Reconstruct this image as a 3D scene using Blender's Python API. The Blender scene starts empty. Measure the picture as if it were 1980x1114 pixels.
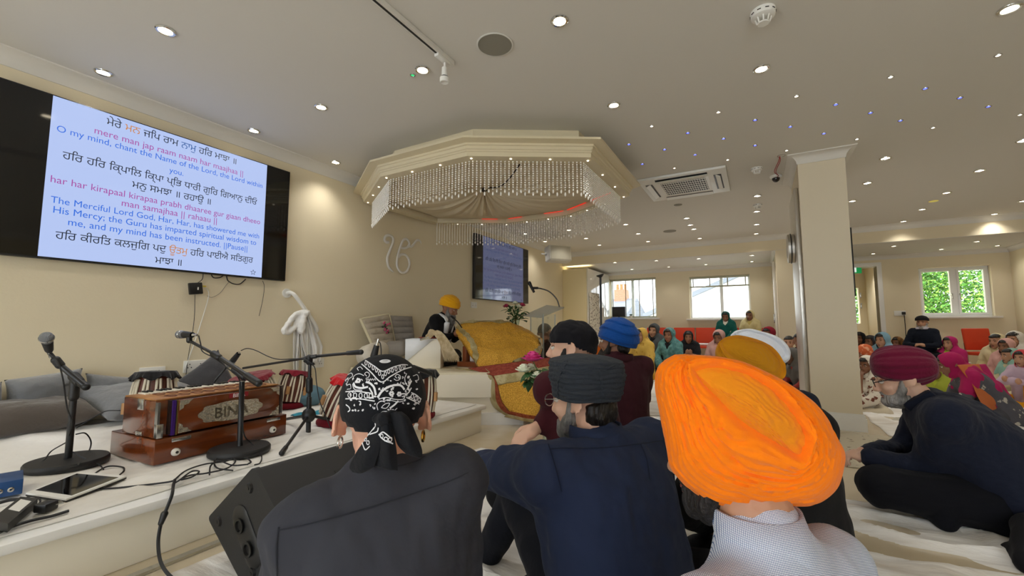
import bpy, bmesh, math, random
import numpy as np
from mathutils import Vector, Matrix, Euler, noise as mnoise, geometry
from mathutils.bvhtree import BVHTree

random.seed(7); np.random.seed(7)
SC = bpy.context.scene
COL = SC.collection
PI = math.pi
R = math.radians

# ------------------------------------------------------------------ camera, world, exposure
K = 0.87                                   # eye height of the seated photographer, also the unit the room was measured in
YAW, PITCH, FPX = R(29.79), R(5.026), 830.0
cd = bpy.data.cameras.new('camera'); CAM = bpy.data.objects.new('camera', cd); COL.objects.link(CAM)
CAM.location = (0, 0, K); CAM.rotation_euler = (PI/2 + PITCH, 0, YAW)
cd.sensor_width = 36; cd.lens = 36*FPX/1980; cd.clip_start = 0.02; cd.clip_end = 300
SC.camera = CAM
SC.view_settings.view_transform = 'Standard'; SC.view_settings.look = 'None'
SC.view_settings.gamma = 1; SC.view_settings.use_curve_mapping = False
SC.view_settings.exposure = -0.3
W = bpy.data.worlds.new('sky'); SC.world = W; W.use_nodes = True
wn = W.node_tree.nodes; wbg = wn['Background']
wbg.inputs[0].default_value = (0.86, 0.93, 1.0, 1); wbg.inputs[1].default_value = 6.0   # bright overcast daylight
LAMP_W = 16.5                              # one recessed downlight
WARM = (1.0, 0.965, 0.90)

# ------------------------------------------------------------------ measuring helpers
_r = Vector((math.cos(YAW), math.sin(YAW), 0)); _fh = Vector((-math.sin(YAW), math.cos(YAW), 0)); _u = Vector((0, 0, 1))
_F = _fh*math.cos(PITCH) + _u*math.sin(PITCH); _U = _u*math.cos(PITCH) - _fh*math.sin(PITCH)
EYE = Vector((0, 0, K))
def ray(x, y): return _r*(x-990) + _U*(557-y) + _F*FPX
def at(x, y, D):
    """point whose horizontal distance along the view heading is D"""
    d = ray(x, y); return EYE + d*(D/d.dot(_fh))
def on(x, y, ax, v):
    """point on the plane  axis = v"""
    d = ray(x, y); return EYE + d*((v-EYE[ax])/d[ax])
def V3(*a): return Vector(a)

# ------------------------------------------------------------------ materials
def lin(c):
    if isinstance(c, str):
        c = c.lstrip('#'); c = [int(c[i:i+2], 16)/255 for i in (0, 2, 4)]
    return tuple(x/12.92 if x <= .04045 else ((x+.055)/1.055)**2.4 for x in c)
MATS = {}
def mat(name, col, rough=.6, metal=0, base=None, bump=None, var=None, sheen=0, spec=.5, emit=0, trans=0, coat=0, stripe=None, alpha=1, sub=0, coord='Object'):
    """bump=(scale, strength, (sx,sy,sz))  var=(colour2, scale, lo, hi, (sx,sy,sz))"""
    if name in MATS: return MATS[name]
    m = bpy.data.materials.new(name); m.use_nodes = True; MATS[name] = m
    nt = m.node_tree; b = nt.nodes['Principled BSDF']; L = nt.links.new
    c = lin(col) + (1,)
    b.inputs['Base Color'].default_value = (lin(base)+(1,)) if base else c
    b.inputs['Roughness'].default_value = rough; b.inputs['Metallic'].default_value = metal
    b.inputs['Specular IOR Level'].default_value = spec
    if sheen: b.inputs['Sheen Weight'].default_value = sheen; b.inputs['Sheen Roughness'].default_value = .5
    if coat: b.inputs['Coat Weight'].default_value = coat; b.inputs['Coat Roughness'].default_value = .08
    if trans: b.inputs['Transmission Weight'].default_value = trans
    if sub: b.inputs['Subsurface Weight'].default_value = sub; b.inputs['Subsurface Radius'].default_value = (.01, .004, .002)
    if alpha < 1: b.inputs['Alpha'].default_value = alpha
    if emit: b.inputs['Emission Color'].default_value = c; b.inputs['Emission Strength'].default_value = emit
    tc = nt.nodes.new('ShaderNodeTexCoord')
    def mapped(s):
        mp = nt.nodes.new('ShaderNodeMapping'); mp.inputs['Scale'].default_value = s
        L(tc.outputs[coord], mp.inputs['Vector']); return mp.outputs[0]
    if var:
        c2, sc, lo, hi = var[:4]; s = var[4] if len(var) > 4 else (1, 1, 1); kind = var[5] if len(var) > 5 else 'noise'
        if kind == 'noise':
            n = nt.nodes.new('ShaderNodeTexNoise'); n.inputs['Scale'].default_value = sc; n.inputs['Detail'].default_value = 4; out = n.outputs['Fac']
        elif kind == 'wave':
            n = nt.nodes.new('ShaderNodeTexWave'); n.inputs['Scale'].default_value = sc; n.inputs['Distortion'].default_value = 4; n.inputs['Detail'].default_value = 3; out = n.outputs['Fac']
        else:
            n = nt.nodes.new('ShaderNodeTexVoronoi'); n.inputs['Scale'].default_value = sc; out = n.outputs['Distance']
        L(mapped(s), n.inputs['Vector'])
        r = nt.nodes.new('ShaderNodeValToRGB'); r.color_ramp.elements[0].position = lo; r.color_ramp.elements[1].position = hi
        r.color_ramp.elements[0].color = c; r.color_ramp.elements[1].color = lin(c2) + (1,)
        L(out, r.inputs[0]); L(r.outputs[0], b.inputs['Base Color'])
        if emit: L(r.outputs[0], b.inputs['Emission Color'])
    if bump:
        sc, st = bump[:2]; s = bump[2] if len(bump) > 2 else (1, 1, 1)
        n = nt.nodes.new('ShaderNodeTexNoise'); n.inputs['Scale'].default_value = sc; n.inputs['Detail'].default_value = 5
        L(mapped(s), n.inputs['Vector'])
        bp = nt.nodes.new('ShaderNodeBump'); bp.inputs['Strength'].default_value = st; bp.inputs['Distance'].default_value = .02
        L(n.outputs['Fac'], bp.inputs['Height']); L(bp.outputs[0], b.inputs['Normal'])
    return m
def cloth(name, col, bump=(14, .35), **k):
    k.setdefault('rough', .9); k.setdefault('sheen', .03); k.setdefault('spec', .2)
    return mat(name, col, bump=bump, **k)
def glass(name, tint=(1, 1, 1), gloss=.08, rough=.0):
    """thin clear sheet: light goes straight through, with a mirror glint"""
    if name in MATS: return MATS[name]
    m = bpy.data.materials.new(name); m.use_nodes = True; MATS[name] = m; nt = m.node_tree; nt.nodes.clear()
    o = nt.nodes.new('ShaderNodeOutputMaterial'); t = nt.nodes.new('ShaderNodeBsdfTransparent'); g = nt.nodes.new('ShaderNodeBsdfGlossy'); x = nt.nodes.new('ShaderNodeMixShader')
    t.inputs[0].default_value = tint + (1,); g.inputs['Roughness'].default_value = rough
    x.inputs[0].default_value = gloss
    nt.links.new(t.outputs[0], x.inputs[1]); nt.links.new(g.outputs[0], x.inputs[2]); nt.links.new(x.outputs[0], o.inputs[0])
    return m

# ------------------------------------------------------------------ mesh builder
def wmat(o):
    M = o.matrix_basis.copy()
    return wmat(o.parent) @ M if o.parent else M
class MB:
    def __init__(s): s.v = []; s.f = []
    def add(s, vs, fs):
        n = len(s.v); s.v += [Vector(p) for p in vs]; s.f += [tuple(i+n for i in f) for f in fs]; return s
    def bm(s, bm, M=None):
        bm.verts.index_update()
        vs = [(M @ v.co) if M else v.co.copy() for v in bm.verts]; fs = [[v.index for v in f.verts] for f in bm.faces]
        bm.free(); return s.add(vs, fs)
    def box(s, c, size, rot=None, bev=0, seg=2):
        b = bmesh.new(); bmesh.ops.create_cube(b, size=1); bmesh.ops.scale(b, vec=Vector(size), verts=b.verts)
        if bev: bmesh.ops.bevel(b, geom=b.edges[:], offset=bev, segments=seg, affect='EDGES', profile=.5)
        M = Matrix.Translation(Vector(c))
        if rot is not None: M = M @ (rot if isinstance(rot, Matrix) else Euler(rot).to_matrix()).to_4x4()
        return s.bm(b, M)
    def bx(s, x0, x1, y0, y1, z0, z1, bev=0):
        return s.box(((x0+x1)/2, (y0+y1)/2, (z0+z1)/2), (x1-x0, y1-y0, z1-z0), None, bev)
    def ell(s, c, r, rot=None, seg=16):
        b = bmesh.new(); bmesh.ops.create_uvsphere(b, u_segments=seg, v_segments=max(6, seg*2//3), radius=1)
        if isinstance(r, (int, float)): r = (r, r, r)
        M = Matrix.Translation(Vector(c))
        if rot is not None: M = M @ (rot if isinstance(rot, Matrix) else Euler(rot).to_matrix()).to_4x4()
        return s.bm(b, M @ Matrix.Diagonal((*r, 1)))
    def tube(s, pts, r, seg=8, cap=True, flat=1.0, up=None, closed=False):
        pts = [Vector(p) for p in pts]; n = len(pts)
        rr = r if isinstance(r, (list, tuple)) else [r]*n
        prev = None; rings = []
        for i, p in enumerate(pts):
            if closed: t = pts[(i+1) % n]-pts[i-1]
            else: t = pts[min(i+1, n-1)]-pts[max(i-1, 0)]
            t.normalize()
            if up is not None: a = Vector(up)
            elif prev is None: a = Vector((0, 0, 1)) if abs(t.z) < .9 else Vector((1, 0, 0))
            else: a = prev
            x = a - t*a.dot(t)
            if x.length < 1e-6: x = t.orthogonal()
            x.normalize(); prev = x; y = t.cross(x)
            rings.append([p + x*math.cos(2*PI*k/seg)*rr[i]*flat + y*math.sin(2*PI*k/seg)*rr[i] for k in range(seg)])
        return s.loft(rings, cap and not closed, closed)
    def loft(s, rings, cap=True, closed=False):
        m = len(rings[0]); vs = [p for rg in rings for p in rg]; fs = []
        n = len(rings)
        for i in range(n if closed else n-1):
            j = (i+1) % n
            for k in range(m):
                k2 = (k+1) % m; fs.append((i*m+k, i*m+k2, j*m+k2, j*m+k))
        if cap: fs += [tuple(range(m))[::-1], tuple((n-1)*m+k for k in range(m))]
        return s.add(vs, fs)
    def cyl(s, p0, p1, r0, r1=None, seg=16):
        return s.tube([p0, p1], [r0, r0 if r1 is None else r1], seg)
    def cap(s, p0, p1, r0, r1=None, seg=12):
        """rounded, tapering limb segment"""
        r1 = r0 if r1 is None else r1; p0 = Vector(p0); p1 = Vector(p1)
        s.ell(p0, r0, seg=seg); s.ell(p1, r1, seg=seg)
        if (p1-p0).length > 1e-4: s.tube([p0, p1], [r0*.98, r1*.98], seg)
        return s
    def chain(s, pts, rs, seg=12):
        for i in range(len(pts)-1): s.cap(pts[i], pts[i+1], rs[i], rs[i+1], seg)
        return s
    def lathe(s, prof, c=(0, 0, 0), seg=24, axis=None, cap=True):
        c = Vector(c); Q = Vector((0, 0, 1)).rotation_difference(Vector(axis)).to_matrix() if axis is not None else Matrix.Identity(3)
        rings = [[c + Q @ Vector((r*math.cos(2*PI*k/seg), r*math.sin(2*PI*k/seg), z)) for k in range(seg)] for r, z in prof]
        return s.loft(rings, cap)
    def prism(s, poly, n, d):
        """extrude a polygon of 3D points by vector n*d"""
        n = Vector(n)*d; k = len(poly); a = [Vector(p) for p in poly]
        return s.add(a+[p+n for p in a], [tuple(range(k))[::-1], tuple(range(k, 2*k))]+[(i, (i+1) % k, k+(i+1) % k, k+i) for i in range(k)])
    def grid(s, fn, nu, nv):
        vs = [fn(i/nu, j/nv) for i in range(nu+1) for j in range(nv+1)]
        fs = [(i*(nv+1)+j, (i+1)*(nv+1)+j, (i+1)*(nv+1)+j+1, i*(nv+1)+j+1) for i in range(nu) for j in range(nv)]
        return s.add(vs, fs)
    def tx(s, M): s.v = [M @ p for p in s.v]; return s
    def remesh(s, vox, smooth=4, fac=.5):
        me = bpy.data.meshes.new('t'); me.from_pydata(s.v, [], s.f); o = bpy.data.objects.new('t', me); COL.objects.link(o)
        m = o.modifiers.new('r', 'REMESH'); m.mode = 'VOXEL'; m.voxel_size = vox
        if smooth: q = o.modifiers.new('s', 'SMOOTH'); q.iterations = smooth; q.factor = fac
        ev = o.evaluated_get(bpy.context.evaluated_depsgraph_get()); e = ev.to_mesh()
        s.v = [v.co.copy() for v in e.vertices]; s.f = [tuple(p.vertices) for p in e.polygons]
        ev.to_mesh_clear(); bpy.data.objects.remove(o); bpy.data.meshes.remove(me); return s
    def normals(s):
        P = np.array([tuple(p) for p in s.v]); N = np.zeros_like(P)
        for f in s.f:
            a, b, c = P[f[0]], P[f[1]], P[f[2]]; n = np.cross(b-a, c-a)
            for i in f: N[i] += n
        N /= np.linalg.norm(N, axis=1)[:, None]+1e-12; return N
    def wrinkle(s, amp, scale, st=(1, 1, 1), seed=0):
        N = s.normals()
        for i, p in enumerate(s.v):
            q = Vector((p.x*st[0]*scale+seed, p.y*st[1]*scale, p.z*st[2]*scale))
            s.v[i] = p + Vector(N[i])*amp*(mnoise.noise(q) + .5*mnoise.noise(q*2.1))
        return s
    def cull(s, fn):
        """drop the vertices for which fn is true"""
        keep = [not fn(p) for p in s.v]; idx = {}; nv = []
        for i, k in enumerate(keep):
            if k: idx[i] = len(nv); nv.append(s.v[i])
        s.f = [tuple(idx[i] for i in f) for f in s.f if all(keep[i] for i in f)]; s.v = nv; return s
    def build(s, name, m, parent=None, smooth=True, angle=40, local=False, solid=0, subd=0, origin=None):
        M = Matrix.Identity(4); loc = None
        if parent is not None:
            if not local: M = wmat(parent).inverted()
        elif not local:
            if origin is None:
                xs = [p.x for p in s.v]; ys = [p.y for p in s.v]; zs = [p.z for p in s.v]
                origin = ((min(xs)+max(xs))/2, (min(ys)+max(ys))/2, min(zs))
            loc = Vector(origin); M = Matrix.Translation(-loc)
        me = bpy.data.meshes.new(name); me.from_pydata([M @ p for p in s.v], [], s.f)
        bm = bmesh.new(); bm.from_mesh(me)
        if len(bm.faces) and solid == 0 and not any(e.is_boundary for e in bm.edges): bmesh.ops.recalc_face_normals(bm, faces=bm.faces)
        bm.to_mesh(me); bm.free()
        me.materials.append(m)
        if smooth:
            me.polygons.foreach_set('use_smooth', [True]*len(me.polygons)); me.set_sharp_from_angle(angle=R(angle))
        o = bpy.data.objects.new(name, me); COL.objects.link(o)
        if parent is not None: o.parent = parent
        elif loc is not None: o.location = loc
        if solid: q = o.modifiers.new('thickness', 'SOLIDIFY'); q.thickness = solid; q.offset = 0
        if subd: q = o.modifiers.new('smooth', 'SUBSURF'); q.levels = subd; q.render_levels = subd
        return o
def tag(o, label=None, cat=None, group=None, kind=None):
    if label: o['label'] = label
    if cat: o['category'] = cat
    if group: o['group'] = group
    if kind: o['kind'] = kind
    return o
def struct(o, label=None): o['kind'] = 'structure'; 
def thing(name, label, cat, loc=(0, 0, 0), rotz=0, group=None):
    o = bpy.data.objects.new(name, None); COL.objects.link(o); o.location = loc; o.rotation_euler = (0, 0, rotz); o.empty_display_size = .1
    return tag(o, label, cat, group)
def dup(root, loc, rotz=None, label=None, group=None):
    r = root.copy(); COL.objects.link(r); r.location = loc
    if rotz is not None: r.rotation_euler = (0, 0, rotz)
    if label: r['label'] = label
    if group: r['group'] = group
    for ch in list(root.children):
        c = ch.copy(); COL.objects.link(c); c.parent = r
        for g in list(ch.children):
            d = g.copy(); COL.objects.link(d); d.parent = c
    return r
def spline(pts, n=10):
    """Catmull-Rom through the points"""
    P = [Vector(p) for p in pts]; P = [P[0]*2-P[1]]+P+[P[-1]*2-P[-2]]; out = []
    for i in range(1, len(P)-2):
        for k in range(n):
            t = k/n; a, b, c, d = P[i-1], P[i], P[i+1], P[i+2]
            out.append(.5*((2*b)+(c-a)*t+(2*a-5*b+4*c-d)*t*t+(3*b-a-3*c+d)*t**3))
    out.append(P[-2].copy()); return out
def frame(o, y, z=(0, 0, 1)):
    """matrix at o whose +Y points along y and +Z near z"""
    y = Vector(y).normalized(); x = y.cross(Vector(z)).normalized(); z = x.cross(y)
    return Matrix.Translation(Vector(o)) @ Matrix((x, y, z)).transposed().to_4x4()
def text_mesh(s, size, align='CENTER', depth=0):
    """2D triangulated lettering from the built-in font; overlapping contours are merged"""
    cu = bpy.data.curves.new('t', 'FONT'); cu.body = s; cu.size = size; cu.align_x = align; cu.resolution_u = 4; cu.offset = 0
    o = bpy.data.objects.new('t', cu); COL.objects.link(o)
    dg = bpy.context.evaluated_depsgraph_get()
    if s.isascii():
        e = o.evaluated_get(dg).to_mesh(); mb = MB()
        if e: mb.add([v.co.copy() for v in e.vertices], [tuple(f.vertices) for f in e.polygons])
        o.evaluated_get(dg).to_mesh_clear(); bpy.data.objects.remove(o); bpy.data.curves.remove(cu); return mb
    cv = o.evaluated_get(dg).to_curve(dg, apply_modifiers=False)
    polys = []
    for sp in cv.splines:
        if sp.type == 'BEZIER':
            pts = []; b = sp.bezier_points; n = len(b)
            for i in range(n):
                p, q = b[i], b[(i+1) % n]; pts += geometry.interpolate_bezier(p.co, p.handle_right, q.handle_left, q.co, 5)[:-1]
        else: pts = [p.co.to_3d() for p in sp.points]
        P = []
        for p in pts:
            if not P or (p.to_2d()-P[-1]).length > 1e-5: P.append(p.to_2d())
        if len(P) > 2: polys.append(P)
    o.evaluated_get(dg).to_curve_clear(); bpy.data.objects.remove(o); bpy.data.curves.remove(cu)
    mb = MB()
    if not polys: return mb
    vs, fs, es = [], [], []
    for P in polys:
        n = len(vs); vs += P; es += [(n+i, n+(i+1) % len(P)) for i in range(len(P))]
    r = geometry.delaunay_2d_cdt(vs, es, [], 0, 1e-6)
    A = np.array([tuple(P[i-1]) for P in polys for i in range(len(P))]); B = np.array([tuple(P[i]) for P in polys for i in range(len(P))])
    def wind(c):
        m = (A[:, 1] <= c.y) != (B[:, 1] <= c.y); a, b = A[m], B[m]
        x = a[:, 0]+(c.y-a[:, 1])/(b[:, 1]-a[:, 1])*(b[:, 0]-a[:, 0])
        return int(np.where(b[:, 1] > a[:, 1], 1, -1)[x > c.x].sum())
    tri = [f for f in r[2] if wind((r[0][f[0]]+r[0][f[1]]+r[0][f[2]])/3) != 0]
    return mb.add([(p.x, p.y, 0) for p in r[0]], tri)
# ------------------------------------------------------------------ base materials
M_WALL = mat('wall_cream', '#E8DBBD', .75, bump=(60, .04), spec=.3)
M_CEIL = mat('ceiling_white', '#DDD9D0', .85, spec=.2)
M_COVE = mat('coving_white', '#E2DED5', .7, spec=.3)
M_TRIM = mat('gloss_white_paint', '#ECEAE4', .35)
M_CREAM = mat('cream_gloss', '#EFE7D3', .35)
M_FLOOR = mat('floor_tile', '#C9B99C', .12, var=('#D6C8AE', 3, .35, .65), spec=.5)
M_BLACK = mat('black_plastic', '#141414', .45)
M_BLACKMATT = mat('black_textured', '#1B1B1C', .55, bump=(260, .05))
M_DARKMETAL = mat('black_powder_metal', '#161617', .38, spec=.6)
M_STEEL = mat('steel', '#C9C9C6', .25, 1)
M_CHROME = mat('chrome', '#DEDEDC', .12, 1)
M_BRUSHED = mat('brushed_steel', '#CFCBC2', .32, 1, bump=(30, .25, (1, 40, .4)))
M_WPLASTIC = mat('white_plastic', '#E9E7E0', .4)
M_GREYGRILLE = mat('speaker_grille', '#8E8A7E', .8)
M_LAMP = mat('lamp_lens', '#FFF0D0', .5, emit=14)
M_RUBBER = mat('cable_rubber', '#161618', .55)

def structure(o, name=None): o['kind'] = 'structure'; return o
ZC, ZA = 2.41, 2.15                       # main ceiling, lower ceiling of the window bays
XL, XR, YN, YB, YBEAM = -3.61, 3.62, -3.4, 10.1, 8.48

# ------------------------------------------------------------------ shell
structure(MB().bx(XL-.2, XR+.2, YN-.2, YB+.25, -.1, 0).build('floor', M_FLOOR))
structure(MB().bx(XL-.2, XR+.2, YN-.2, YB+.25, ZC, ZC+.1).build('ceiling', M_CEIL))
structure(MB().bx(XL-.2, XL, YN-.2, YB+.25, 0, ZC).build('wall_left', M_WALL))
structure(MB().bx(XR, XR+.2, YN-.2, YB+.25, 0, ZC).build('wall_right', M_WALL))
wf = MB(); xs = XL
for x0, x1 in ((-3.3, -.5), (.3, 3.2)):
    wf.bx(xs, x0, YN-.2, YN, 0, ZC).bx(x0, x1, YN-.2, YN, 0, .12).bx(x0, x1, YN-.2, YN, 2.2, ZC); xs = x1
structure(wf.bx(xs, XR, YN-.2, YN, 0, ZC).build('wall_front', M_WALL))
# back wall with its openings: (x0, x1, z0, z1)
OPEN = [(-3.08, -2.0, 1.05, 1.975), (-1.29, -.12, 1.02, 1.935), (1.28, 1.92, 0, 1.965), (2.49, 3.39, 1.03, 1.88)]
wb = MB(); xs = XL
for x0, x1, z0, z1 in OPEN:
    wb.bx(xs, x0, YB, YB+.22, 0, ZC)
    if z0 > 0: wb.bx(x0, x1, YB, YB+.22, 0, z0)
    wb.bx(x0, x1, YB, YB+.22, z1, ZC); xs = x1
wb.bx(xs, XR, YB, YB+.22, 0, ZC)
structure(wb.build('wall_back', M_WALL))
structure(MB().bx(XL, XR, YBEAM, YB, ZA, ZC).build('trim_1', M_WALL))
structure(MB().bx(XL, XR, YBEAM+.004, YB, ZA-.006, ZA-.0005).build('trim_2', M_CEIL))       # plaster under the dropped bay ceiling
structure(MB().bx(.30, .66, YBEAM, YB, 0, ZA-.006).build('wall_bay_divider', M_WALL))
def coving(name, pts, inward, z, s=.085, closed=False):
    """concave plaster coving swept along a polyline; inward = +1 if the room lies to the left of the run"""
    prof = [(0, 0), (0, -s*1.0)] + [(s*(1-math.cos(t*PI/2))*.9+.006, -s*(1-math.sin(t*PI/2))*.9-.008) for t in (0, .25, .5, .75, 1)] + [(s, 0)]
    P = [Vector(p) for p in pts]; n = len(P); rings = []
    for i, p in enumerate(P):
        a = (P[i]-P[i-1]) if (i > 0 or closed) else (P[1]-P[0]); b = (P[(i+1) % n]-P[i]) if (i < n-1 or closed) else a
        na = Vector((-a.y, a.x)).normalized()*inward; nb = Vector((-b.y, b.x)).normalized()*inward
        q = (na+nb); q = q/q.length; q = q/max(.3, q.dot(na))
        rings.append([Vector((p.x+q.x*u, p.y+q.y*u, z+w)) for u, w in prof])
    return structure(MB().loft(rings, not closed, closed).build(name, M_COVE, angle=25))
coving('trim_3', [(XL, YN), (XL, YBEAM)], -1, ZC)
coving('trim_4', [(XL, YBEAM), (XR, YBEAM)], -1, ZC)
coving('trim_5', [(XR, YBEAM), (XR, YN)], -1, ZC)
coving('trim_6', [(XL, YB), (.30, YB)], -1, ZA-.006, .07)
coving('trim_7', [(.66, YB), (XR, YB), (XR, YBEAM)], -1, ZA-.006, .07)
coving('trim_8', [(.30, YB), (.30, YBEAM)], -1, ZA-.006, .05)
for nm, x, y0, y1 in (('baseboard_left', XL, YN, YB), ('baseboard_right', XR-.018, YN, YB)):
    structure(MB().bx(x, x+.018, y0, y1, 0, .14, .004).build(nm, M_TRIM))
bb = MB().bx(XL+.02, 1.2, YB-.018, YB, 0, .14, .004).bx(1.99, XR-.02, YB-.018, YB, 0, .14, .004)
structure(bb.build('baseboard_back', M_TRIM))

# ------------------------------------------------------------------ pillar
PX0, PX1, PY0, PY1 = .37, .715, 4.58, 5.40
structure(MB().bx(PX0, PX1, PY0, PY1, 0, ZC).build('pillar', mat('pillar_paint', '#E2D5BA', .55)))
coving('trim_9', [(PX0, PY0), (PX1, PY0), (PX1, PY1), (PX0, PY1)], -1, ZC, .08, True)
sk = MB()
for d, z0, z1 in ((.022, 0, .105), (.016, .105, .125), (.010, .125, .14)):
    sk.bx(PX0-d, PX1+d, PY0-d, PY1+d, z0, z1)
structure(sk.build('baseboard_pillar', M_TRIM))
structure(MB().bx(PX0-.035, PX0-.001, PY0+.08, PY1-.06, .14, 2.14, .008).build('trim_10', M_BRUSHED))
t = thing('wall_clock', 'round brushed steel drum fixture on the left face of the pillar', 'fixture', (PX0-.035, 4.95, 1.62))
MB().lathe([(.13, 0), (.14, .004), (.14, .055), (.13, .06), (.115, .06), (.11, .052), (0, .052)], (0, 0, 0), 32, (-1, 0, 0)).build('drum', M_BRUSHED, t, local=True)
MB().lathe([(.143, .025), (.147, .027), (.147, .033), (.143, .035)], (0, 0, 0), 32, (-1, 0, 0), False).build('band', M_DARKMETAL, t, local=True)
t = thing('flat_screen', 'thin black flat screen edge showing at the right side of the pillar', 'screen', (PX1+.02, 5.05, 1.1))
MB().box((.012, 0, .34), (.028, .5, .62), bev=.004).build('case', M_BLACK, t, local=True)
MB().box((-.01, 0, .34), (.02, .2, .2)).build('bracket', M_DARKMETAL, t, local=True)

# ------------------------------------------------------------------ windows and what is seen through them
M_UPVC = mat('white_upvc', '#F1F1EE', .3)
M_PANE = glass('window_pane', (1, 1, 1), .04)
M_BLIND = mat('blind_slat', '#B9B9A4', .6)
M_SLAT = mat('blind_slat_thin', '#E4E6DE', .5)
def window(n, x0, x1, z0, z1, mull, sill_d=.10, sashes=False):
    w = structure(thing('window_%d' % n, None, None, ((x0+x1)/2, YB+.12, z0)))
    f = MB(); y0, y1 = YB+.10, YB+.17; t = .034
    f.bx(x0, x0+t, y0, y1, z0+t, z1-t).bx(x1-t, x1, y0, y1, z0+t, z1-t).bx(x0, x1, y0, y1, z0, z0+t).bx(x0, x1, y0, y1, z1-t, z1)
    for m in mull: f.bx(m-.03, m+.03, y0, y1, z0+t, z1-t)
    structure(f.build('window_frame', M_UPVC, w))
    ed = [x0+t]+[v for m in mull for v in (m-.03, m+.03)]+[x1-t]
    for i in range(0, len(ed), 2):
        a, b = ed[i], ed[i+1]
        if sashes:
            s = MB(); q = .03
            s.bx(a+.001, a+q, y0-.012, y1-.02, z0+t+q, z1-t-q).bx(b-q, b-.001, y0-.012, y1-.02, z0+t+q, z1-t-q).bx(a+.001, b-.001, y0-.012, y1-.02, z0+t+.001, z0+t+q).bx(a+.001, b-.001, y0-.012, y1-.02, z1-t-q, z1-t-.001)
            so = structure(s.build('sash', M_UPVC, w))
            hx = b-.02 if i == 0 else a+.02
            structure(MB().box((hx, y0-.025, z0+.38), (.02, .02, .03), bev=.003).box((hx, y0-.038, z0+.34), (.016, .014, .09), bev=.004).build('window_handle', M_STEEL, so))
        structure(MB().bx(a, b, YB+.135, YB+.139, z0+t, z1-t).build('pane', M_PANE, w))
    structure(MB().bx(x0-.07, x1+.07, YB-.07, YB+.1, z0-.035, z0, .006).build('window_sill', M_TRIM, w))
    return w
w1 = window(1, *OPEN[0], mull=[-2.55]); w2 = window(2, *OPEN[1], mull=[-.66]); w3 = window(3, *OPEN[3], mull=[2.965], sashes=True)
for n, x0, x1 in ((5, -3.3, -.5), (6, .3, 3.2)):           # unseen tall glazing added behind the photographer to bring in daylight
    w = structure(thing('window_%d' % n, None, None, ((x0+x1)/2, YN-.1, .12))); t = .05; a, b = YN-.14, YN-.08
    f = MB().bx(x0, x0+t, a, b, .17, 2.15).bx(x1-t, x1, a, b, .17, 2.15).bx(x0, x1, a, b, .12, .17).bx(x0, x1, a, b, 2.15, 2.2).bx((x0+x1)/2-.03, (x0+x1)/2+.03, a, b, .17, 2.15)
    structure(f.build('window_frame', M_UPVC, w)); structure(MB().bx(x0, x1, YN-.112, YN-.108, .12, 2.2).build('pane', M_PANE, w))
# venetian blinds: the first is let down over the whole window, the second drawn up
def blind(x0, x1, z0, z1, zbot, label):
    t = thing('venetian_blind', label, 'blind', ((x0+x1)/2, YB+.05, zbot))
    MB().bx(x0, x1, YB+.03, YB+.08, z1-.035, z1+.005, .004).build('head_rail', M_BLIND, t)
    s = MB(); z = z1-.06
    while z > zbot+.03:
        s.box(((x0+x1)/2, YB+.055, z), (x1-x0-.01, .032, .0022), (R(4), 0, 0)); z -= .034
    s.build('slats', M_SLAT, t)
    MB().bx(x0, x1, YB+.03, YB+.08, zbot, zbot+.03, .004).build('bottom_rail', M_BLIND, t)
    for k in (.06, .35, .65, .94):
        x = x0+(x1-x0)*k
        MB().bx(x-.011, x+.011, YB+.028, YB+.031, zbot, z1).build('tape', M_BLIND, t)
    return t
blind(-3.07, -2.01, 1.05, 1.965, 1.06, 'pale venetian blind let down over the far left window')
blind(-1.28, -.13, 1.02, 1.925, 1.70, 'half raised venetian blind in the window behind the two seated women')
# outside
M_RENDER = mat('white_render', '#F4F4F2', .8); M_SLATE = mat('slate_roof', '#7F858C', .7, bump=(40, .3)); M_BRICK = mat('red_brick', '#A86B50', .8, var=('#C98F6C', 20, .3, .7)); M_CLAY = mat('terracotta', '#C9824A', .7)
g = thing('white_house', 'white rendered gable house outside the window with the raised blind', 'building', (-.9, 16, -3))
MB().prism([(-3.2, 15, -3), (2.2, 15, -3), (2.2, 15, 1.9), (.3, 15, 2.7), (-2.4, 15, 1.55), (-3.2, 15, 1.2)], (0, 1, 0), 5).build('wall', M_RENDER, g)
MB().prism([(-3.4, 14.8, 1.12), (-.3, 14.8, 2.45), (-.3, 14.8, 2.6), (-3.4, 14.8, 1.27)], (0, 1, 0), 5.4).build('roof_slope', M_SLATE, g)
MB().cyl((-.98, 14.93, -3), (-.98, 14.93, 2.1), .04, seg=10).build('drainpipe', M_RENDER, g)
for nm, x0, x1, y, zr, lab in (('terraced_house', -9.5, -5.6, 20, 2.3, 'slate roofed terraced house outside the blind covered window'), ('brick_house', -4.9, -3.3, 23, 2.0, 'brick house with orange chimney pots outside the blind covered window')):
    g = thing(nm, lab, 'building', ((x0+x1)/2, y, -3))
    MB().bx(x0, x1, y, y+5, -3, zr-1.1).build('wall', M_BRICK if nm == 'brick_house' else M_RENDER, g)
    MB().prism([(x0-.2, y-.2, zr-1.1), (x0-.2, y+2.5, zr), (x0-.2, y+5.2, zr-1.1)], (1, 0, 0), x1-x0+.4).build('roof', M_SLATE, g)
    c = MB().bx(x1-.9, x1-.3, y+2.1, y+2.8, zr-.3, zr+.45).build('chimney', M_BRICK, g)
    for k in range(3): MB().lathe([(.08, 0), (.07, .25), (.085, .27), (.085, .3)], (x1-.8+.2*k, y+2.45, zr+.45), 10).build('chimney_pot', M_CLAY, c)
structure(MB().bx(-30, 30, 11.5, 60, -3.2, -3).build('ground_outside', mat('grass_ground', '#6F7F55', .9)))
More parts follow.
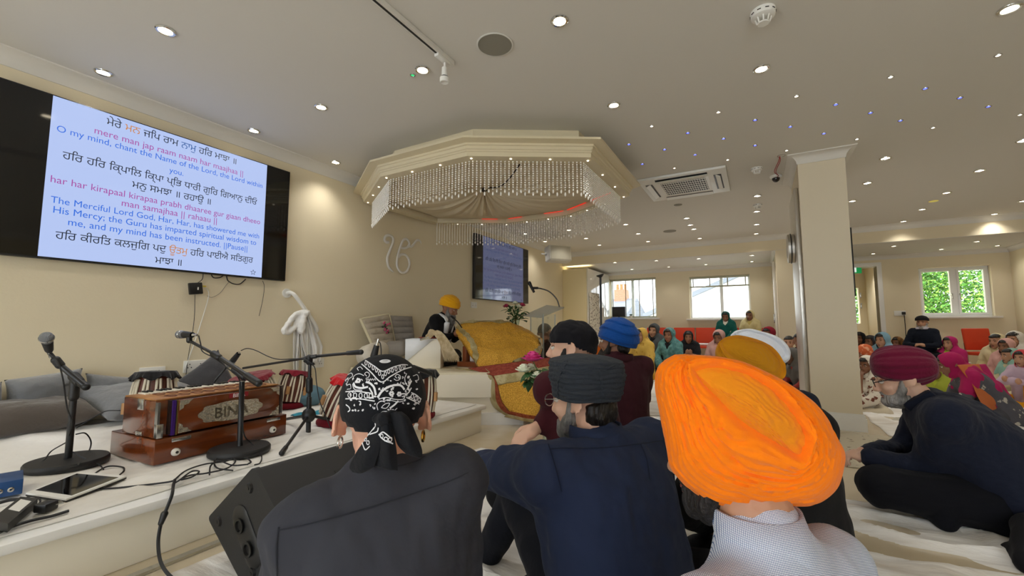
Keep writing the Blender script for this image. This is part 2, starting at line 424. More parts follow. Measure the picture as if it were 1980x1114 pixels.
def leafy(name, c, r, n, cols, label, seed, trunk=.12):
    rnd = random.Random(seed); c = Vector(c); t = thing(name, label, 'tree', (c.x, c.y, -3))
    MB().tube([(c.x, c.y, -3), (c.x+.1, c.y, -1), (c.x, c.y, c.z)], [trunk, trunk*.8, trunk*.4], 8).build('trunk', mat('bark', '#5B4A3A', .9), t)
    for ci, col in enumerate(cols):
        m = MB()
        for i in range(n):
            d = Vector((rnd.gauss(0, 1), rnd.gauss(0, 1), rnd.gauss(0, 1))).normalized(); p = c + Vector((d.x*r[0], d.y*r[1], d.z*r[2]))*(rnd.random()**.4)
            q = Euler((rnd.uniform(0, 6), rnd.uniform(0, 6), rnd.uniform(0, 6))).to_matrix(); s = rnd.uniform(.022, .05)
            m.add([p+q @ Vector(v) for v in ((-s*.5, 0, 0), (0, -s, .01), (s*.5, 0, 0), (0, s, .02))], [(0, 1, 2, 3)])
        m.build('foliage', mat('leaf_'+col, '#'+col, .6, sub=0), t, smooth=False)
leafy('garden_tree', (3.2, 13.6, 1.5), (1.6, .8, 1.6), 9000, ['A3CC5A', '5E9A33', '3B6B28'], 'bright green leafy tree outside the right hand window', 1)
leafy('hedge_tree', (6.3, 15.6, 1.3), (1.2, .8, 1.6), 7000, ['A9CC62', '4C7A30'], 'lighter green tree with open branches at the right of the window view', 2)

# ------------------------------------------------------------------ doorway and passage behind it
p = MB().bx(1.1, 1.28, YB+.22, 12.2, 0, ZC).bx(2.1, 2.3, YB+.22, 12.2, 0, ZC).bx(1.1, 2.3, 12.2, 12.4, 0, .92).bx(1.1, 1.72, 12.2, 12.4, .92, ZC).bx(1.98, 2.3, 12.2, 12.4, .92, ZC).bx(1.72, 1.98, 12.2, 12.4, 1.72, ZC)
structure(p.build('wall_passage', M_WALL))
structure(MB().bx(1.1, 2.3, YB+.22, 12.4, 2.2, 2.3).build('ceiling_passage', M_CEIL))
structure(MB().bx(1.1, 2.3, YB+.25, 12.4, -.1, 0).build('floor_passage', M_FLOOR))
structure(MB().bx(1.72, 1.98, 12.28, 12.284, .92, 1.72).build('window_4', M_PANE))
fr = MB().bx(1.21, 1.28, YB-.02, YB+.24, 0, 1.955).bx(1.92, 1.99, YB-.02, YB+.24, 0, 1.955).bx(1.21, 1.99, YB-.02, YB+.24, 1.955, 2.025)
structure(fr.build('trim_11', M_TRIM))
d = structure(thing('door_1', None, None, (1.72, YB+.3, 0)))
structure(MB().box((1.72-.07, YB+.62, .9), (.045, .7, 1.75), (0, 0, R(-8)), .004).build('door_leaf', M_TRIM, d))
for z in (.55, 1.25, 1.45): structure(MB().box((1.715, YB+.32, z), (.02, .02, .1), bev=.003).build('hinge', M_STEEL, d))
d = structure(thing('door_2', None, None, (.29, 9.2, 0)))
structure(MB().bx(.262, .298, 8.95, 9.9, .05, 2.02, .004).build('door_leaf', mat('gloss_white_door', '#EFEBE2', .06, coat=.5), d))
structure(MB().box((.25, 9.08, 1.0), (.02, .03, .16), bev=.004).build('door_handle', M_STEEL, d))

# ------------------------------------------------------------------ cupboard in the corner of the left bay, with a lace curtain
t = thing('corner_cupboard', 'tall cream cupboard in the far left corner with glossy side panel', 'cupboard', (-3.33, 9.2, 0))
MB().bx(-3.607, -3.07, YBEAM+.02, 10.02, 0, 2.07, .006).build('carcass', M_WALL, t)
MB().bx(-3.067, -3.05, YBEAM+.02, 10.0, 0, 2.07, .003).build('gloss_panel', mat('gloss_white_panel', '#E8E3D8', .05, coat=.4), t)
MB().bx(-3.607, -3.08, YBEAM-.002, YBEAM+.02, 0, 2.05, .003).build('door', mat('cupboard_cream', '#EAD8A8', .5), t)
t = tag(MB().grid(lambda u, v: V3(-3.035+.012*math.sin(u*40), YBEAM+.06+u*.62, .15+v*1.42), 120, 12).build('lace_curtain', mat('lace', '#DDD5C4', .9, var=('#8E8375', 34, .5, .62)), solid=.004), 'patterned lace curtain hanging down the side of the corner cupboard', 'curtain')
# lights concealed on top of the cupboard
l = bpy.data.lights.new('cupboard_glow', 'AREA'); l.shape = 'RECTANGLE'; l.size = .5; l.size_y = .1; l.energy = 1.5; l.color = (1, .85, .5)
o = bpy.data.objects.new('cupboard_glow', l); COL.objects.link(o); o.location = (-3.3, 8.62, 2.085); o.rotation_euler = (PI, 0, 0)

# ------------------------------------------------------------------ recessed downlights
lp = bpy.data.lights.new('downlight_lamp', 'SPOT'); lp.energy = LAMP_W; lp.color = WARM; lp.spot_size = R(116); lp.spot_blend = 1; lp.shadow_soft_size = .04
dl = thing('downlight', 'downlight', 'ceiling light', (0, 0, 0))
MB().lathe([(.030, .004), (.032, -.005), (.040, -.007), (.045, -.004), (.046, 0), (.030, 0)], (0, 0, 0), 24, None, False).build('trim_ring', M_CHROME, dl, local=True)
MB().lathe([(.001, -.001), (.030, -.0015), (.030, .0), (.001, 0)], (0, 0, 0), 20).build('lens', M_LAMP, dl, local=True)
lo = bpy.data.objects.new('lamp', lp); COL.objects.link(lo); lo.parent = dl; lo.location = (0, 0, -.03)
MAIN = [(320,59),(200,140),(491,253),(621,207),(649,314),(817,135),(1082,40),(1187,203),(1472,133),(1952,17),(1712,306),(1677,354),(1830,373),(1894,330),(1648,389),(1783,405),(1747,428),(1923,414),(1978,272),(1978,389),(1464,379),(1463,409),(1463,434),(1462,452),(1328,422),(1335,435),(1342,443),(1353,461),(1234,452),(1253,467),(1210,434),(1015,452),(1100,445),(1133,461),(1159,474),(1054,467)]
BAY = [(1269,504),(1351,500),(1454,494),(1222,522),(1293,518),(1365,515),(1454,510),(1189,508),(1728,476),(1889,467),(1689,500),(1821,493),(1930,488)]
def bayp(x, y):
    p = on(x, y, 2, ZA-.008); f = min(1, 9.7/p.y); return V3(p.x*f, p.y*f, p.z)
spots = [(on(x, y, 2, ZC-.002), 'main') for x, y in MAIN] + [(bayp(x, y), 'bay') for x, y in BAY]
# the same grid runs on over the seats behind the photographer
spots += [(V3(1.75, 11.2, 2.198), 'passage')]  # extra lamp, out of view, added to brighten the passage
spots += [(V3(x, y, ZC-.002), 'behind') for y in (-2.6, -.9) for x in (-2.6, -.9, .9, 2.6)] + [(V3(2.6, .9, ZC-.001), 'behind'), (V3(2.7, 2.6, ZC-.001), 'behind')]
WHERE = {'passage': 'unseen downlight added to brighten the passage beyond the open doorway', 'main': 'small bright round downlight recessed in the main ceiling', 'bay': 'small bright downlight in the lowered ceiling of the window bays', 'behind': 'downlight in the ceiling over the back rows'}
NAMED = {0: 'bright downlight nearest the top left corner of the ceiling', 1: 'downlight above the left end of the big screen', 2: 'downlight above the right end of the big screen', 3: 'downlight with flare between big screen and track light',
 4: 'downlight in the ceiling just left of the canopy', 5: 'downlight beside the small green indicator light', 6: 'bright downlight right of the round ceiling speaker', 7: 'downlight just above the right part of the canopy', 8: 'downlight below the nearest smoke detector', 9: 'bright downlight in the top right corner of the ceiling'}
LB = lp.copy(); LB.energy = LAMP_W*.55; LPASS = lp.copy(); LPASS.energy = LAMP_W*3
for i, (pt, kind) in enumerate(spots):
    o = dl if i == 0 else dup(dl, pt)
    if kind in ('bay', 'passage'):
        for c_ in o.children:
            if c_.type == 'LIGHT': c_.data = LB if kind == 'bay' else LPASS
    o.location = pt; o['label'] = NAMED.get(i, WHERE[kind])
    if i not in NAMED and kind != 'passage': o['group'] = {'main': 'downlights of the main ceiling', 'bay': 'downlights of the window bays', 'behind': 'downlights over the back rows'}[kind]

# little starlight points, white and blue
WHITE_STAR = [(1260,244),(1389,217),(1540,186),(1722,149),(1930,107),(1521,291),(1657,269),(1804,247),(1972,222),(1304,325),(1407,309)]
BLUE_STAR = [(1330,257),(1399,268),(1460,232),(1460,281),(1528,245),(1593,258),(1616,202),(1683,218),(1741,233),(1789,171),(1856,189),(1911,206),(1285,289),(1344,299),(1216,279),(1242,317)]
for nm, px, col, e, lab, grp in (('star_light', WHITE_STAR, '#FFF3DC', 6, 'tiny white star light in the ceiling', 'white star lights'), ('star_light', BLUE_STAR, '#4A5CFF', 4, 'tiny blue star light in the ceiling', 'blue star lights'), ('indicator_light', [(798,145)], '#35D07A', 1.2, 'small green indicator light beside a downlight left of the track light', None)):
    s0 = thing(nm, lab, 'star light' if grp else 'indicator', (0, 0, 0), 0, grp)
    MB().lathe([(.011, 0), (.013, -.004), (.017, -.004), (.018, 0), (.011, 0)], (0, 0, 0), 14, None, False).build('bezel', M_STEEL, s0, local=True)
    MB().lathe([(.0005, -.004), (.008, -.0035), (.011, -.001), (.0005, 0)], (0, 0, 0), 12).build('lens', mat(nm+col, col, .4, emit=e), s0, local=True)
    for i, (x, y) in enumerate(px):
        pt = on(x, y, 2, ZC-.001)
        if i == 0: s0.location = pt
        else: dup(s0, pt)
# ------------------------------------------------------------------ stage, dais, floor sheets
SZ = .2175                                  # stage top
M_SHEET = cloth('white_sheet', '#F2F0EC', bump=(7, 1.0, (1.2, .4, 1)), var=('#DDD8CE', 2, .3, .7))
M_FSHEET = cloth('thin_floor_sheet', '#EFECE7', bump=(6, 1.0, (.5, 2.2, 1)), var=('#C9BFB0', 2.6, .48, .75, (.5, 3.2, 1)))
t = thing('stage', 'low cream stage with white rim along the left wall', 'stage', (-2.8, 1, 0))
MB().bx(XL+.02, -2.02, -1.3, 3.02, 0, SZ-.03, .004).build('body', M_CREAM, t)
MB().bx(XL+.02, -1.985, -1.3, 3.045, SZ-.035, SZ, .01).build('rim', M_TRIM, t)
def sheet(name, label, poly, nu, nv, z, amp, seed, sc=(1.6, 5), grp=None):
    """rumpled cloth over a quad a b c d of floor points"""
    a, b, c, d = [Vector((p[0], p[1])) for p in poly]
    def fn(u, v):
        p = (a*(1-u)+b*u)*(1-v)+(d*(1-u)+c*u)*v
        e = min(u, v, 1-u, 1-v)
        n = mnoise.noise(Vector((p.x*sc[0]+seed, p.y*sc[1], seed))) + .6*mnoise.noise(Vector((p.x*sc[0]*2.3, p.y*sc[1]*2.1+seed, 3)))
        q = p + Vector((mnoise.noise(Vector((p.x*3, p.y*3, seed+9))), mnoise.noise(Vector((p.x*3, p.y*3, seed+19)))))*.03
        zr = .085*max(0, min(1, (-2.97-q.x)/.2))*max(0, min(1, (1.6-q.y)/.4)) if z > .1 else 0
        rg = 1-abs(mnoise.noise(Vector((p.x*sc[0]*1.3+seed*2, p.y*sc[1]*.9, seed+5)))+.4*mnoise.noise(Vector((p.x*5, p.y*6, seed))))
        return V3(q.x, q.y, z+.003+zr+amp*(max(-.25, n)+1.3*max(0, rg-.72)/.28)*min(1, e*14))
    return tag(MB().grid(fn, nu, nv).build(name, M_SHEET if z > .1 else M_FSHEET, solid=.003), label, 'sheet', grp)
sheet('stage_sheet', 'rumpled white sheet spread over the stage top', [(XL+.03, -1.1), (-2.06, -1.1), (-2.06, 3.0), (XL+.03, 3.0)], 110, 230, SZ, .008, 1, (3, 2.4))
sheet('floor_sheet', 'large white sheet on the floor in front of the stage', [(-1.9, -.6), (2.25, -.6), (1.95, 2.9), (-1.75, 2.62)], 150, 180, 0, .022, 2, (1.4, 4.2))
sheet('floor_sheet', 'white floor sheet at the lower right under the men', [(1.9, -.2), (3.4, -.2), (3.4, 3.6), (1.6, 3.0)], 110, 150, .006, .026, 3, (1.3, 5.5))
sheet('floor_sheet', 'white sheet spread in front of the women in yellow', [(-2.0, 4.1), (-.1, 4.6), (-.3, 9.4), (-2.6, 9.4)], 70, 120, 0, .014, 4, (3, 3))
sheet('floor_sheet', 'cream sheet on the floor right of the pillar under the seated women', [(.86, 4.5), (3.3, 3.9), (3.5, 8.9), (.8, 8.9)], 90, 90, 0, .02, 5, (2.5, 4))
tag(MB().bx(.2, 1.7, 3.4, 4.46, .001, .007, .002).build('rug', cloth('patterned_rug', '#C9BFA8', var=('#7D6D5C', 22, .62, .68))), 'pale patterned rug at the foot of the pillar', 'rug')
tag(MB().bx(-1.93, -1.90, .1, 1.6, .001, .012).build('floor_strip', M_STEEL), 'metal floor strip along the foot of the stage', 'strip')
DZ = .435
DP = [(XL+.03, 2.98), (-2.58, 2.98), (-1.85, 3.42), (-1.85, 4.14), (-2.4, 4.44), (XL+.03, 4.44)]
def offs(P, d):
    n = len(P); out = []
    for i in range(n):
        p = Vector(P[i]); a = (p-Vector(P[i-1])).normalized(); b = (Vector(P[(i+1) % n])-p).normalized()
        na = Vector((a.y, -a.x)); nb = Vector((b.y, -b.x)); q = na+nb; q /= q.length; out.append(p+q*(d/max(.3, q.dot(na))))
    return out
t = thing('dais', 'cream stepped dais under the canopy carrying the covered book', 'dais', (-2.7, 3.9, 0))
def slab(d, z0, z1): return MB().prism([(p.x, p.y, z0) for p in offs(DP, d)], (0, 0, 1), z1-z0)
slab(0, .235, DZ).build('upper_step', M_CREAM, t); slab(-.02, .10, .235).build('lower_step', M_CREAM, t); slab(.012, 0, .1).build('plinth', M_TRIM, t)
sh = MB().prism([(p.x, p.y, DZ) for p in offs(DP, -.005)], (0, 0, 1), .018)
tag(sh.build('dais_cloth', cloth('cream_satin', '#E9E0C4', rough=.5, bump=(16, .5))), 'cream satin cloth laid over the dais top', 'cloth')

# ------------------------------------------------------------------ screens
SCR = mat('screen_blue', '#B4C6F2', .12, emit=1.23, base='#0A0A0C'); M_SCRBLK = mat('screen_black', '#060607', .06, spec=.6)
INK = {'k': mat('ink_black', '#17202E', .5, emit=1.23, base='#050505'), 'p': mat('ink_purple', '#A54BA0', .5, emit=1.23, base='#050505'), 'b': mat('ink_blue', '#2A6BDB', .5, emit=1.23, base='#050505'), 'o': mat('ink_orange', '#C98242', .5, emit=1.23, base='#050505'), 'd': mat('ink_navy', '#2E5C9E', .5, emit=1.23, base='#050505')}
SX = -3.55
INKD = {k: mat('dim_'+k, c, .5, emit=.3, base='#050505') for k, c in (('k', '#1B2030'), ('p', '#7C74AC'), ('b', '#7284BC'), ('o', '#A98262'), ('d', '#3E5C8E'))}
def gur(s): return s
LINES = [  # (runs, colour, left baseline px, right baseline px)
 ([('ਮੇਰੇ ', 'k'), ('ਮਨ ', 'o'), ('ਜਿਪ ਰਾਮ ', 'k'), ('ਨਾਮੁ ', 'd'), ('ਹਿਰ ਮਾਝਾ ॥', 'k')], (520, 308), (1155, 500)),
 ([('mere man jap raam naam har maajhaa ||', 'p')], (462, 350), (1188, 558)),
 ([('O my mind, chant the Name of the Lord, the Lord within', 'b')], (277, 343), (1283, 615)),
 ([('you.', 'b')], (828, 543), (897, 556)),
 ([('ਹਿਰ ਹਿਰ ਿਕ੍ਪਾਿਲ ਿਕ੍ਪਾ ਪ੍ਿਭ ਧਾਰੀ ਗੁਿਰ ਿਗਆਨੁ ਦੀਓ', 'k')], (305, 475), (1257, 698)),
 ([('ਮਨੁ ਸਮਝਾ ॥ ਰਹਾਉ ॥', 'k')], (645, 615), (1030, 698)),
 ([('har har kirapaal kirapaa prabh dhaaree gur giaan dheeo', 'p')], (247, 590), (1272, 793)),
 ([('man samajhaa || rahaau ||', 'p')], (595, 705), (1060, 790)),
 ([('The Merciful Lord God, Har, Har, has showered me with', 'b')], (247, 690), (1267, 862)),
 ([('His Mercy; the Guru has imparted spiritual wisdom to', 'b')], (260, 742), (1253, 893)),
 ([('me, and my mind has been instructed. ||Pause||', 'b')], (333, 800), (1209, 925)),
 ([('ਹਿਰ ਕੀਰਿਤ ਕਲਜੁਿਗ ਪਦੁ ', 'k'), ('ਊਤਮੁ ', 'o'), ('ਹਿਰ ਪਾਈਐ ਸਿਤਗੁਰ', 'k')], (270, 862), (1237, 985)),
 ([('ਮਾਝਾ ॥', 'k')], (757, 985), (887, 998))]
def wp(x, y): return on(x*.395, 120+y*.395, 0, SX)
def tw(s):
    cu = bpy.data.curves.new('t', 'FONT'); cu.body = s; cu.size = 1; o = bpy.data.objects.new('t', cu); COL.objects.link(o)
    bpy.context.view_layer.update(); xs_ = [c[0] for c in o.bound_box]; bpy.data.objects.remove(o); bpy.data.curves.remove(cu); return min(xs_), max(xs_)
TXT = []
for runs, a, b in LINES:
    a, b = wp(*a), wp(*b); w = b.y-a.y; z = (a.z+b.z)/2
    ms = []; cur = ''; full = ''.join(r[0] for r in runs); fw, x0 = tw(full)[1], tw(full)[0]
    for s, c in runs:
        for word in s.split():
            m = text_mesh(word, 1, 'LEFT'); off = (tw(cur+'.')[1]-tw('.')[1]) if cur else 0
            ms.append(([(p.x+off, p.y) for p in m.v], m.f, c)); cur += word+' '
    sc = w/(fw-x0); TXT.append((ms, a.y, z, sc, x0))
def display(name, label, y0, y1, z0, z1, sx, dim):
    t = thing(name, label, 'television', (XL+.03, (y0+y1)/2, z0))
    MB().bx(XL+.012, sx-.003, y0, y1, z0, z1, .006).build('case', M_BLACK, t)
    MB().bx(sx-.004, sx-.001, y0+.008, y1-.008, z0+.01, z1-.008).build('panel', M_SCRBLK, t)
    cy, h = (y0+y1)/2, (z1-z0)-.02; q0 = (cy-h*4/6, z0+.011)
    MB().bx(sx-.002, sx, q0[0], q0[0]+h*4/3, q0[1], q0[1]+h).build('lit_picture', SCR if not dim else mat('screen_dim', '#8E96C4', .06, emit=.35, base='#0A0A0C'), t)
    k = h/.955
    for ms, ay, z, sc, x0 in TXT:
        for vs, fs, c in ms:
            m = MB().add([(sx+.0012, q0[0]+(ay+(x-x0)*sc-REF[0])*k, q0[1]+(z+y*sc*1.08-REF[1])*k) for x, y in vs], fs)
            if vs: m.build('word', (INKD if dim else INK)[c], t, smooth=False)
    st = []
    for i in range(10):
        r = .024 if i % 2 == 0 else .011; an = PI/2+i*PI/5; st.append((0, r*math.cos(an), r*math.sin(an)))
    s = MB(); c0 = Vector((sx+.0012, q0[0]+h*4/3-.07*k, q0[1]+.035*k))
    for i in range(10): a, b = Vector(st[i]), Vector(st[(i+1) % 10]); s.add([c0+a*k, c0+b*k, c0+b*.7*k, c0+a*.7*k], [(0, 1, 2, 3)])
    s.build('star_mark', (INKD if dim else INK)['k'], t, smooth=False)
    return t
REF = (1.395-.955*4/6, 1.267)
display('television', 'large wall television at the left showing prayer lines in three colours', .547, 2.243, 1.256, 2.232, SX, False)
display('television', 'smaller looking wall television beyond the canopy, dim and reflecting the windows', 5.12, 6.80, 1.262, 2.232, SX, True)

# ------------------------------------------------------------------ ik onkar sign on the wall
def zp(x, y): return on(620+x/3.808, 400+y/3.808, 0, XL+.02)
M_SIGN = mat('white_sign', '#E6E2DA', .45)
s = MB(); ws = lambda pts, r: s.tube([zp(p.x, p.y) for p in spline([V3(x, y, 0) for x, y in pts], 8)], r, 12)
ws([(503, 262), (480, 258), (470, 238), (482, 215), (506, 210), (530, 226), (533, 256), (514, 312), (492, 372), (496, 430), (515, 460), (540, 482)], [.017]*80+[.014]*5+[.008]*4)
ws([(588, 300), (620, 304), (648, 290), (652, 262), (632, 238), (606, 250), (584, 305), (566, 370), (562, 425), (576, 466), (602, 486), (634, 474), (654, 430), (648, 384), (624, 354), (592, 352), (572, 372)], .016)
ws([(640, 288), (668, 292), (690, 268), (712, 246), (732, 252), (742, 276)], [.016]*30+[.011]*7+[.006]*4)
s.v = [V3(XL+.02+(p.x-XL-.02)*.6, p.y, p.z) for p in s.v]
tag(s.remesh(.005, 2).build('wall_emblem', M_SIGN), 'raised white scripted emblem on the cream wall below the canopy', 'emblem')

# ------------------------------------------------------------------ canopy
CP = [(-3.44, 3.06), (-2.74, 2.62), (-1.87, 2.62), (-1.12, 3.08), (-1.12, 4.13), (-1.83, 4.56), (-2.68, 4.56), (-3.44, 4.09)]
M_CAN = mat('canopy_cream', '#DCCFAE', .5)
t = thing('canopy', 'octagonal cream ceiling canopy hung with crystal bead strands', 'canopy', (-2.3, 3.58, 2.1))
prof = [(-.05, 2.41), (-.05, 2.272), (.15, 2.268), (.166, 2.262), (.166, 2.246), (.155, 2.244), (.098, 2.238), (.098, 2.222), (.088, 2.218), (.088, 2.196), (.078, 2.19), (.078, 2.18), (.070, 2.176), (.070, 2.144), (-.055, 2.138), (-.055, 2.2), (-.085, 2.21), (-.085, 2.41)]
rings = []
for i in range(8):
    rings.append([])
for d, z in prof:
    for i, p in enumerate(offs(CP, d)): rings[i].append(V3(p.x, p.y, z))
MB().loft(rings, False, True).build('cornice', M_CAN, t, angle=20)
M_CRYSTAL = mat('crystal_bead', '#F4EFE6', .06, spec=1, coat=1)
beads = MB(); rnd = random.Random(3)
bd = bmesh.new(); bmesh.ops.create_uvsphere(bd, u_segments=6, v_segments=4, radius=1); BV = [v.co.copy() for v in bd.verts]; BF = [[v.index for v in f.verts] for f in bd.faces]; bd.free()
def bead(p, rx, rz): beads.add([V3(p[0]+v.x*rx, p[1]+v.y*rx, p[2]+v.z*rz) for v in BV], BF)
RUN = offs(CP, -.012); strings = MB()
for i in range(7):
    a, b = RUN[i], RUN[(i+1) % 8]; n = int((b-a).length/.031)
    for j in range(n):
        p = a.lerp(b, (j+.5)/n); L = .262 if (j % 2) else .24; z = 2.134
        if i == 7: L *= 1.0
        while z > 2.134-L+.03:
            bead((p.x+rnd.uniform(-.001, .001), p.y, z), .0068, .0070); z -= .0182
        strings.tube([(p.x, p.y, 2.138), (p.x, p.y, 2.134-L)], .0006, 3, False)
        bead((p.x, p.y, 2.134-L+.008), .0075, .017)
b = beads.build('bead_curtain', M_CRYSTAL, t); b['kind'] = 'stuff'
strings.build('bead_strings', M_WPLASTIC, t)['kind'] = 'stuff'
# drape gathered to the middle, and the red strip light along the far inner edge
IN = offs(CP, -.09); cc = Vector((-2.33, 3.5))
def rim_at(a):
    d = Vector((math.cos(a), math.sin(a))); best = 9
    for i in range(8):
        p, q = IN[i]-cc, IN[(i+1) % 8]-cc; e = q-p; den = d.x*e.y-d.y*e.x
        if abs(den) > 1e-9:
            tt = (p.x*e.y-p.y*e.x)/den; u = (p.x*d.y-p.y*d.x)/den
            if tt > 0 and -1e-6 <= u <= 1+1e-6: best = min(best, tt)
    return cc+d*best, best
def drape(u, v):
    a = u*2*PI; p, L = rim_at(a); q = cc.lerp(p, .03+.97*v)
    fold = math.sin(a*22+2*math.sin(a*3))*.5+.5*math.sin(a*37)
    z = 2.235-.085*math.sin(PI*min(1, v*1.05))*.8 - .05*v + .030*fold*(1-v)**.5*min(1, v*6)
    return V3(q.x, q.y, z)
MB().grid(drape, 220, 24).build('drape', cloth('cream_voile', '#D8CBB0', bump=(20, .2)), t, solid=.003)
MB().ell((cc.x, cc.y, 2.225), (.035, .035, .02)).build('rosette', mat('dark_tie', '#2A211B', .8), t)
cdp = [at(929, 364, 4.1), at(965, 361, 3.8), at(985, 345, 3.55), at(1005, 318, 3.35)]
MB().tube(spline(cdp, 6), .006, 6).build('dark_cord', mat('dark_tie', '#2A211B', .8), t)
led = MB(); I2 = offs(CP, -.075)
for i, (s0, s1) in ((3, (.55, .95)), (4, (.02, .45)), (4, (.55, .98)), (5, (.05, .35)), (5, (.72, .95)), (6, (.12, .35))):
    a, b = I2[i], I2[(i+1) % 8]; pa, pb = a.lerp(b, s0), a.lerp(b, s1)
    led.tube([(pa.x, pa.y, 2.186), (pb.x, pb.y, 2.186)], .0045, 6)
led.build('strip_light', mat('red_led', '#FF2A1E', .4, emit=1.1), t)
lh = MB(); ll = MB()
LD = offs(CP, .03)
for i in range(8):
    a, b = LD[i], LD[(i+1) % 8]; n = 3
    if i == 7: continue
    for j in range(n):
        p = a.lerp(b, j/n+.02)
        q = MB().lathe([(.0005, 2.1375), (.006, 2.1375), (.008, 2.1395), (.0005, 2.141)], (p.x, p.y, 0), 10).build('spot_lens', mat('small_spot', '#FFF6E4', .4, emit=8), t)

# ------------------------------------------------------------------ ceiling fittings
t = thing('ceiling_speaker', 'round grey ceiling speaker between two downlights', 'speaker', on(957, 86, 2, ZC))
MB().lathe([(.093, 0), (.1, -.002), (.1, -.005), (.093, -.006)], (0, 0, 0), 40, None, False).build('rim', M_WPLASTIC, t, local=True)
MB().lathe([(.0005, -.004), (.093, -.004), (.093, 0), (.0005, 0)], (0, 0, 0), 40).build('grille', M_GREYGRILLE, t, local=True)
for x, y, lab in ((1295, 447, 'grey ceiling disc in front of the beam'), (1311, 396, 'small grey disc in the ceiling beyond the air conditioner')):
    r = .10 if y > 400 else .05
    tag(MB().lathe([(.0005, 0), (r, 0), (r, -.004), (.0005, -.004)], on(x, y, 2, ZC), 30).build('ceiling_disc', M_GREYGRILLE), lab, 'ceiling disc')
tag(MB().lathe([(.0005, 0), (.045, 0), (.045, -.003), (.0005, -.003)], on(1805, 389, 2, ZC), 24).build('unlit_downlight', mat('yellow_lens', '#E2C95A', .3, emit=.4)), 'dim yellow unlit downlight in the ceiling right of the pillar', 'ceiling light')
t = thing('track_light', 'white track with black groove and small white spotlight, left of the ceiling speaker', 'track light', (-1.49, 1.87, ZC))
MB().bx(-1.508, -1.472, -.6, 1.90, ZC-.028, ZC-.0005, .002).build('track', M_WPLASTIC, t)
MB().bx(-1.496, -1.484, -.6, 1.80, ZC-.0292, ZC-.02).build('groove', M_BLACK, t)
h = on(857, 108, 2, ZC-.03); h = V3(-1.49, 1.83, ZC-.03)
a = MB().box(h+V3(0, -.02, -.006), (.03, .11, .018), bev=.003).build('adapter', M_WPLASTIC, t)
MB().cyl(h, h+V3(0, 0, -.05), .006).build('stem', M_WPLASTIC, t)
hd = MB().lathe([(.001, 0), (.016, 0), (.017, -.05), (.0005, -.05)], h+V3(0, 0, -.045), 20).lathe([(.014, -.055), (.026, -.06), (.026, -.085), (.022, -.088), (.0005, -.08)], h+V3(0, 0, -.045), 20).build('spot_head', M_WPLASTIC, t)
MB().lathe([(.0165, -.05), (.02, -.052), (.02, -.058), (.0165, -.06)], h+V3(0, 0, -.045), 20, None, False).build('dark_ring', M_BLACK, hd)
def smoke(p, lab, s=1.0):
    t = thing('smoke_detector', lab, 'smoke detector', p)
    b = MB().lathe([(.0005, 0), (.055*s, 0), (.056*s, -.01*s), (.052*s, -.03*s), (.04*s, -.036*s), (.0005, -.036*s)], (0, 0, 0), 28).build('base', M_WPLASTIC, t, local=True)
    m = MB()
    for k in range(10):
        a = k*PI/5; m.box((.0545*s*math.cos(a), .0545*s*math.sin(a), -.016*s), (.003*s, .016*s, .004*s), (0, 0, a))
    m.build('slots', M_BLACK, t, local=True)
    m = MB().lathe([(.0005, -.065*s), (.024*s, -.065*s), (.027*s, -.06*s), (.0005, -.058*s)], (0, 0, 0), 20)
    for k in range(8): a = k*PI/4; m.tube([(.034*s*math.cos(a), .034*s*math.sin(a), -.034*s), (.026*s*math.cos(a), .026*s*math.sin(a), -.062*s)], .004*s, 6)
    m.build('chamber', M_WPLASTIC, t, local=True); return t
smoke(on(1475, 22, 2, ZC), 'nearest smoke detector on the ceiling, upper right')
smoke(on(1463, 325, 2, ZC), 'smoke detector on the ceiling left of the dangling red cable', .9)
smoke(on(1465, 395, 2, ZC), 'smoke detector on the ceiling between downlights beyond the red cable', .9)
t = thing('dome_camera', 'dome camera hanging by the pillar on a loop of red cable', 'camera', on(1500, 340, 2, ZC))
p0 = on(1500, 340, 2, ZC); q = on(1508, 302, 2, ZC)
MB().lathe([(.0005, 0), (.055, 0), (.056, -.012), (.046, -.026), (.0005, -.026)], p0, 26).build('base', M_WPLASTIC, t)
MB().ell(p0+V3(0, 0, -.03), (.036, .036, .038), seg=20).build('dome', mat('dome_dark', '#191A1E', .05, spec=.8), t)
for k in (0, .012): MB().tube(spline([q+V3(0, k, 0), q+V3(-.01+k, .05, -.03), q.lerp(p0, .5)+V3(-.03+k, -.02, -.05), p0+V3(.02, -.06, -.02), p0+V3(.01, -.05, -.03)], 8), .0035, 6).build('red_wire', mat('red_wire', '#A3221F', .5), t)
tag(MB().lathe([(.028, 0), (.034, 0), (.034, -.003), (.028, -.003)], on(1511, 301, 2, ZC), 24, None, False).build('cable_hole', M_STEEL), 'open round cable hole in the ceiling where the red cable comes out', 'ceiling hole')
# air conditioner cassette
AC = V3(-.63, 4.91, ZC); t = thing('air_conditioner', 'white square ceiling air conditioner beside the canopy', 'air conditioner', AC)
MB().box((0, 0, -.014), (.84, .84, .026), bev=.006).build('panel', M_WPLASTIC, t, local=True)
MB().box((0, 0, -.026), (.50, .50, .006)).build('grille_frame', M_WPLASTIC, t, local=True)
MB().box((0, 0, -.0285), (.44, .44, .004)).build('dark_filter', M_BLACK, t, local=True)
g = MB()
for k in range(19): g.box((-.21+.0235*k, 0, -.032), (.005, .44, .006))
for k in range(7): g.box((0, -.21+.07*k, -.033), (.44, .005, .006))
g.build('grille', M_WPLASTIC, t, local=True)
for k in range(4):
    a = k*PI/2; M = Matrix.Rotation(a, 4, 'Z')
    MB().box((.335, 0, -.028), (.07, .5, .004)).tx(M).build('air_slot', M_BLACK, t, local=True)
    MB().box((.335, 0, -.036), (.055, .5, .004), (0, R(25), 0)).tx(M).build('louvre', M_WPLASTIC, t, local=True)
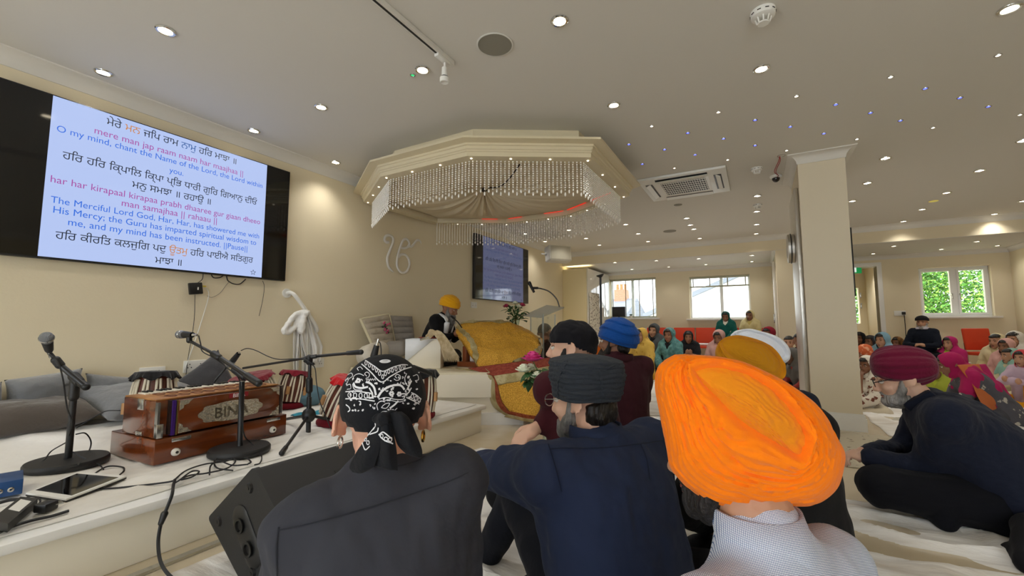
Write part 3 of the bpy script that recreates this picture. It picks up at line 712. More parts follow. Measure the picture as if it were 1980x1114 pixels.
# wall speakers
def wall_speaker(p, rz, lab, tilt=R(12), s=1.0):
    t = thing('wall_speaker', lab, 'speaker', p, rz)
    M = Matrix.Rotation(tilt, 4, 'X')
    MB().prism([(-.21*s, -.07, -.14*s), (.21*s, -.07, -.14*s), (.21*s, -.07, .14*s), (-.21*s, -.07, .14*s)], (0, 1, 0), .0).v
    MB().box((0, 0, 0), (.42*s, .2*s, .27*s), bev=.03, seg=3).tx(M).build('cabinet', mat('speaker_white', '#DDD8CA', .5), t, local=True)
    MB().box((0, .1*s, 0), (.37*s, .012, .23*s), bev=.005).tx(M).build('grille', mat('speaker_grille_pale', '#BFB8A4', .8), t, local=True)
    MB().tube([(-.22*s, 0, 0), (-.23*s, -.06, 0), (-.23*s, -.16*s, .02), (.23*s, -.16*s, .02), (.23*s, -.06, 0), (.22*s, 0, 0)], .012, 6).build('bracket', M_WPLASTIC, t, local=True)
    MB().cyl((-.21*s, 0, 0), (-.235*s, 0, 0), .03, seg=16).build('knob', M_WPLASTIC, t, local=True)
    return t
wall_speaker(at(1079, 492, 7.2), R(-128), 'white wall speaker high in the far left corner', R(8))
wall_speaker(at(1992, 438, 6.4), R(100), 'speaker at the right edge of the photo on the beam', R(8), .8)

# ------------------------------------------------------------------ fittings on the left wall
def socket(y, z, lab, w=.146, cable=None):
    t = thing('wall_socket', lab, 'socket', (XL, y, z))
    MB().bx(XL, XL+.01, y-w/2, y+w/2, z-.043, z+.043, .003).build('plate', M_WPLASTIC, t)
    m = MB()
    for dy in ((-.035, .035) if w > .1 else (0,)):
        for q in ((0, .015), (-.011, -.008), (.011, -.008)): m.bx(XL+.0095, XL+.0108, y+dy+q[0]-.003, y+dy+q[0]+.003, z+q[1]-.004, z+q[1]+.004)
    m.build('pin_holes', M_BLACK, t); return t
p = on(916, 590, 0, XL); socket(p.y, p.z, 'white socket on the wall under the second television')
p = on(294, 722, 0, XL); socket(p.y, p.z, 'white socket behind the black covered drum')
p = on(376, 708, 0, XL); socket(p.y, p.z, 'white socket behind the dark leaning cushion')
p = on(612, 702, 0, XL); socket(p.y, p.z, 'white socket low on the wall beside the white scarf')
p = on(378, 558, 0, XL+.05); q = p
t = thing('media_box', 'small black box hanging on its cables under the big television', 'media box', p)
MB().box(q, (.03, .085, .085), (R(8), 0, 0), .006).build('case', M_BLACK, t)
MB().box(q+V3(.0155, .01, 0), (.001, .008, .02)).build('logo', M_WPLASTIC, t)
MB().box(q+V3(0, .05, .02), (.015, .03, .012)).build('plug', mat('yellow_plug', '#B9A23C', .5), t)
def cable(name, lab, pts, r=.0025, m=M_RUBBER, cat='cable', n=8): return tag(MB().tube(spline(pts, n), r, 6).build(name, m), lab, cat)
w0 = lambda x, y, o=.02: on(x, y, 0, XL+o)
cable('cable', 'black cable from the media box up to the television', [w0(381, 548, .05), w0(391, 540, .03), w0(393, 527, .02)])
cable('cable', 'black cable from the media box down behind the dark cushion', [w0(377, 570, .05), w0(376, 610), w0(372, 645), w0(364, 690), w0(358, 740)], .002)
cable('white_cable', 'white cable looping from the media box down the wall', [w0(390, 553, .06), w0(401, 560), w0(403, 575), w0(390, 620), w0(377, 660), w0(366, 690), w0(357, 715)], .003, M_WPLASTIC)
cable('white_cable', 'thin grey cable looping under the television', [w0(400, 572), w0(410, 575), w0(425, 567), w0(437, 552), w0(443, 545)], .002, mat('grey_cable', '#9A9080', .5))
cable('cable', 'black cable loop hanging under the big television', [w0(438, 534), w0(441, 543), w0(452, 549), w0(464, 549), w0(475, 540)], .004)
cable('cable', 'black cable loop left of the hanging cable loop', [w0(408, 530), w0(413, 537), w0(424, 537), w0(432, 533)], .004)
cable('cable', 'thin loose wire hanging from the right end of the big television', [w0(508, 543), w0(511, 555), w0(508, 580), w0(501, 611)], .0018)
# grab rail and white scarf
t = thing('grab_rail', 'white angled grab rail on the wall with a scarf tied round it', 'rail', w0(555, 567))
a = on(555, 567, 0, XL+.01)
MB().lathe([(.0005, 0), (.04, 0), (.04, .012), (.0005, .016)], (XL, a.y, a.z), 24, (1, 0, 0)).build('flange', M_WPLASTIC, t)
MB().tube(spline([(XL+.005, a.y, a.z), (XL+.06, a.y+.01, a.z), (XL+.09, a.y+.05, a.z-.05), (XL+.09, a.y+.22, a.z-.26), (XL+.07, a.y+.27, a.z-.33), (XL+.005, a.y+.28, a.z-.34)], 8), .0165, 14).build('tube', M_WPLASTIC, t)
M_SCARFW = cloth('white_muslin', '#EDEBE6', bump=(26, .6, (1, 1, .25)))
t = thing('white_scarf', 'long white muslin scarf knotted round the wall rail', 'scarf', w0(590, 640))
def tail(name, rows, th=.02):
    """hanging cloth: rows of (left px, right px, y px), pleated"""
    def fn(u, v):
        i = min(len(rows)-2, int(v*(len(rows)-1))); f = v*(len(rows)-1)-i; l = rows[i][0]*(1-f)+rows[i+1][0]*f; r = rows[i][1]*(1-f)+rows[i+1][1]*f; y = rows[i][2]*(1-f)+rows[i+1][2]*f
        return on(l+(r-l)*u, y, 0, XL+.075+th*math.sin(u*11+v*1.5)+.4*th*math.sin(u*27+1))
    MB().grid(fn, 48, 24).build(name, M_SCARFW, t, solid=.004)
tail('scarf_tail', [(581, 598, 600), (582, 612, 640), (585, 624, 670), (590, 622, 688), (596, 619, 700)], .022)
tail('scarf_tail', [(568, 582, 605), (567, 582, 660), (567, 577, 700), (569, 576, 752)], .01)
tail('scarf_tail', [(583, 594, 605), (581, 600, 650), (584, 600, 700), (584, 598, 770)], .016)
m = MB(); kp = [on(x, y, 0, XL+.10) for x, y in ((590, 604), (572, 608), (556, 628), (549, 640), (558, 643), (570, 632), (582, 612), (590, 604))]
m.chain(spline(kp, 5), [.024]*60).ell(on(588, 606, 0, XL+.10), (.05, .05, .035))
m.chain([on(589, 604, 0, XL+.12), on(586, 622, 0, XL+.13), on(582, 640, 0, XL+.12)], [.02, .026, .032])
m.remesh(.009, 4).wrinkle(.006, 30).build('knot', M_SCARFW, t)

# ------------------------------------------------------------------ cushions against the left wall
def cushion(name, lab, corners, thick, m, dent=0, seed=0, cat='cushion', grp=None, n=24, sag=.06):
    """pillow stretched over four world points a b c d"""
    a, b, c, d = [Vector(p) for p in corners]; N = (b-a).cross(d-a).normalized(); mb = MB()
    for sd in (1, -1):
        def fn(u, v):
            e = (1-abs(2*u-1)**3.2)*(1-abs(2*v-1)**3.2)
            cu, cv = 2*u-1, 2*v-1; pin = 1-sag*(1-cv*cv)*abs(cu)**3; pin2 = 1-sag*(1-cu*cu)*abs(cv)**3
            uu, vv = .5+.5*cu*pin, .5+.5*cv*pin2
            p = (a*(1-uu)+b*uu)*(1-vv)+(d*(1-uu)+c*uu)*vv
            w = .5+.5*mnoise.noise(p*9+V3(seed, 0, 0))
            return p + N*sd*thick/2*(e**.55)*(.85+.3*w) + N*.006*mnoise.noise(p*22+V3(seed, 3, 0))*e
        k = len(mb.v); mb.grid(fn, n, n)
        if sd < 0:
            nf = len(mb.f)//2; mb.f[nf:] = [f[::-1] for f in mb.f[nf:]]
    # weld the rim
    bm = bmesh.new(); vs = [bm.verts.new(p) for p in mb.v]; [bm.faces.new([vs[i] for i in f]) for f in mb.f]
    bmesh.ops.remove_doubles(bm, verts=bm.verts, dist=.0005); mb = MB().bm(bm)
    return tag(mb.build(name, m, angle=70), lab, cat, grp)
M_GREYV = cloth('grey_velvet', '#77787A', sheen=.5, bump=(20, .45)); M_GREYD = cloth('dark_grey_velvet', '#3F3F42', sheen=.4, bump=(16, .5)); M_BROWNV = cloth('brown_velvet', '#5B534C', sheen=.4, bump=(18, .5))
wl = XL+.10
cushion('bolster_cushion', 'grey velvet bolster against the wall behind the left microphone stand', [on(8, 795, 0, wl), on(158, 772, 0, wl), on(160, 712, 0, wl), on(8, 735, 0, wl)], .2, M_GREYV, seed=1)
cushion('bolster_cushion', 'grey velvet bolster at the left edge of the photo', [on(-75, 805, 0, wl), on(4, 797, 0, wl), on(4, 738, 0, wl), on(-75, 755, 0, wl)], .16, M_GREYV, seed=2)
cushion('bolster_cushion', 'grey velvet bolster against the wall behind the harmonium', [on(163, 768, 0, wl), on(300, 760, 0, wl), on(300, 733, 0, wl), on(165, 722, 0, wl)], .14, M_GREYV, seed=3)
cushion('seat_cushion', 'brownish grey flat seat cushion on the stage at the left', [(-3.56, .30, SZ+.20), (-3.22, .30, SZ+.16), (-3.22, 1.0, SZ+.16), (-3.56, 1.03, SZ+.20)], .17, M_BROWNV, seed=4)
cushion('seat_cushion', 'lighter grey seat cushion left of the harmonium', [(-3.54, .92, SZ+.27), (-3.16, 1.0, SZ+.13), (-3.16, 1.6, SZ+.13), (-3.54, 1.5, SZ+.25)], .15, M_GREYV, seed=5)
cushion('leaning_cushion', 'dark grey cushion leaning on the wall behind the harmonium', [on(352, 775, 0, XL+.24), on(465, 760, 0, XL+.24), on(422, 676, 0, XL+.10), on(345, 735, 0, XL+.14)], .11, M_GREYD, seed=6)
M_TEAL = cloth('teal_cotton', '#62808F')
c = on(596, 787, 2, SZ); m = MB().ell(c+V3(0, 0, .085), (.115, .13, .085), seg=24); m.remesh(.01, 2).wrinkle(.006, 14)
tag(m.build('round_cushion', M_TEAL), 'small teal round cushion behind the red covered drum', 'cushion')
cu = on(590, 806, 2, SZ)
tag(MB().grid(lambda u, v: cu+V3(-.05+.14*u, -.08+.2*v, .014+.012*math.sin(u*9+v*5)), 16, 16).build('turquoise_cloth', cloth('turquoise', '#3F95AE'), solid=.006), 'small turquoise cloth lying beside the harmonium', 'cloth')

# ------------------------------------------------------------------ harmonium
M_WOOD = mat('varnished_teak', '#7A3A14', .18, var=('#4A1E0A', 3.0, .3, .75, (1, 7, 7)), coat=.6)
M_FRET = mat('light_fretwood', '#B77F45', .4, var=('#8F5A2A', 9, .4, .6))
M_NICKEL = mat('stamped_nickel', '#D5CFC0', .2, 1, bump=(60, .5))
hm = thing('harmonium', 'polished brown wooden harmonium with bellows and chrome nameplate on the stage', 'harmonium', (-2.435, .945, SZ+.012), R(93.5)); hm.scale = (.965, 1.22, .915)
H = dict(parent=hm, local=True)
MB().bx(0, .69, .0, .34, 0, .125, .004).build('base_case', M_WOOD, **H)
MB().bx(.004, .645, .02, .262, .129, .315, .004).build('body', M_WOOD, **H)
MB().bx(.006, .643, .022, .260, .315, .323, .002).build('top_board', M_FRET, **H)
m = MB()
for k in range(9):
    for q in (0, 1):
        c = (.10+.06*k, .075+.09*q, .324); m.tube([(c[0]+.02*math.cos(a)*(1+.25*math.cos(3*a)), c[1]+.028*math.sin(a), c[2]) for a in [i*PI/8 for i in range(16)]], .003, 5, closed=True)
m.build('fretwork', mat('fret_dark', '#6A3815', .5), **H)
M_IVORY = mat('ivory', '#EDE6D5', .3)
for k in range(26): MB().bx(.06+.0215*k, .06+.0215*k+.0195, .20, .262, .316, .330, .002).build('white_key', M_IVORY, **H)
for k in range(25):
    if k % 7 not in (2, 6): MB().bx(.0745+.0215*k, .0745+.0215*k+.011, .222, .262, .33, .338, .002).build('black_key', M_BLACK, **H)
MB().bx(.085, .625, -.012, .02, .140, .312, .003).build('bellows_board', M_WOOD, **H)
bl = MB()
for k in range(5): bl.bx(.055+.004*(k % 2), .655-.004*(k % 2), .0+.004*k, .004+.004*k, .14, .312)
bl.build('bellows', mat('bellows_dark', '#2B1710', .6), **H)
MB().bx(.062, .076, -.008, .018, .135, .312).build('bellows_cloth', cloth('purple_cloth', '#3F1E6A'), **H)
MB().bx(.078, .084, -.010, .018, .135, .312).build('brass_edge', mat('pale_brass', '#C7B06A', .3, 1), **H)
def plate(pts, y, th, nm, mm): MB().prism([(x, y, z) for x, z in pts], (0, -1, 0), th).build(nm, mm, **H)
cx, cz = .345, .215; pl = []
for k in range(60):
    a = k*2*PI/60; q = 1+.05*math.cos(8*a); sx = .165*math.copysign(abs(math.cos(a))**.62, math.cos(a)); sz = .052*math.copysign(abs(math.sin(a))**.75, math.sin(a)); pl.append((cx+sx*q, cz+sz*q))
plate(pl, -.0122, .003, 'nameplate', M_NICKEL)
def hletter(s, size, x, z, y, m, th=.003, nm='lettering'):
    t = text_mesh(s, size, 'CENTER'); w = MB()
    n = len(t.v); f = [(x+p.x, z+p.y) for p in t.v]
    w.add([(a, y, b) for a, b in f]+[(a, y-th, b) for a, b in f], [tuple(i+n for i in q)[::-1] for q in t.f]+[q for q in t.f])
    ed = {}
    for q in t.f:
        for i in range(3): e = (q[i], q[(i+1) % 3]); ed[e] = 1
    w.add([], [])
    for a, b in list(ed):
        if (b, a) not in ed: w.f.append((a, b, b+n, a+n))
    w.build(nm, m, smooth=False, **H)
hletter('BINA', .082, cx-.005, cz-.03, -.0152, mat('raised_nickel', '#8D8678', .25, 1), .004)
MB().bx(.325, .43, -.0135, -.0122, .283, .309).build('red_label', mat('red_label', '#8E1A22', .4), **H)
hletter('BINA', .030, .3775, .2855, -.0137, mat('label_white', '#F2ECE6', .4), .001)
for sx, x in ((1, .088), (-1, .622)):
    for sz, z in ((1, .142), (-1, .31)):
        plate([(x, z), (x+sx*.06, z), (x+sx*.045, z+sz*.012), (x+sx*.04, z+sz*.022), (x+sx*.02, z+sz*.026), (x+sx*.016, z+sz*.042), (x, z+sz*.052)], -.0122, .0015, 'corner_plate', M_NICKEL)
for x in (.09, .60):
    MB().lathe([(.0005, .012), (.012, .012), (.018, .008), (.02, 0), (.0005, 0)], (x, 0, .045), 20, (0, -1, 0)).build('bumper', mat('bumper_white', '#E8E2D6', .4), **H)
    MB().lathe([(.0005, .0135), (.007, .013), (.007, .011), (.0005, .011)], (x, 0, .045), 14, (0, -1, 0)).build('screw', M_DARKMETAL, **H)
for x in (.07, .56):
    MB().bx(x, x+.085, -.003, 0, .098, .116, .001).build('catch', M_STEEL, **H)
MB().bx(.004, .03, -.002, .02, .131, .20, .001).bx(.004, .014, .0, .02, .20, .31).build('end_bracket', M_STEEL, **H)
for z0, z1 in ((.262, .318), (.131, .152)):
    MB().bx(-.0015, .004, .10, .145, z0, z1, .001).bx(-.006, .0, .112, .133, z0+.005, z1-.005, .001).build('latch', M_STEEL, **H)
MB().bx(.0, .652, -.0, .0, 0, 0).v
for x in (.645, .655): MB().bx(x, x+.004, .0, .03, .135, .315, .001).build('edge_strip', M_STEEL, **H)

# ------------------------------------------------------------------ tablas
M_STRAP = cloth('cream_strap', '#E6DCC6', rough=.6); M_TWOOD = mat('drum_wood', '#4A241B', .4, var=('#6B3626', 6, .3, .7)); M_PEG = mat('peg_wood', '#B58756', .5)
def tabla(name, lab, loc, r0, r1, h, tilt, cover, frill, skirt=.045, metal=None, ring=None, rz=0):
    """bottom radius r0, head radius r1; laced with straps, a cloth cover tied over the head"""
    t = thing(name, lab, 'drum', loc, rz); M = Matrix.Translation((0, 0, .035)) @ Matrix.Rotation(tilt, 4, 'X')
    pr = [(.001, 0), (r0*.8, 0), (r0, .012)] + [(r0+(r1-r0)*k/8+.35*r0*math.sin(PI*k/8)*(1 if metal else .35), .012+(h-.012)*k/8) for k in range(1, 8)] + [(r1, h), (.001, h)]
    rad = lambda z: np.interp(z, [p[1] for p in pr[2:-1]], [p[0] for p in pr[2:-1]])
    MB().lathe(pr, (0, 0, 0), 32).tx(M).build('shell', metal or M_TWOOD, t, local=True)
    st = MB(); n = 22
    for k in range(n):
        a = 2*PI*k/n; b = a+(.10 if k % 2 else -.02)
        pts = []
        for j in range(9):
            z = .012+(h*.93-.012)*j/8; aa = a+(b-a)*j/8; rr = rad(z)+.006; pts.append((rr*math.cos(aa), rr*math.sin(aa), z))
        st.tube(pts, .0065, 6)
    st.tx(M).build('lacing', M_STRAP, t, local=True)
    for k in range(6):
        a = 2*PI*k/6+.2; z = h*.42; rr = rad(z)+.019
        MB().cyl((rr*math.cos(a), rr*math.sin(a), z-.03), (rr*math.cos(a+.0), rr*math.sin(a), z+.03), .014, seg=12).tx(M).build('tuning_peg', M_PEG, t, local=True)
    cv = MB()
    def cf(u, v):
        a = u*2*PI; q = v
        if q < .6: rr = (r1+.015)*q/.6; z = h+.022-.008*q
        else: f = (q-.6)/.4; rr = r1+.015+.012*f+frill*f*(.5+.5*math.sin(a*13)+.3*math.sin(a*29)); z = h+.016-f*(skirt+.012*math.sin(a*7))
        z += .004*mnoise.noise(V3(math.cos(a)*3, math.sin(a)*3, q*4))
        return M @ V3(rr*math.cos(a), rr*math.sin(a), z)
    c = cv.grid(cf, 130, 22).build('cover', cover, t, local=True, solid=.004)
    MB().tube([M @ V3((r1*.75)*math.cos(a), (r1*.75)*math.sin(a), h+.0165+.003) for a in [i*PI/20 for i in range(40)]], .0022, 5, closed=True).build('gold_trim', mat('gold_thread', '#C9A54A', .4, .6), c, local=False)
    rc = ring or cloth('maroon_ring', '#6E1420')
    MB().tube([(r0*.95*math.cos(a), r0*.95*math.sin(a), .022) for a in [i*PI/16 for i in range(32)]], .024, 10, closed=True).build('cushion_ring', rc, t, local=True)
    return t
M_BLKVEL = cloth('black_velvet', '#121113', sheen=.3); M_REDVEL = cloth('red_cotton', '#C4161C', sheen=.3); M_MARVEL = cloth('maroon_velvet', '#7C1426', sheen=.3)
tabla('tabla', 'black covered tabla drum standing behind the harmonium', (-3.02, 1.15, SZ+.03), .10, .08, .305, R(-5), M_BLKVEL, .012, .035, rz=R(60))
tabla('bayan', 'chrome bass drum with maroon cover by the wall', on(510, 764, 0, -3.22)*1.0 if False else V3(-3.24, 1.87, SZ+.012), .10, .12, .23, R(14), M_MARVEL, .012, .02, metal=M_CHROME)
tabla('tabla', 'wooden drum with cream lacing beside the chrome bass drum', (-3.24, 2.13, SZ+.012), .10, .085, .23, R(-10), M_MARVEL, .008, .03)
tabla('tabla', 'red covered drum with cream lacing beside the tripod stand', (-2.42, 1.93, SZ+.012), .115, .095, .25, R(-20), M_REDVEL, .016, .04, rz=R(-60))
tabla('tabla', 'black covered drum half hidden behind the bandana head', (-2.10, 2.33, SZ+.012), .11, .10, .28, R(-4), M_BLKVEL, .014)

# ------------------------------------------------------------------ microphones and stands
def mic(lab, p, d, L=.17, r=.024):
    """handheld vocal microphone, head at p, body running back along d"""
    d = Vector(d).normalized(); t = thing('microphone', lab, 'microphone', p)
    MB().lathe([(.0005, -.027), (.012, -.026), (.021, -.017), (r, -.004), (r, .006), (.021, .016), (.017, .024)], p, 20, d).build('grille', mat('mic_mesh', '#8B8E92', .45, .9, bump=(300, .6)), t)
    MB().lathe([(r+.001, -.004), (r+.0025, 0), (r+.001, .004)], p, 20, d, False).build('band', M_STEEL, t)
    MB().lathe([(.017, .022), (.019, .03), (.0145, .09), (.0115, L), (.0005, L)], p, 18, d).build('handle', M_BLACKMATT, t)
    MB().lathe([(.009, L-.003), (.009, L+.018), (.0065, L+.024), (.006, L+.05), (.0005, L+.05)], p, 14, d).build('connector', M_STEEL, t)
    return t
def clip(m, p, d):  # mic clip hugging the handle
    d = Vector(d).normalized(); m.tube([p-d*.025, p+d*.025], .019, 10)
# left stand
g0 = on(130, 905, 2, SZ)+V3(0, 0, .012); d0 = 2.02
t = thing('microphone_stand', 'black round base microphone stand at the left end of the stage', 'microphone stand', g0)
MB().lathe([(.0005, 0), (.142, 0), (.145, .004), (.145, .022), (.14, .03), (.02, .034), (.0005, .034)], g0, 40).build('base', M_BLACKMATT, t)
tp = at(145, 738, d0)
MB().cyl(g0+V3(0, 0, .02), tp, .0135, seg=14).build('pole', M_DARKMETAL, t)
MB().cap(tp-V3(0, 0, .07), tp-V3(0, 0, .0), .02).build('clutch', M_BLACK, t)
b0 = at(166, 748, d0-.03); b1 = at(116, 706, d0-.05); b2 = at(96, 682, d0-.07)
MB().tube([b0, b1], .012, 10).tube([b1, b2], .008, 8).build('boom_arm', M_DARKMETAL, t)
MB().cap(at(143, 728, d0-.01), at(152, 738, d0-.01), .022).cap(at(158, 742, d0-.02), at(166, 748, d0-.03), .017).build('swivel', M_BLACK, t)
MB().cap(at(126, 745, d0), at(141, 743, d0), .006).build('wing_nut', M_BLACK, t)
MB().cap(b1, b2.lerp(b1, .6), .018).build('mic_clip', M_BLACK, t)
mp = at(90, 654, d0-.14); mic('grey headed microphone on the left stand, pointing at the viewer', mp, b2-mp, .10)
cable('microphone_cable', 'black cable running down the left microphone stand to its base', [b2, at(112, 700, d0-.08), at(122, 735, d0-.08), at(130, 790, d0-.06), at(140, 820, d0-.04), on(129, 860, 2, SZ+.1), on(150, 880, 2, SZ+.06), on(190, 898, 2, SZ+.02), on(200, 908, 2, SZ+.016)], .003)
cable('microphone_cable', 'black cable looping behind the left stand base', [at(146, 840, d0+.02), at(165, 838, d0+.05), at(176, 855, d0+.1), on(170, 876, 2, SZ+.02), on(150, 900, 2, SZ+.05)], .003)
cable('audio_cable', 'black cable trailing over the base of the left stand toward the blue box', [on(129, 855, 2, SZ+.12), on(100, 872, 2, SZ+.06), on(84, 890, 2, SZ+.045), on(50, 912, 2, SZ+.02), on(33, 927, 2, SZ+.02), on(30, 940, 2, SZ+.02)], .003)
# harmonium stand
g1 = on(463, 880, 2, SZ)+V3(0, 0, .012); d1 = 2.25
t = thing('microphone_stand', 'black boom microphone stand in front of the harmonium', 'microphone stand', g1)
MB().lathe([(.0005, 0), (.135, 0), (.138, .004), (.138, .022), (.132, .03), (.02, .034), (.0005, .034)], g1, 40).build('base', M_BLACKMATT, t)
tp = at(468, 738, d1)
MB().cyl(g1+V3(0, 0, .02), tp, .013, seg=14).build('pole', M_DARKMETAL, t)
c0, c1, c2 = at(500, 741, d1-.12), at(415, 685, d1+.02), at(366, 659, d1+.08)
MB().tube([c0, c1], .011, 10).tube([c1, c2], .008, 8).build('boom_arm', M_DARKMETAL, t)
MB().cap(at(500, 741, d1-.12), at(478, 727, d1-.08), .018).build('counterweight', M_BLACK, t)
MB().cap(at(455, 715, d1-.03), at(472, 728, d1-.04), .02).build('swivel', M_BLACK, t)
MB().cap(at(413, 684, d1+.02), at(423, 691, d1), .017).build('clutch', M_BLACK, t)
MB().cap(at(414, 738, d1-.03), at(436, 712, d1-.02), .006).build('locking_lever', M_BLACK, t)
MB().cap(at(366, 659, d1+.08), at(366, 651, d1+.08), .014).build('mic_clip', M_BLACK, t)
mic('microphone over the harmonium, lying level on its boom', at(350, 647, d1+.1), at(380, 648, d1+.06)-at(350, 647, d1+.1), .075, .02)
cable('microphone_cable', 'black cable wound along the harmonium boom and pole', [at(384, 649, d1+.06), at(388, 665, d1+.05), at(392, 680, d1+.03), at(415, 693, d1+.02), at(440, 712, d1-.04), at(463, 735, d1-.05), at(466, 790, d1-.04), at(472, 840, d1-.04), on(487, 858, 2, SZ+.05), on(505, 880, 2, SZ+.02), on(503, 895, 2, SZ+.016), on(492, 899, 2, SZ+.016)], .003)
# tripod boom stand
g2 = on(597, 842, 2, SZ)+V3(0, 0, .012); d2 = 2.66
t = thing('microphone_stand', 'black tripod boom stand beside the red covered drum', 'microphone stand', g2)
MB().cyl(at(596, 838, d2), at(598, 768, d2), .014, seg=12).cyl(at(598, 768, d2), at(599, 700, d2), .010, seg=12).build('pole', M_DARKMETAL, t)
MB().cap(at(598, 735, d2), at(598, 755, d2), .02).build('clutch', M_BLACK, t)
MB().ell(at(597, 803, d2), (.04, .04, .045)).build('hub', M_BLACK, t)
for fx, fy in ((545, 876), (668, 812), (548, 815)):
    f = on(fx, fy, 2, SZ+.02) if fx != 548 else on(545, 812, 2, SZ+.02)
    if fx == 668: f = on(672, 818, 2, SZ+.02)
    lg = MB().tube([at(597, 803, d2), f], .009, 10).build('leg', M_DARKMETAL, t)
    a = f+(at(597, 803, d2)-f)*.12; MB().cap(f, a, .014, .012).build('rubber_foot', M_BLACK, lg)
e0, e1, e2, e3 = at(470, 712, d2+.18), at(590, 693, d2), at(612, 689, d2), at(698, 681, d2-.1)
MB().tube([e0, e1], .0075, 8).tube([e1, e2], .013, 10).tube([e2, e3], .009, 10).build('boom_arm', M_DARKMETAL, t)
MB().cap(at(672, 683, d2-.06), e3, .013, .016).build('counterweight', M_BLACK, t)
MB().cap(at(598, 700, d2), at(598, 692, d2), .02).cap(at(605, 704, d2), at(590, 698, d2), .01).build('swivel', M_BLACK, t)
mq = at(446, 703, d2+.2); mic('slim black microphone pointing down beside the tripod boom', mq, at(466, 678, d2+.18)-mq, .05, .016)
cable('microphone_cable', 'black cable arching from the slim microphone along the tripod boom', [at(466, 678, d2+.17), at(478, 674, d2+.15), at(495, 678, d2+.12), at(520, 690, d2+.1), at(540, 695, d2+.05), at(570, 694, d2-.02), at(590, 695, d2-.03), at(608, 710, d2-.03), at(612, 740, d2-.04), at(618, 775, d2-.05), at(628, 800, d2-.1), on(640, 828, 2, SZ+.02), on(654, 836, 2, SZ+.016)], .003)
# boom and microphone behind the bandana
d3 = 2.3; t = thing('boom_arm', 'black microphone boom showing above the bandana', 'microphone stand', at(780, 712, d3))
MB().tube([at(735, 690, d3), at(760, 694, d3), at(832, 722, d3+.05)], .009, 10).build('boom_tube', M_DARKMETAL, t)
MB().cap(at(752, 692, d3), at(763, 696, d3), .014).cap(at(800, 710, d3), at(832, 722, d3+.05), .012).build('swivel', M_BLACK, t)
MB().tube([at(752, 694, d3), V3(at(752, 694, d3).x, at(752, 694, d3).y, SZ+.02)], .009, 10).build('pole', M_DARKMETAL, t)
mic('slim black microphone rising behind the bandana', at(720, 700, d3), at(729, 666, d3)-at(720, 700, d3), .075, .014)
cable('microphone_cable', 'black cable hanging from the microphone behind the bandana', [at(731, 661, d3), at(735, 664, d3), at(737, 680, d3), at(736, 700, d3)], .003)

# ------------------------------------------------------------------ tablet, boxes and cables at the stage front
tb = [on(50, 953, 2, SZ+.03), on(152, 912, 2, SZ+.03), on(245, 920, 2, SZ+.03), on(128, 965, 2, SZ+.03)]
t = thing('tablet', 'white framed tablet lying dark on the stage edge', 'tablet', (tb[0]+tb[2])/2-V3(0, 0, .008))
MB().prism([p-V3(0, 0, .012) for p in tb], (0, 0, 1), .006).build('black_case', M_BLACK, t)
MB().prism([p-V3(0, 0, .006) for p in tb], (0, 0, 1), .006).build('frame', M_WPLASTIC, t)
def quad(u0, u1, v0, v1, z): 
    f = lambda u, v: (tb[0]*(1-u)+tb[1]*u)*(1-v)+(tb[3]*(1-u)+tb[2]*u)*v+V3(0, 0, z)
    return [f(u0, v0), f(u1, v0), f(u1, v1), f(u0, v1)]
MB().prism(quad(.12, .90, .06, .94, 0), (0, 0, 1), .0008).build('screen', M_SCRBLK, t)
q = on(18, 945, 2, SZ); 
t = thing('effects_box', 'blue metal box with jack sockets at the left edge of the stage', 'effects box', q+V3(0, 0, .012))
ba = on(-60, 975, 2, SZ+.012); bb_ = on(43, 955, 2, SZ+.012); bd_ = (bb_-ba).normalized(); bn = Vector((-bd_.y, bd_.x, 0))
if bn.x > 0: bn = -bn
F = frame(bb_, bn); wd = (bb_-ba).length; MB().box((-wd/2, .08, .028), (wd, .16, .056), bev=.003).tx(F).build('case', mat('blue_enamel', '#1E4A80', .4), t)
s = -1 if (F @ V3(-.1, 0, 0)-bb_).dot(ba-bb_) > 0 else 1
for k in range(3): MB().lathe([(.004, 0), (.009, .001), (.009, .004), (.004, .005)], F @ V3(-.02-.028*k-.01, 0, .024), 14, F.to_3x3() @ V3(0, -1, 0), False).build('jack_socket', M_STEEL, t)
for k in range(3): MB().lathe([(.0005, .012), (.011, .012), (.013, 0), (.0005, 0)], F @ V3(-.1-.04*k, .04, .056), 16).build('knob', M_STEEL, t)
t = thing('power_adapter', 'black power adapter with white label beside the tablet', 'power adapter', on(30, 1000, 2, SZ+.014))
pa = [on(-20, 1022, 2, SZ+.02), on(38, 975, 2, SZ+.02), on(72, 978, 2, SZ+.02), on(14, 1030, 2, SZ+.02)]
MB().prism(pa, (0, 0, 1), .026).build('case', M_BLACK, t)
MB().prism([pa[0].lerp(pa[1], .45)+V3(0, 0, .026)+(pa[3]-pa[0])*.2, pa[0].lerp(pa[1], .9)+V3(0, 0, .026)+(pa[3]-pa[0])*.2, pa[0].lerp(pa[1], .9)+V3(0, 0, .026)+(pa[3]-pa[0])*.85, pa[0].lerp(pa[1], .45)+V3(0, 0, .026)+(pa[3]-pa[0])*.85], (0, 0, 1), .0006).build('label', M_WPLASTIC, t)
c = on(88, 990, 2, SZ+.014); t = thing('mains_plug', 'black mains plug lying beside the power adapter', 'plug', c)
MB().box(c+V3(0, 0, .018), (.045, .045, .03), (0, 0, .5), .006).build('body', M_BLACK, t)
for k in (-1, 0, 1): MB().box(c+V3(.012*k, .03, .02), (.006, .02, .004)).build('pin', M_STEEL, t)
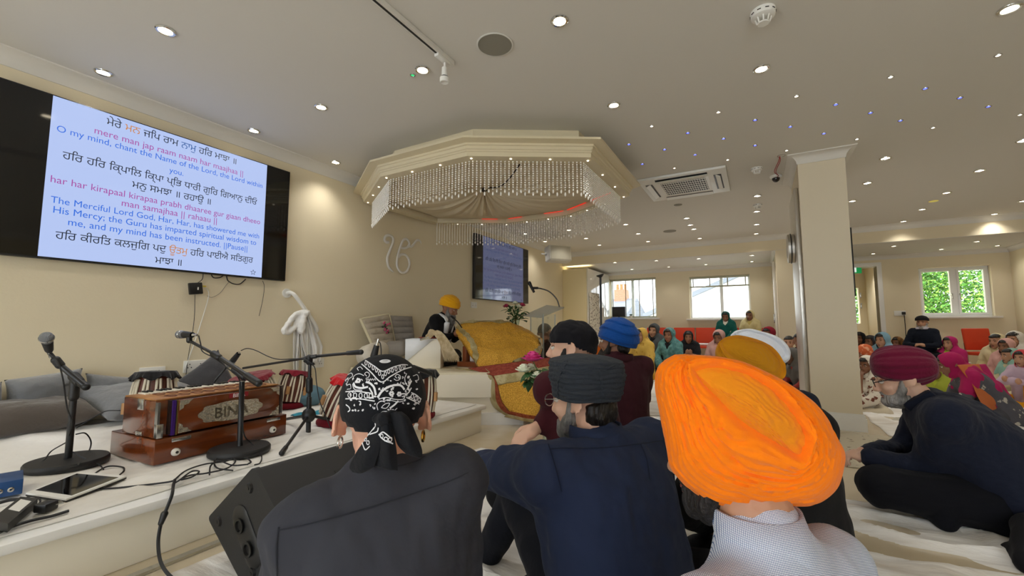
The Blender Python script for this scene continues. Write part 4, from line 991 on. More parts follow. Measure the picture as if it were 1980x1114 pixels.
cable('power_cable', 'black power cable beside the adapter', [on(70, 978, 2, SZ+.02), on(78, 970, 2, SZ+.025), on(72, 962, 2, SZ+.03), on(58, 960, 2, SZ+.03), on(50, 965, 2, SZ+.02), on(62, 974, 2, SZ+.03), on(82, 985, 2, SZ+.02)], .003)
cable('jack_cable', 'dark jack cable with brass tip at the left edge', [on(-10, 975, 2, SZ+.02), on(15, 968, 2, SZ+.02), on(30, 966, 2, SZ+.02), on(46, 965, 2, SZ+.02)], .006)
cable('cable_end', 'loose black cable end near the stage rim', [on(-20, 1040, 2, SZ+.016), on(20, 1020, 2, SZ+.016), on(60, 1007, 2, SZ+.016), on(100, 998, 2, SZ+.016), on(133, 988, 2, SZ+.018)], .005)
cable('audio_cable', 'black cable from the tablet to the cable bundle', [on(150, 945, 2, SZ+.016), on(205, 945, 2, SZ+.016), on(262, 940, 2, SZ+.016), on(320, 933, 2, SZ+.016), on(335, 930, 2, SZ+.02)], .0035)
cable('audio_cable', 'black cable curling round the right of the left stand base', [on(170, 925, 2, SZ+.016), on(205, 903, 2, SZ+.016), on(235, 903, 2, SZ+.016), on(240, 910, 2, SZ+.016), on(232, 918, 2, SZ+.016)], .0035)
cable('speaker_cable', 'black cable with connector hanging over the stage front', [on(338, 928, 2, SZ+.02), on(335, 940, 2, SZ+.02), at(334, 950, 1.69), at(331, 962, 1.67), at(322, 985, 1.66), at(312, 1010, 1.65), at(306, 1050, 1.63), at(312, 1090, 1.58), on(335, 1120, 2, .012), on(380, 1150, 2, .012)], .006)
tag(MB().cap(at(318, 994, 1.655), at(311, 1012, 1.645), .012, .009).build('cable_connector', M_BLACK), 'black cable connector on the cable hanging over the stage front', 'connector')
for k, pts in enumerate(([(335, 930), (360, 910), (395, 898), (430, 893), (470, 885), (485, 893), (478, 898)], [(338, 934), (365, 920), (400, 915), (440, 905), (455, 890), (430, 880), (415, 892), (420, 905), (450, 910)], [(345, 930), (370, 912), (385, 912), (372, 922), (350, 928)], [(405, 918), (408, 900), (425, 892), (450, 900), (480, 898)])):
    cable('audio_cable', ['black cable loop lying nearest the harmonium', 'black cable tangled at the foot of the harmonium stand', 'small coil of black cable on the stage rim', 'black cable curl in front of the harmonium stand base'][k], [on(x, y, 2, SZ+.018+.004*k) for x, y in pts], .0035)
cable('harmonium_cable', 'thin black cable behind the left stand leading to the harmonium', [at(232, 794, 2.05), at(205, 795, 2.05), at(180, 808, 2.05), at(160, 820, 2.05), at(147, 828, 2.03)], .0025)

# ------------------------------------------------------------------ wedge monitor
t = thing('stage_monitor', 'black wedge stage monitor speaker in front of the stage', 'speaker', (-1.5, 1.15, 0))
WP = [(-1.525, .385), (-1.80, .160), (-1.575, .012), (-1.16, .012), (-1.135, .055)]
def rounded(P, r, n=4):
    out = []
    for i, p in enumerate(P):
        p = Vector(p); a = (Vector(P[i-1])-p).normalized(); b = (Vector(P[(i+1) % len(P)])-p).normalized()
        for k in range(n+1):
            u = k/n; q = p+a*r*(1-u)**2+b*r*u**2; out.append(q)
    return out
Y0, Y1 = .88, 1.52
MB().prism([(p.x, Y0+.02, p.y) for p in rounded(WP, .02)], (0, 1, 0), Y1-Y0-.04).build('cabinet', M_BLACKMATT, t, angle=30)
for y in (Y0, Y1-.02): MB().prism([(p.x, y, p.y) for p in rounded([tuple(Vector(q)+(Vector(q)-Vector((-1.45, .15))).normalized()*.004) for q in WP], .022)], (0, 1, 0), .02).build('end_cheek', M_BLACKMATT, t, angle=30)
for q in ((-1.54, .315), (-1.725, .165), (-1.50, .05), (-1.30, .10)):
    MB().lathe([(.0005, .008), (.016, .008), (.019, 0), (.0005, 0)], (q[0], Y0, q[1]), 18, (0, -1, 0)).lathe([(.0005, .0095), (.006, .0095), (.006, .008)], (q[0], Y0, q[1]), 10, (0, -1, 0)).build('bolt', M_BLACK, t)
cpx = V3(-1.545, Y0-.003, .155); ax = V3(.045, 0, -.05)*.9
MB().cap(cpx-ax, cpx+ax, .05).tx(Matrix.Translation((0, Y0-.002, 0)) @ Matrix.Diagonal((1, .12, 1, 1)) @ Matrix.Translation((0, -Y0+.002, 0))).build('connector_plate', M_BLACK, t)
for s in (-1, 1):
    MB().lathe([(.022, .0), (.026, .006), (.026, .010), (.018, .010), (.016, .002), (.0005, .002)], cpx+ax*.7*s+V3(0, -.003, 0), 24, (0, -1, 0)).build('connector_socket', mat('deep_black', '#050505', .5), t)
# handle recess in the upper face
u = Vector((-1.135+1.525, 0, .055-.385)).normalized(); n_ = V3(-u.z, 0, u.x)
MB().box(V3(-1.525, 1.25, .385)+u*.16+n_*.0005, (.10, .22, .004), Euler((0, math.atan2(-u.z, u.x), 0)).to_matrix()).build('handle_recess', mat('deep_black', '#050505', .5), t)

# ------------------------------------------------------------------ dais furnishings
M_LINEN = cloth('white_linen', '#EEF0F2', bump=(20, .25))
bc = V3(-2.92, 3.36, DZ+.02); t = thing('box_table', 'small cream box table on the dais with white napkin', 'table', bc, R(30))
MB().box((0, 0, .14), (.34, .30, .28), bev=.004).build('box', M_CREAM, t, local=True)
def napk(sgn):
    pts = [(-.175, -.155, .284), (.175, -.155, .284), (.175, .155, .284), (-.175, .155, .284)]
    return pts
nb = MB().bx(-.174, .174, -.154, .154, .281, .285)
nb.add([(-.174, -.1565, .284), (.10, -.1565, .284), (-.10, -.1585, .12), (-.174, -.158, .06)], [(3, 2, 1, 0)]).add([(.1745, -.154, .284), (.1745, .12, .284), (.177, -.02, .10)], [(2, 1, 0)])
tag(nb.tx(wmat(t)).build('napkin', M_LINEN, solid=.003), 'white napkin hanging in points over the box table', 'napkin')
tag(MB().lathe([(.0005, 0), (.10, 0), (.12, .012), (.116, .012), (.098, .004), (.0005, .004)], bc+V3(.03, .02, .288), 30).build('tray', mat('red_tray', '#A2402A', .4)), 'red tray on the box table', 'tray')
tag(MB().lathe([(.0005, 0), (.02, 0), (.035, .025), (.032, .025), (.018, .004), (.0005, .004)], bc+V3(.04, .02, .294), 20).build('small_bowl', M_CHROME), 'small steel bowl on the red tray', 'bowl')
# tufted cushions and bolsters by the wall
M_BEIGE = cloth('beige_cotton', '#A79C8A', bump=(26, .5)); M_GREYC = cloth('grey_cotton', '#8F8880'); M_PEARL = mat('pearl_satin', '#CFC6B4', .35, bump=(24, .5), sheen=.3); M_PIPE = cloth('cream_piping', '#CFC5A6')
def tufted(name, lab, px, D, th, m, seed, rows=4, piping=None):
    a, b, c, d = [at(x, y, dd) for (x, y), dd in zip(px, D)]; N = (b-a).cross(d-a).normalized()
    if N.dot(EYE-a) < 0: N = -N
    t = thing(name, lab, 'cushion', (a+b)/2); mb = MB()
    for sd in (1, -1):
        def fn(u, v):
            e = (1-abs(2*u-1)**4)*(1-abs(2*v-1)**4); p = (a*(1-u)+b*u)*(1-v)+(d*(1-u)+c*u)*v
            w = .62+.38*abs(math.sin(PI*rows*v))**.6*(.8+.2*abs(math.sin(PI*3*u))**.5)
            return p+N*sd*th/2*e**.5*w+N*.004*mnoise.noise(p*30+V3(seed, 0, 0))
        n0 = len(mb.f); mb.grid(fn, 28, 40)
        if sd < 0: mb.f[n0:] = [f[::-1] for f in mb.f[n0:]]
    bm = bmesh.new(); vs = [bm.verts.new(p) for p in mb.v]; [bm.faces.new([vs[i] for i in f]) for f in mb.f]
    bmesh.ops.remove_doubles(bm, verts=bm.verts, dist=.0005); MB().bm(bm).build('pad', m, t, angle=80)
    if piping: MB().tube([x for p, q in ((a, b), (b, c), (c, d), (d, a)) for x in [p.lerp(q, k/6) for k in range(6)]], .014, 8, closed=True).build('piping', piping, t)
    return t, N, (a, b, c, d)
t, N, (a, b, c, d) = tufted('embroidered_cushion', 'beige embroidered cushion with cream edge leaning on the wall', [(722, 672), (765, 672), (752, 608), (697, 618)], (4.32, 4.55, 4.68, 4.38), .09, M_BEIGE, 3, 5, M_PIPE)
f = MB(); f2 = MB(); rnd = random.Random(5)
cen = (a*.25+b*.25+c*.35+d*.15)+N*.052
for k in range(26):
    q = cen+V3(rnd.gauss(0, .022), rnd.gauss(0, .012), rnd.gauss(0, .035))-N*.006; (f if k % 3 else f2).ell(q, (.011, .011, .012), seg=8)
f.build('pink_embroidery', cloth('pink_thread', '#B8526F'), t); f2.build('dark_embroidery', cloth('green_thread', '#4A4B40'), t)
tufted('tufted_cushion', 'grey buttoned mattress cushion leaning behind the embroidered one', [(758, 672), (803, 668), (797, 612), (752, 610)], (4.6, 4.78, 4.98, 4.70), .09, M_GREYC, 5, 5)
def bolster(lab, p, q, r, m, seed):
    p, q = Vector(p), Vector(q); d = (q-p).normalized(); pr = [(.0005, -.01), (r*.35, 0), (r*.85, .01), (r, .05)]+[(r*1.03, (q-p).length*.5)]+[(r, (q-p).length-.05), (r*.85, (q-p).length-.01), (r*.35, (q-p).length), (.0005, (q-p).length+.01)]
    return tag(MB().lathe(pr, p, 30, d).wrinkle(.006, 24, seed=seed).build('bolster', m, angle=80), lab, 'bolster')
bolster('pearl satin bolster lying on the dais by the wall', at(703, 690, 4.08), at(740, 676, 4.45), .095, M_PEARL, 1)
bolster('grey cotton bolster on the dais below the leaning cushions', at(730, 680, 4.45), at(785, 673, 4.5), .085, M_GREYC, 2)

# covered book on its stand
M_GOLD = mat('gold_brocade', '#F4BE48', .42, .15, bump=(110, .7, (1, 1, 1)), var=('#CF9426', 130, .4, .6))
M_TRIMG = mat('pale_gold_border', '#A79664', .5, .3, bump=(40, .6), var=('#C4B68A', 14, .4, .6)); M_RUST = cloth('rust_brocade', '#8C4026', bump=(60, .4), var=('#A8583A', 40, .4, .6)); M_BRICKR = cloth('brick_red_velvet', '#8E3B30', bump=(60, .4), var=('#A4523F', 40, .4, .6))
t = thing('book_stand', 'wooden book stand half hidden under the gold cloth', 'stand', (-2.35, 3.75, DZ+.02))
MB().bx(-2.70, -2.02, 3.58, 4.05, DZ+.02, DZ+.07, .006).build('base', mat('stand_wood', '#8A4A28', .35), t)
MB().bx(-2.60, -2.15, 3.66, 4.0, DZ+.07, .62, .01).build('cushion_block', M_LINEN, t)
MB().bx(-2.66, -2.61, 3.62, 4.02, DZ+.07, .66, .004).build('end_panel', mat('stand_wood', '#8A4A28', .35), t)
hull = [at(883, 628, 4.45), at(905, 622, 4.5), at(985, 623, 4.5), at(1043, 655, 4.35), at(1040, 680, 4.2), at(1000, 700, 4.05), at(930, 722, 3.98), at(915, 690, 4.05), at(908, 660, 4.15), at(880, 640, 4.35), at(905, 622, 4.95), at(985, 622, 5.0), at(1050, 655, 4.85), at(1045, 690, 4.75), at(930, 705, 4.7)]
bm = bmesh.new(); [bm.verts.new(p) for p in hull]; bmesh.ops.convex_hull(bm, input=bm.verts); bmesh.ops.delete(bm, geom=[v for v in bm.verts if not v.link_faces], context='VERTS')
gm = MB().bm(bm).remesh(.014, 3).wrinkle(.022, 5, (1, 1, 1.5), 3).wrinkle(.007, 17, seed=5)
GOLDV, GOLDF = list(gm.v), list(gm.f)
t = thing('gold_cloth', 'gold brocade cloth draped over the holy book', 'cloth', (-2.3, 3.75, DZ+.03))
gm.build('drape', M_GOLD, t)
def onto(bv, px, lift=.004):
    out = []
    for x, y in px:
        d = ray(x, y).normalized(); h = bv.ray_cast(EYE, d)
        if h[0] is not None: out.append((h[0]+h[1]*lift*(1 if h[1].dot(d) < 0 else -1), h[1]*(1 if h[1].dot(d) < 0 else -1)))
    return out
def dense(px, n=10): return [(p.x, p.y) for p in spline([V3(x, y, 0) for x, y in px], n)]
def ribbon(bv, px, w, th, dens=8, lift=.003, wob=0):
    """cloth band of width w laid along a polyline on a surface"""
    H_ = onto(bv, dense(px, dens), lift); m = MB(); rings = []
    for i, (p, n) in enumerate(H_):
        t_ = (H_[min(i+1, len(H_)-1)][0]-H_[max(i-1, 0)][0])
        if t_.length < 1e-7: continue
        s_ = n.cross(t_.normalized()).normalized()*(w/2)*(1+wob*math.sin(i*1.1)); k = n*th
        rings.append([p-s_, p+s_, p+s_+k, p-s_+k])
    return m.loft(rings) if len(rings) > 1 else m
BVG = BVHTree.FromPolygons(GOLDV, GOLDF)
m = MB()
for px in ([(884, 630), (893, 640), (905, 652), (915, 668), (920, 690), (918, 705), (930, 717)], [(930, 717), (965, 712), (1000, 699), (1030, 686), (1040, 678)], [(1040, 678), (1046, 668), (1041, 655)], [(884, 629), (905, 623), (940, 622), (985, 623)]):
    r_ = ribbon(BVG, px, .055, .004, 8, .004, .15); m.add(r_.v, r_.f)
m.build('border', M_TRIMG, t)
# long cloth falling over the dais edge to the floor
def px_sheet(rows, cols, rip=.012, seed=0):
    """rows: list of ((x,y,D), ...) control rows; bilinear world sheet with gentle ripples"""
    P = [[at(*q) for q in r] for r in rows]
    def fn(u, v):
        def cr(Q, t):
            m_ = len(Q)-1; k = min(m_-1, int(t*m_)); g = t*m_-k; b, c = Q[k], Q[k+1]; a = Q[k-1] if k else b*2-c; d = Q[k+2] if k+2 <= m_ else c*2-b
            return .5*((2*b)+(c-a)*g+(2*a-5*b+4*c-d)*g*g+(3*b-a-3*c+d)*g**3)
        p = cr([cr(r, u) for r in P], v); n = mnoise.noise(p*6+V3(seed, 0, 0)); return p+V3(.5, -.8, .2)*rip*n
    return MB().grid(fn, *cols)
t = thing('long_gold_cloth', 'long gold and rust cloth falling from the dais to the floor', 'cloth', (-1.75, 3.6, 0))
top = [(905, 712, 4.05), (1000, 700, 3.98), (1090, 688, 4.2)]
e1 = [(955, 727, 3.82), (1020, 716, 3.82), (1100, 700, 4.0)]; e2 = [(963, 745, 3.8), (1025, 734, 3.8), (1100, 716, 3.98)]
g1_ = [(966, 760, 3.79), (1030, 750, 3.78), (1100, 735, 3.95)]; b1_ = [(985, 795, 3.77), (1035, 804, 3.72), (1100, 800, 3.9)]
r1_ = [(983, 801, 3.8), (1035, 811, 3.74), (1100, 807, 3.92)]; w1_ = [(975, 806, 3.83), (1035, 817, 3.76), (1100, 814, 3.92)]
px_sheet([top, e1], (40, 10), .006, 1).build('red_panel', M_BRICKR, t, solid=.004)
px_sheet([e1, e2], (40, 6), .006, 2).build('cross_border', M_TRIMG, t, solid=.006)
px_sheet([e2, g1_, [(972, 778, 3.78), (1032, 785, 3.74), (1100, 770, 3.92)], b1_], (40, 30), .014, 3).build('gold_panel', M_GOLD, t, solid=.004)
px_sheet([b1_, r1_], (40, 5), .004, 4).build('rust_band', M_RUST, t, solid=.004)
px_sheet([r1_, w1_], (40, 5), .004, 5).build('hem_border', M_TRIMG, t, solid=.005)
side = [[(938, 712, 3.95), (955, 727, 3.82)], [(950, 727, 3.86), (962, 745, 3.8)], [(950, 750, 3.88), (965, 762, 3.79)], [(948, 772, 3.9), (972, 780, 3.78)], [(958, 790, 3.88), (985, 797, 3.77)], [(985, 808, 3.84), (1000, 803, 3.77)]]
px_sheet([[r[0], tuple((a+b)/2 for a, b in zip(*r))] for r in side], (8, 30), .006, 6).build('side_border', M_TRIMG, t, solid=.005)
px_sheet([[tuple((a+b)/2 for a, b in zip(*r)), r[1]] for r in side], (8, 30), .006, 7).build('side_band', M_RUST, t, solid=.005)
px_sheet([[(880, 712, 4.2), (930, 716, 4.0)], [(925, 727, 3.95), (945, 722, 3.88)], [(945, 735, 3.9), (957, 733, 3.84)]], (10, 20), .01, 8).build('satin_edge', M_TRIMG, t, solid=.005)
# fly whisk
t = thing('fly_whisk', 'pale horsehair fly whisk lying from the box table over the stand', 'whisk', at(862, 660, 4.05))
M_HAIR = mat('horsehair', '#DCCBAA', .6, var=('#B59E74', 30, .3, .7)); hr = MB(); rnd = random.Random(2)
for k in range(420):
    e = rnd.uniform(-1, 1); a = rnd.random(); q = rnd.uniform(-.03, .03); L = rnd.uniform(.7, 1.1)
    p0 = at(826+rnd.uniform(-3, 5), 652+rnd.uniform(-3, 3), 4.06)
    pts = [p0, at(838+e*9+a*4, 641-abs(e)*2+a*4, 4.03+q), at(853+e*13, 648+e*8+a*8, 4.0+q), at(866+e*15, 668+L*6+e*8, 3.98+q), at(872+e*14+a*4, 672+L*26, 3.97+q)]
    hr.tube(spline(pts, 3), [.0042]*8+[.0034, .0028, .002, .0012, .0006], 4)
hr.build('hair', M_HAIR, t)['kind'] = 'stuff'
MB().cap(at(814, 657, 4.1), at(828, 652, 4.06), .011, .016).build('handle', M_STEEL, t)
# reader's microphone
t = thing('desk_microphone', 'thin gooseneck microphone in front of the bearded reader', 'microphone', at(890, 630, 4.35))
MB().tube(spline([at(893, 634, 4.35), at(886, 624, 4.33), at(878, 616, 4.3)], 6), .006, 8).build('gooseneck', M_BLACK, t)
MB().cap(at(878, 616, 4.3), at(873, 612, 4.29), .011).build('capsule', M_BLACK, t)

# ------------------------------------------------------------------ lectern, its microphone, flowers
M_ACR = glass('acrylic', (.93, .96, .96), .12); M_ACRE = mat('acrylic_edge', '#C9D3D2', .1, alpha=.55)
lc = at(1050, 640, 5.2); lx, ly = lc.x, lc.y
t = thing('lectern', 'clear acrylic lectern beyond the gold cloth', 'lectern', (lx, ly, 0))
F = frame((lx, ly, 0), _r*.6+_fh*.8)
MB().box((0, 0, .02), (.5, .4, .03), bev=.004).tx(F).build('base', M_ACRE, t)
for s in (-1, 1):
    MB().box((s*.09, 0, .52), (.012, .26, .98)).tx(F).build('upright', M_ACR, t)
    MB().box((s*.09, -.131, .52), (.013, .004, .98)).box((s*.09, .131, .52), (.013, .004, .98)).tx(F).build('upright_edge', M_ACRE, t)
tp = [at(1012, 612, 4.98), at(1057, 592, 5.22), at(1091, 596, 5.42), at(1046, 615, 5.18)]
MB().prism(tp, (0, 0, 1), .014).build('top_plate', mat('acrylic_top', '#AEB4B3', .08, alpha=.5), t)
cable_g = MB().tube(spline([at(1082, 594, 5.0), at(1076, 578, 5.0), at(1062, 564, 5.0), at(1045, 558, 5.0), at(1037, 558, 5.0)], 8), .008, 8)
t2 = thing('gooseneck_microphone', 'black microphone on a curved gooseneck fixed to the lectern', 'microphone', at(1082, 594, 5.0))
cable_g.build('gooseneck', mat('grey_gooseneck', '#4A4A48', .4, .8), t2)
MB().lathe([(.0005, -.025), (.018, -.02), (.022, 0), (.018, .03), (.014, .12), (.0005, .12)], at(1024, 548, 5.0), 16, at(1033, 566, 5.0)-at(1024, 548, 5.0)).cap(at(1028, 557, 5.0), at(1039, 557, 5.0), .014).build('mic_body', M_BLACK, t2)
def rose(m, c, r, seed):
    rnd = random.Random(seed); c = Vector(c)
    for ring in range(4):
        n = 3+ring*2
        for k in range(n):
            a = 2*PI*k/n+ring*.6+rnd.uniform(-.2, .2); rr = r*(.15+.24*ring); tilt = .25+.28*ring
            up = V3(math.cos(a)*math.sin(tilt), math.sin(a)*math.sin(tilt), math.cos(tilt)); o = c+V3(math.cos(a)*rr*.7, math.sin(a)*rr*.7, -r*.12*ring)
            tn = V3(-math.sin(a), math.cos(a), 0); q = up
            def fn(u, v): 
                w = (u-.5)*2; return o+tn*w*r*.62*math.sin(PI*(.2+.62*v))+q*(v*r*.8)+V3(math.cos(a), math.sin(a), 0)*(r*.05*(v**2)-r*.22*w*w)
            m.grid(fn, 4, 4)
    return m
def leaf(m, c, d, L, up=(0, 0, 1)):
    d = Vector(d).normalized(); s = d.cross(Vector(up)).normalized()
    m.grid(lambda u, v: Vector(c)+d*L*v+s*(u-.5)*L*.62*math.sin(PI*(v*.92+.04))+V3(0, 0, 1)*(-.25*L*v*v+.12*L*abs(u-.5)), 4, 6)
M_LEAF = mat('rose_leaf', '#3E6A3A', .5, var=('#2C4F2B', 20, .3, .7)); M_STEM = mat('rose_stem', '#4F6B33', .6)
PINK = mat('pink_petal', '#D63A86', .55); WHITEP = mat('white_petal', '#EDF0D6', .55); REDP = mat('red_petal', '#A5284A', .55)
def bouquet(lab, base, h, vr, blooms, leaves, grp=None, foot=0):
    t = thing('flower_vase', lab, 'vase of flowers', base); base = Vector(base)
    MB().lathe([(.0005, 0), (vr*.75, 0), (vr*.8, .01), (vr*.7, h*.5), (vr, h), (vr*.93, h), (vr*.62, h*.5), (vr*.7, .02), (.0005, .016)], base, 24).build('vase', glass('vase_glass', (.86, .93, .9), .14), t)
    st = MB(); lf = MB(); rnd = random.Random(int(base.x*100))
    for c, r, mm, nm in blooms:
        c = Vector(c); st.tube(spline([base+V3(rnd.uniform(-.3, .3)*vr, rnd.uniform(-.3, .3)*vr, .03), base+V3(0, 0, h)+(c-base-V3(0, 0, h))*.12, c-V3(0, 0, r*.3)], 6), .0035, 6)
        rose(MB(), c, r, rnd.randint(0, 99)).build('rose_bloom', mm, t, solid=.0012)
    for c, d, L in leaves: leaf(lf, c, d, L); st.tube([base+V3(0, 0, h), c], .002, 5)
    st.build('stems', M_STEM, t); lf.build('leaves', M_LEAF, t, solid=.0008)
    return t
pd = V3(*at(997, 640, 5.0)); rnd = random.Random(11)
tag(MB().bx(pd.x-.14, pd.x+.14, pd.y-.14, pd.y+.07, DZ+.02, pd.z, .006).build('pedestal', M_CREAM), 'cream pedestal under the rose vase behind the gold cloth', 'pedestal')
lv = [(at(980+rnd.uniform(0, 34), 592+rnd.uniform(0, 28), 5.0+rnd.uniform(-.08, .08)), (rnd.uniform(-1, 1), rnd.uniform(-1, 1), rnd.uniform(-.2, .5)), .075) for _ in range(46)]
bouquet('vase of red and white roses behind the gold cloth', pd, .14, .055, [(at(979, 592, 5.0), .034, REDP, 0), (at(1010, 590, 5.0), .034, REDP, 0), (at(996, 586, 5.02), .03, WHITEP, 0), (at(1003, 592, 4.97), .028, WHITEP, 0), (at(990, 594, 4.97), .026, WHITEP, 0)], lv)
v2 = at(1062, 790, 2.75); v2.z = 0; rnd = random.Random(12)
lv = [(at(1022+rnd.uniform(0, 40), 712+rnd.uniform(0, 32), 2.7+rnd.uniform(-.05, .06)), (rnd.uniform(-1, 1), rnd.uniform(-1, .4), rnd.uniform(-.5, .4)), .075) for _ in range(26)]
bouquet('tall vase with a pink rose and white roses before the gold cloth', v2, .40, .06, [(at(1030, 692, 2.7), .052, PINK, 0), (at(1013, 714, 2.68), .042, WHITEP, 0), (at(1026, 711, 2.74), .034, WHITEP, 0), (at(1039, 727, 2.66), .036, WHITEP, 0)], lv)

# ------------------------------------------------------------------ far end of the hall
M_REDS = mat('red_seat', '#D8431F', .6)
def red_chair(x, y, rz, lab, grp=None):
    t = thing('chair', lab, 'chair', (x, y, 0), rz, grp)
    MB().box((0, 0, .44), (.42, .44, .05), bev=.015).build('seat', M_REDS, t, local=True)
    MB().box((0, -.21, .66), (.42, .04, .34), (R(6), 0, 0), .015).build('backrest', M_REDS, t, local=True)
    for sx in (-1, 1):
        for sy in (-1, 1): MB().cyl((sx*.2, sy*.19, 0), (sx*.2, sy*.18, .43), .011, seg=10).build('leg', M_CHROME, t, local=True)
        MB().tube([(sx*.2, -.2, .4), (sx*.2, -.215, .6)], .011, 8).build('back_frame', M_CHROME, t, local=True)
    return t
ch = [(1266, 'red chair under the left window, behind the woman in grey'), (1320, 'red chair behind the girl in black'), (1364, 'empty red chair below the raised blind'), (1072, 'red chair far behind the lectern')]
for x, lab in ch:
    p = on(x, 632, 1, 9.75); red_chair(p.x, 9.72, R(180), lab)
red_chair(on(1405, 630, 1, 9.7).x, 9.72, R(180), 'red chair under the woman in the green scarf')
red_chair(on(1452, 630, 1, 9.7).x, 9.72, R(180), 'red chair under the woman in the pale yellow scarf')
p = at(1918, 660, 6.6); red_chair(p.x, p.y, R(-150), 'red chair at the right behind the seated women')
tag(MB().box((on(1362, 658, 1, 9.7).x, 9.72, .49), (.34, .3, .035), bev=.01).build('white_pad', M_LINEN), 'white folded cloth on the empty red chair', 'cloth')
# radiator, monitor, plant, floor lamp
p = on(1240, 640, 1, YB-.08)
t = thing('radiator', 'white panel radiator under the left window', 'radiator', (p.x, YB-.08, .15))
MB().bx(p.x-.5, p.x+.15, YB-.12, YB-.06, .2, .82, .006).build('panel', M_WPLASTIC, t)
m = MB()
for k in range(18): m.bx(p.x-.48+.035*k, p.x-.465+.035*k, YB-.127, YB-.119, .24, .78)
m.build('fins', M_WPLASTIC, t)
p = on(1196, 603, 1, YB-.14)
t = thing('monitor', 'black flat monitor in front of the far left window', 'monitor', (p.x, YB-.14, .985))
MB().box((p.x, YB-.12, p.z), (.31, .03, .235), bev=.006).build('display', M_BLACK, t)
MB().box((p.x, YB-.10, p.z-.14), (.04, .02, .12)).box((p.x, YB-.06, 1.02), (.12, .1, .012)).build('foot', M_BLACK, t)
p = on(1220, 612, 1, YB-.02); t = thing('potted_plant', 'tiny potted plant on the window sill beside the monitor', 'plant', (p.x, YB-.02, 1.05))
MB().lathe([(.0005, 0), (.03, 0), (.04, .05), (.0005, .05)], (p.x, YB-.02, 1.05), 14).build('pot', M_CREAM, t)
m = MB(); rnd = random.Random(4)
for k in range(16): leaf(m, (p.x, YB-.02, 1.1), (rnd.uniform(-1, 1), rnd.uniform(-1, 1), .8), .06)
m.build('foliage', M_LEAF, t, solid=.001)
p = at(1162, 640, 6.3); t = thing('floor_lamp', 'tall black pole with a flat round head beside the cupboard', 'floor lamp', (p.x, p.y, 0))
top_ = at(1161, 534, 6.3)
MB().cyl((p.x, p.y, .02), top_, .016, seg=12).build('pole', M_DARKMETAL, t); MB().lathe([(.0005, 0), (.13, 0), (.13, .02), (.0005, .025)], (p.x, p.y, 0), 24).build('base', M_DARKMETAL, t)
MB().lathe([(.0005, -.02), (.02, -.02), (.055, .01), (.055, .025), (.0005, .025)], top_, 20, V3(-.2, -.2, .9)).build('head', M_BLACK, t)
# low white table beside the lectern area
p = at(1128, 665, 6.0); t = thing('side_table', 'pale grey table between the black and blue turbans', 'table', (p.x, p.y, 0))
MB().box((p.x, p.y, .66), (.5, .4, .03), bev=.004).build('table_top', M_WPLASTIC, t)
MB().box((p.x, p.y+.18, .33), (.48, .02, .62)).build('back_panel', M_WPLASTIC, t)
for sx in (-1, 1): MB().box((p.x+sx*.23, p.y, .32), (.03, .36, .64)).build('leg', M_WPLASTIC, t)
# exit sign
p = at(1655, 522, 8.0); t = thing('exit_sign', 'green running man exit sign beside the pillar', 'exit sign', p)
F = frame(p, _fh)
MB().box((-.05, 0, 0), (.3, .02, .13), bev=.003).tx(F).build('panel', mat('exit_green', '#1FA35A', .4, emit=.5), t)
wm_ = mat('exit_white', '#F4FFF8', .4, emit=.8)
mm_ = MB().box((-.03, -.0112, 0), (.055, .002, .09)).ell((-.10, -.011, .035), (.011, .002, .011), seg=10)
for a, b in (((-.10, .022), (-.105, -.008)), ((-.105, -.008), (-.09, -.025)), ((-.09, -.025), (-.1, -.045)), ((-.105, -.008), (-.125, -.03)), ((-.125, -.03), (-.145, -.03)), ((-.10, .018), (-.08, .005)), ((-.10, .018), (-.122, .008))): mm_.tube([(a[0], -.011, a[1]), (b[0], -.011, b[1])], .0055, 6)
mm_.tx(F).build('pictogram', wm_, t)
# socket with cable on the right part of the back wall
p = on(1740, 606, 1, YB); t = thing('wall_socket', 'double socket with black plug left of the right hand window', 'socket', (p.x, YB, p.z))
MB().bx(p.x-.08, p.x+.08, YB-.012, YB, p.z-.045, p.z+.045, .003).build('plate', M_WPLASTIC, t)
tag(MB().box((p.x+.045, YB-.03, p.z), (.05, .035, .05), bev=.006).build('mains_plug', M_BLACK), 'black plug in the double socket', 'plug')
cable('cable', 'black cable hanging from the double socket', [(p.x+.05, YB-.03, p.z-.03), (p.x+.055, YB-.02, p.z-.2), (p.x+.06, YB-.02, .5), (p.x+.12, YB-.03, .2)], .006)
# ------------------------------------------------------------------ people
def skin(n, c): return mat('skin_'+n, c, .5, sub=.15, bump=(120, .06), var=(c, 5, .4, .6))
SK = {'a': skin('tan', '#B98A6C'), 'b': skin('brown', '#8F6248'), 'c': skin('dark', '#6E4A37'), 'd': skin('pale', '#D8AC92'), 'e': skin('pink', '#DDA88E')}
M_EYEW = mat('eye_white', '#D8D2C8', .3); M_IRIS = mat('eye_dark', '#1E130E', .2); M_BROW = mat('eyebrow', '#2A211C', .8); M_LIP = mat('lip', '#8E4F46', .5)
M_HAIRB = mat('black_hair', '#17120F', .45, bump=(90, .8, (1, .2, .2))); M_HAIRG = mat('grey_beard', '#8D8A86', .7, bump=(90, .9, (1, 1, .25)), var=('#5A5754', 30, .35, .65)); M_BEARDB = mat('black_beard', '#1D1714', .6, bump=(110, .9, (1, 1, .3))); M_HAIRW = mat('grizzled_beard', '#B4B0AB', .7, bump=(90, .9, (1, 1, .25)), var=('#6F6B67', 18, .35, .7)); M_BEARDW = mat('white_beard', '#C9C5C0', .7, bump=(90, .9), var=('#8B8884', 26, .35, .65))
def Rx(a): return Matrix.Rotation(R(a), 3, 'X')
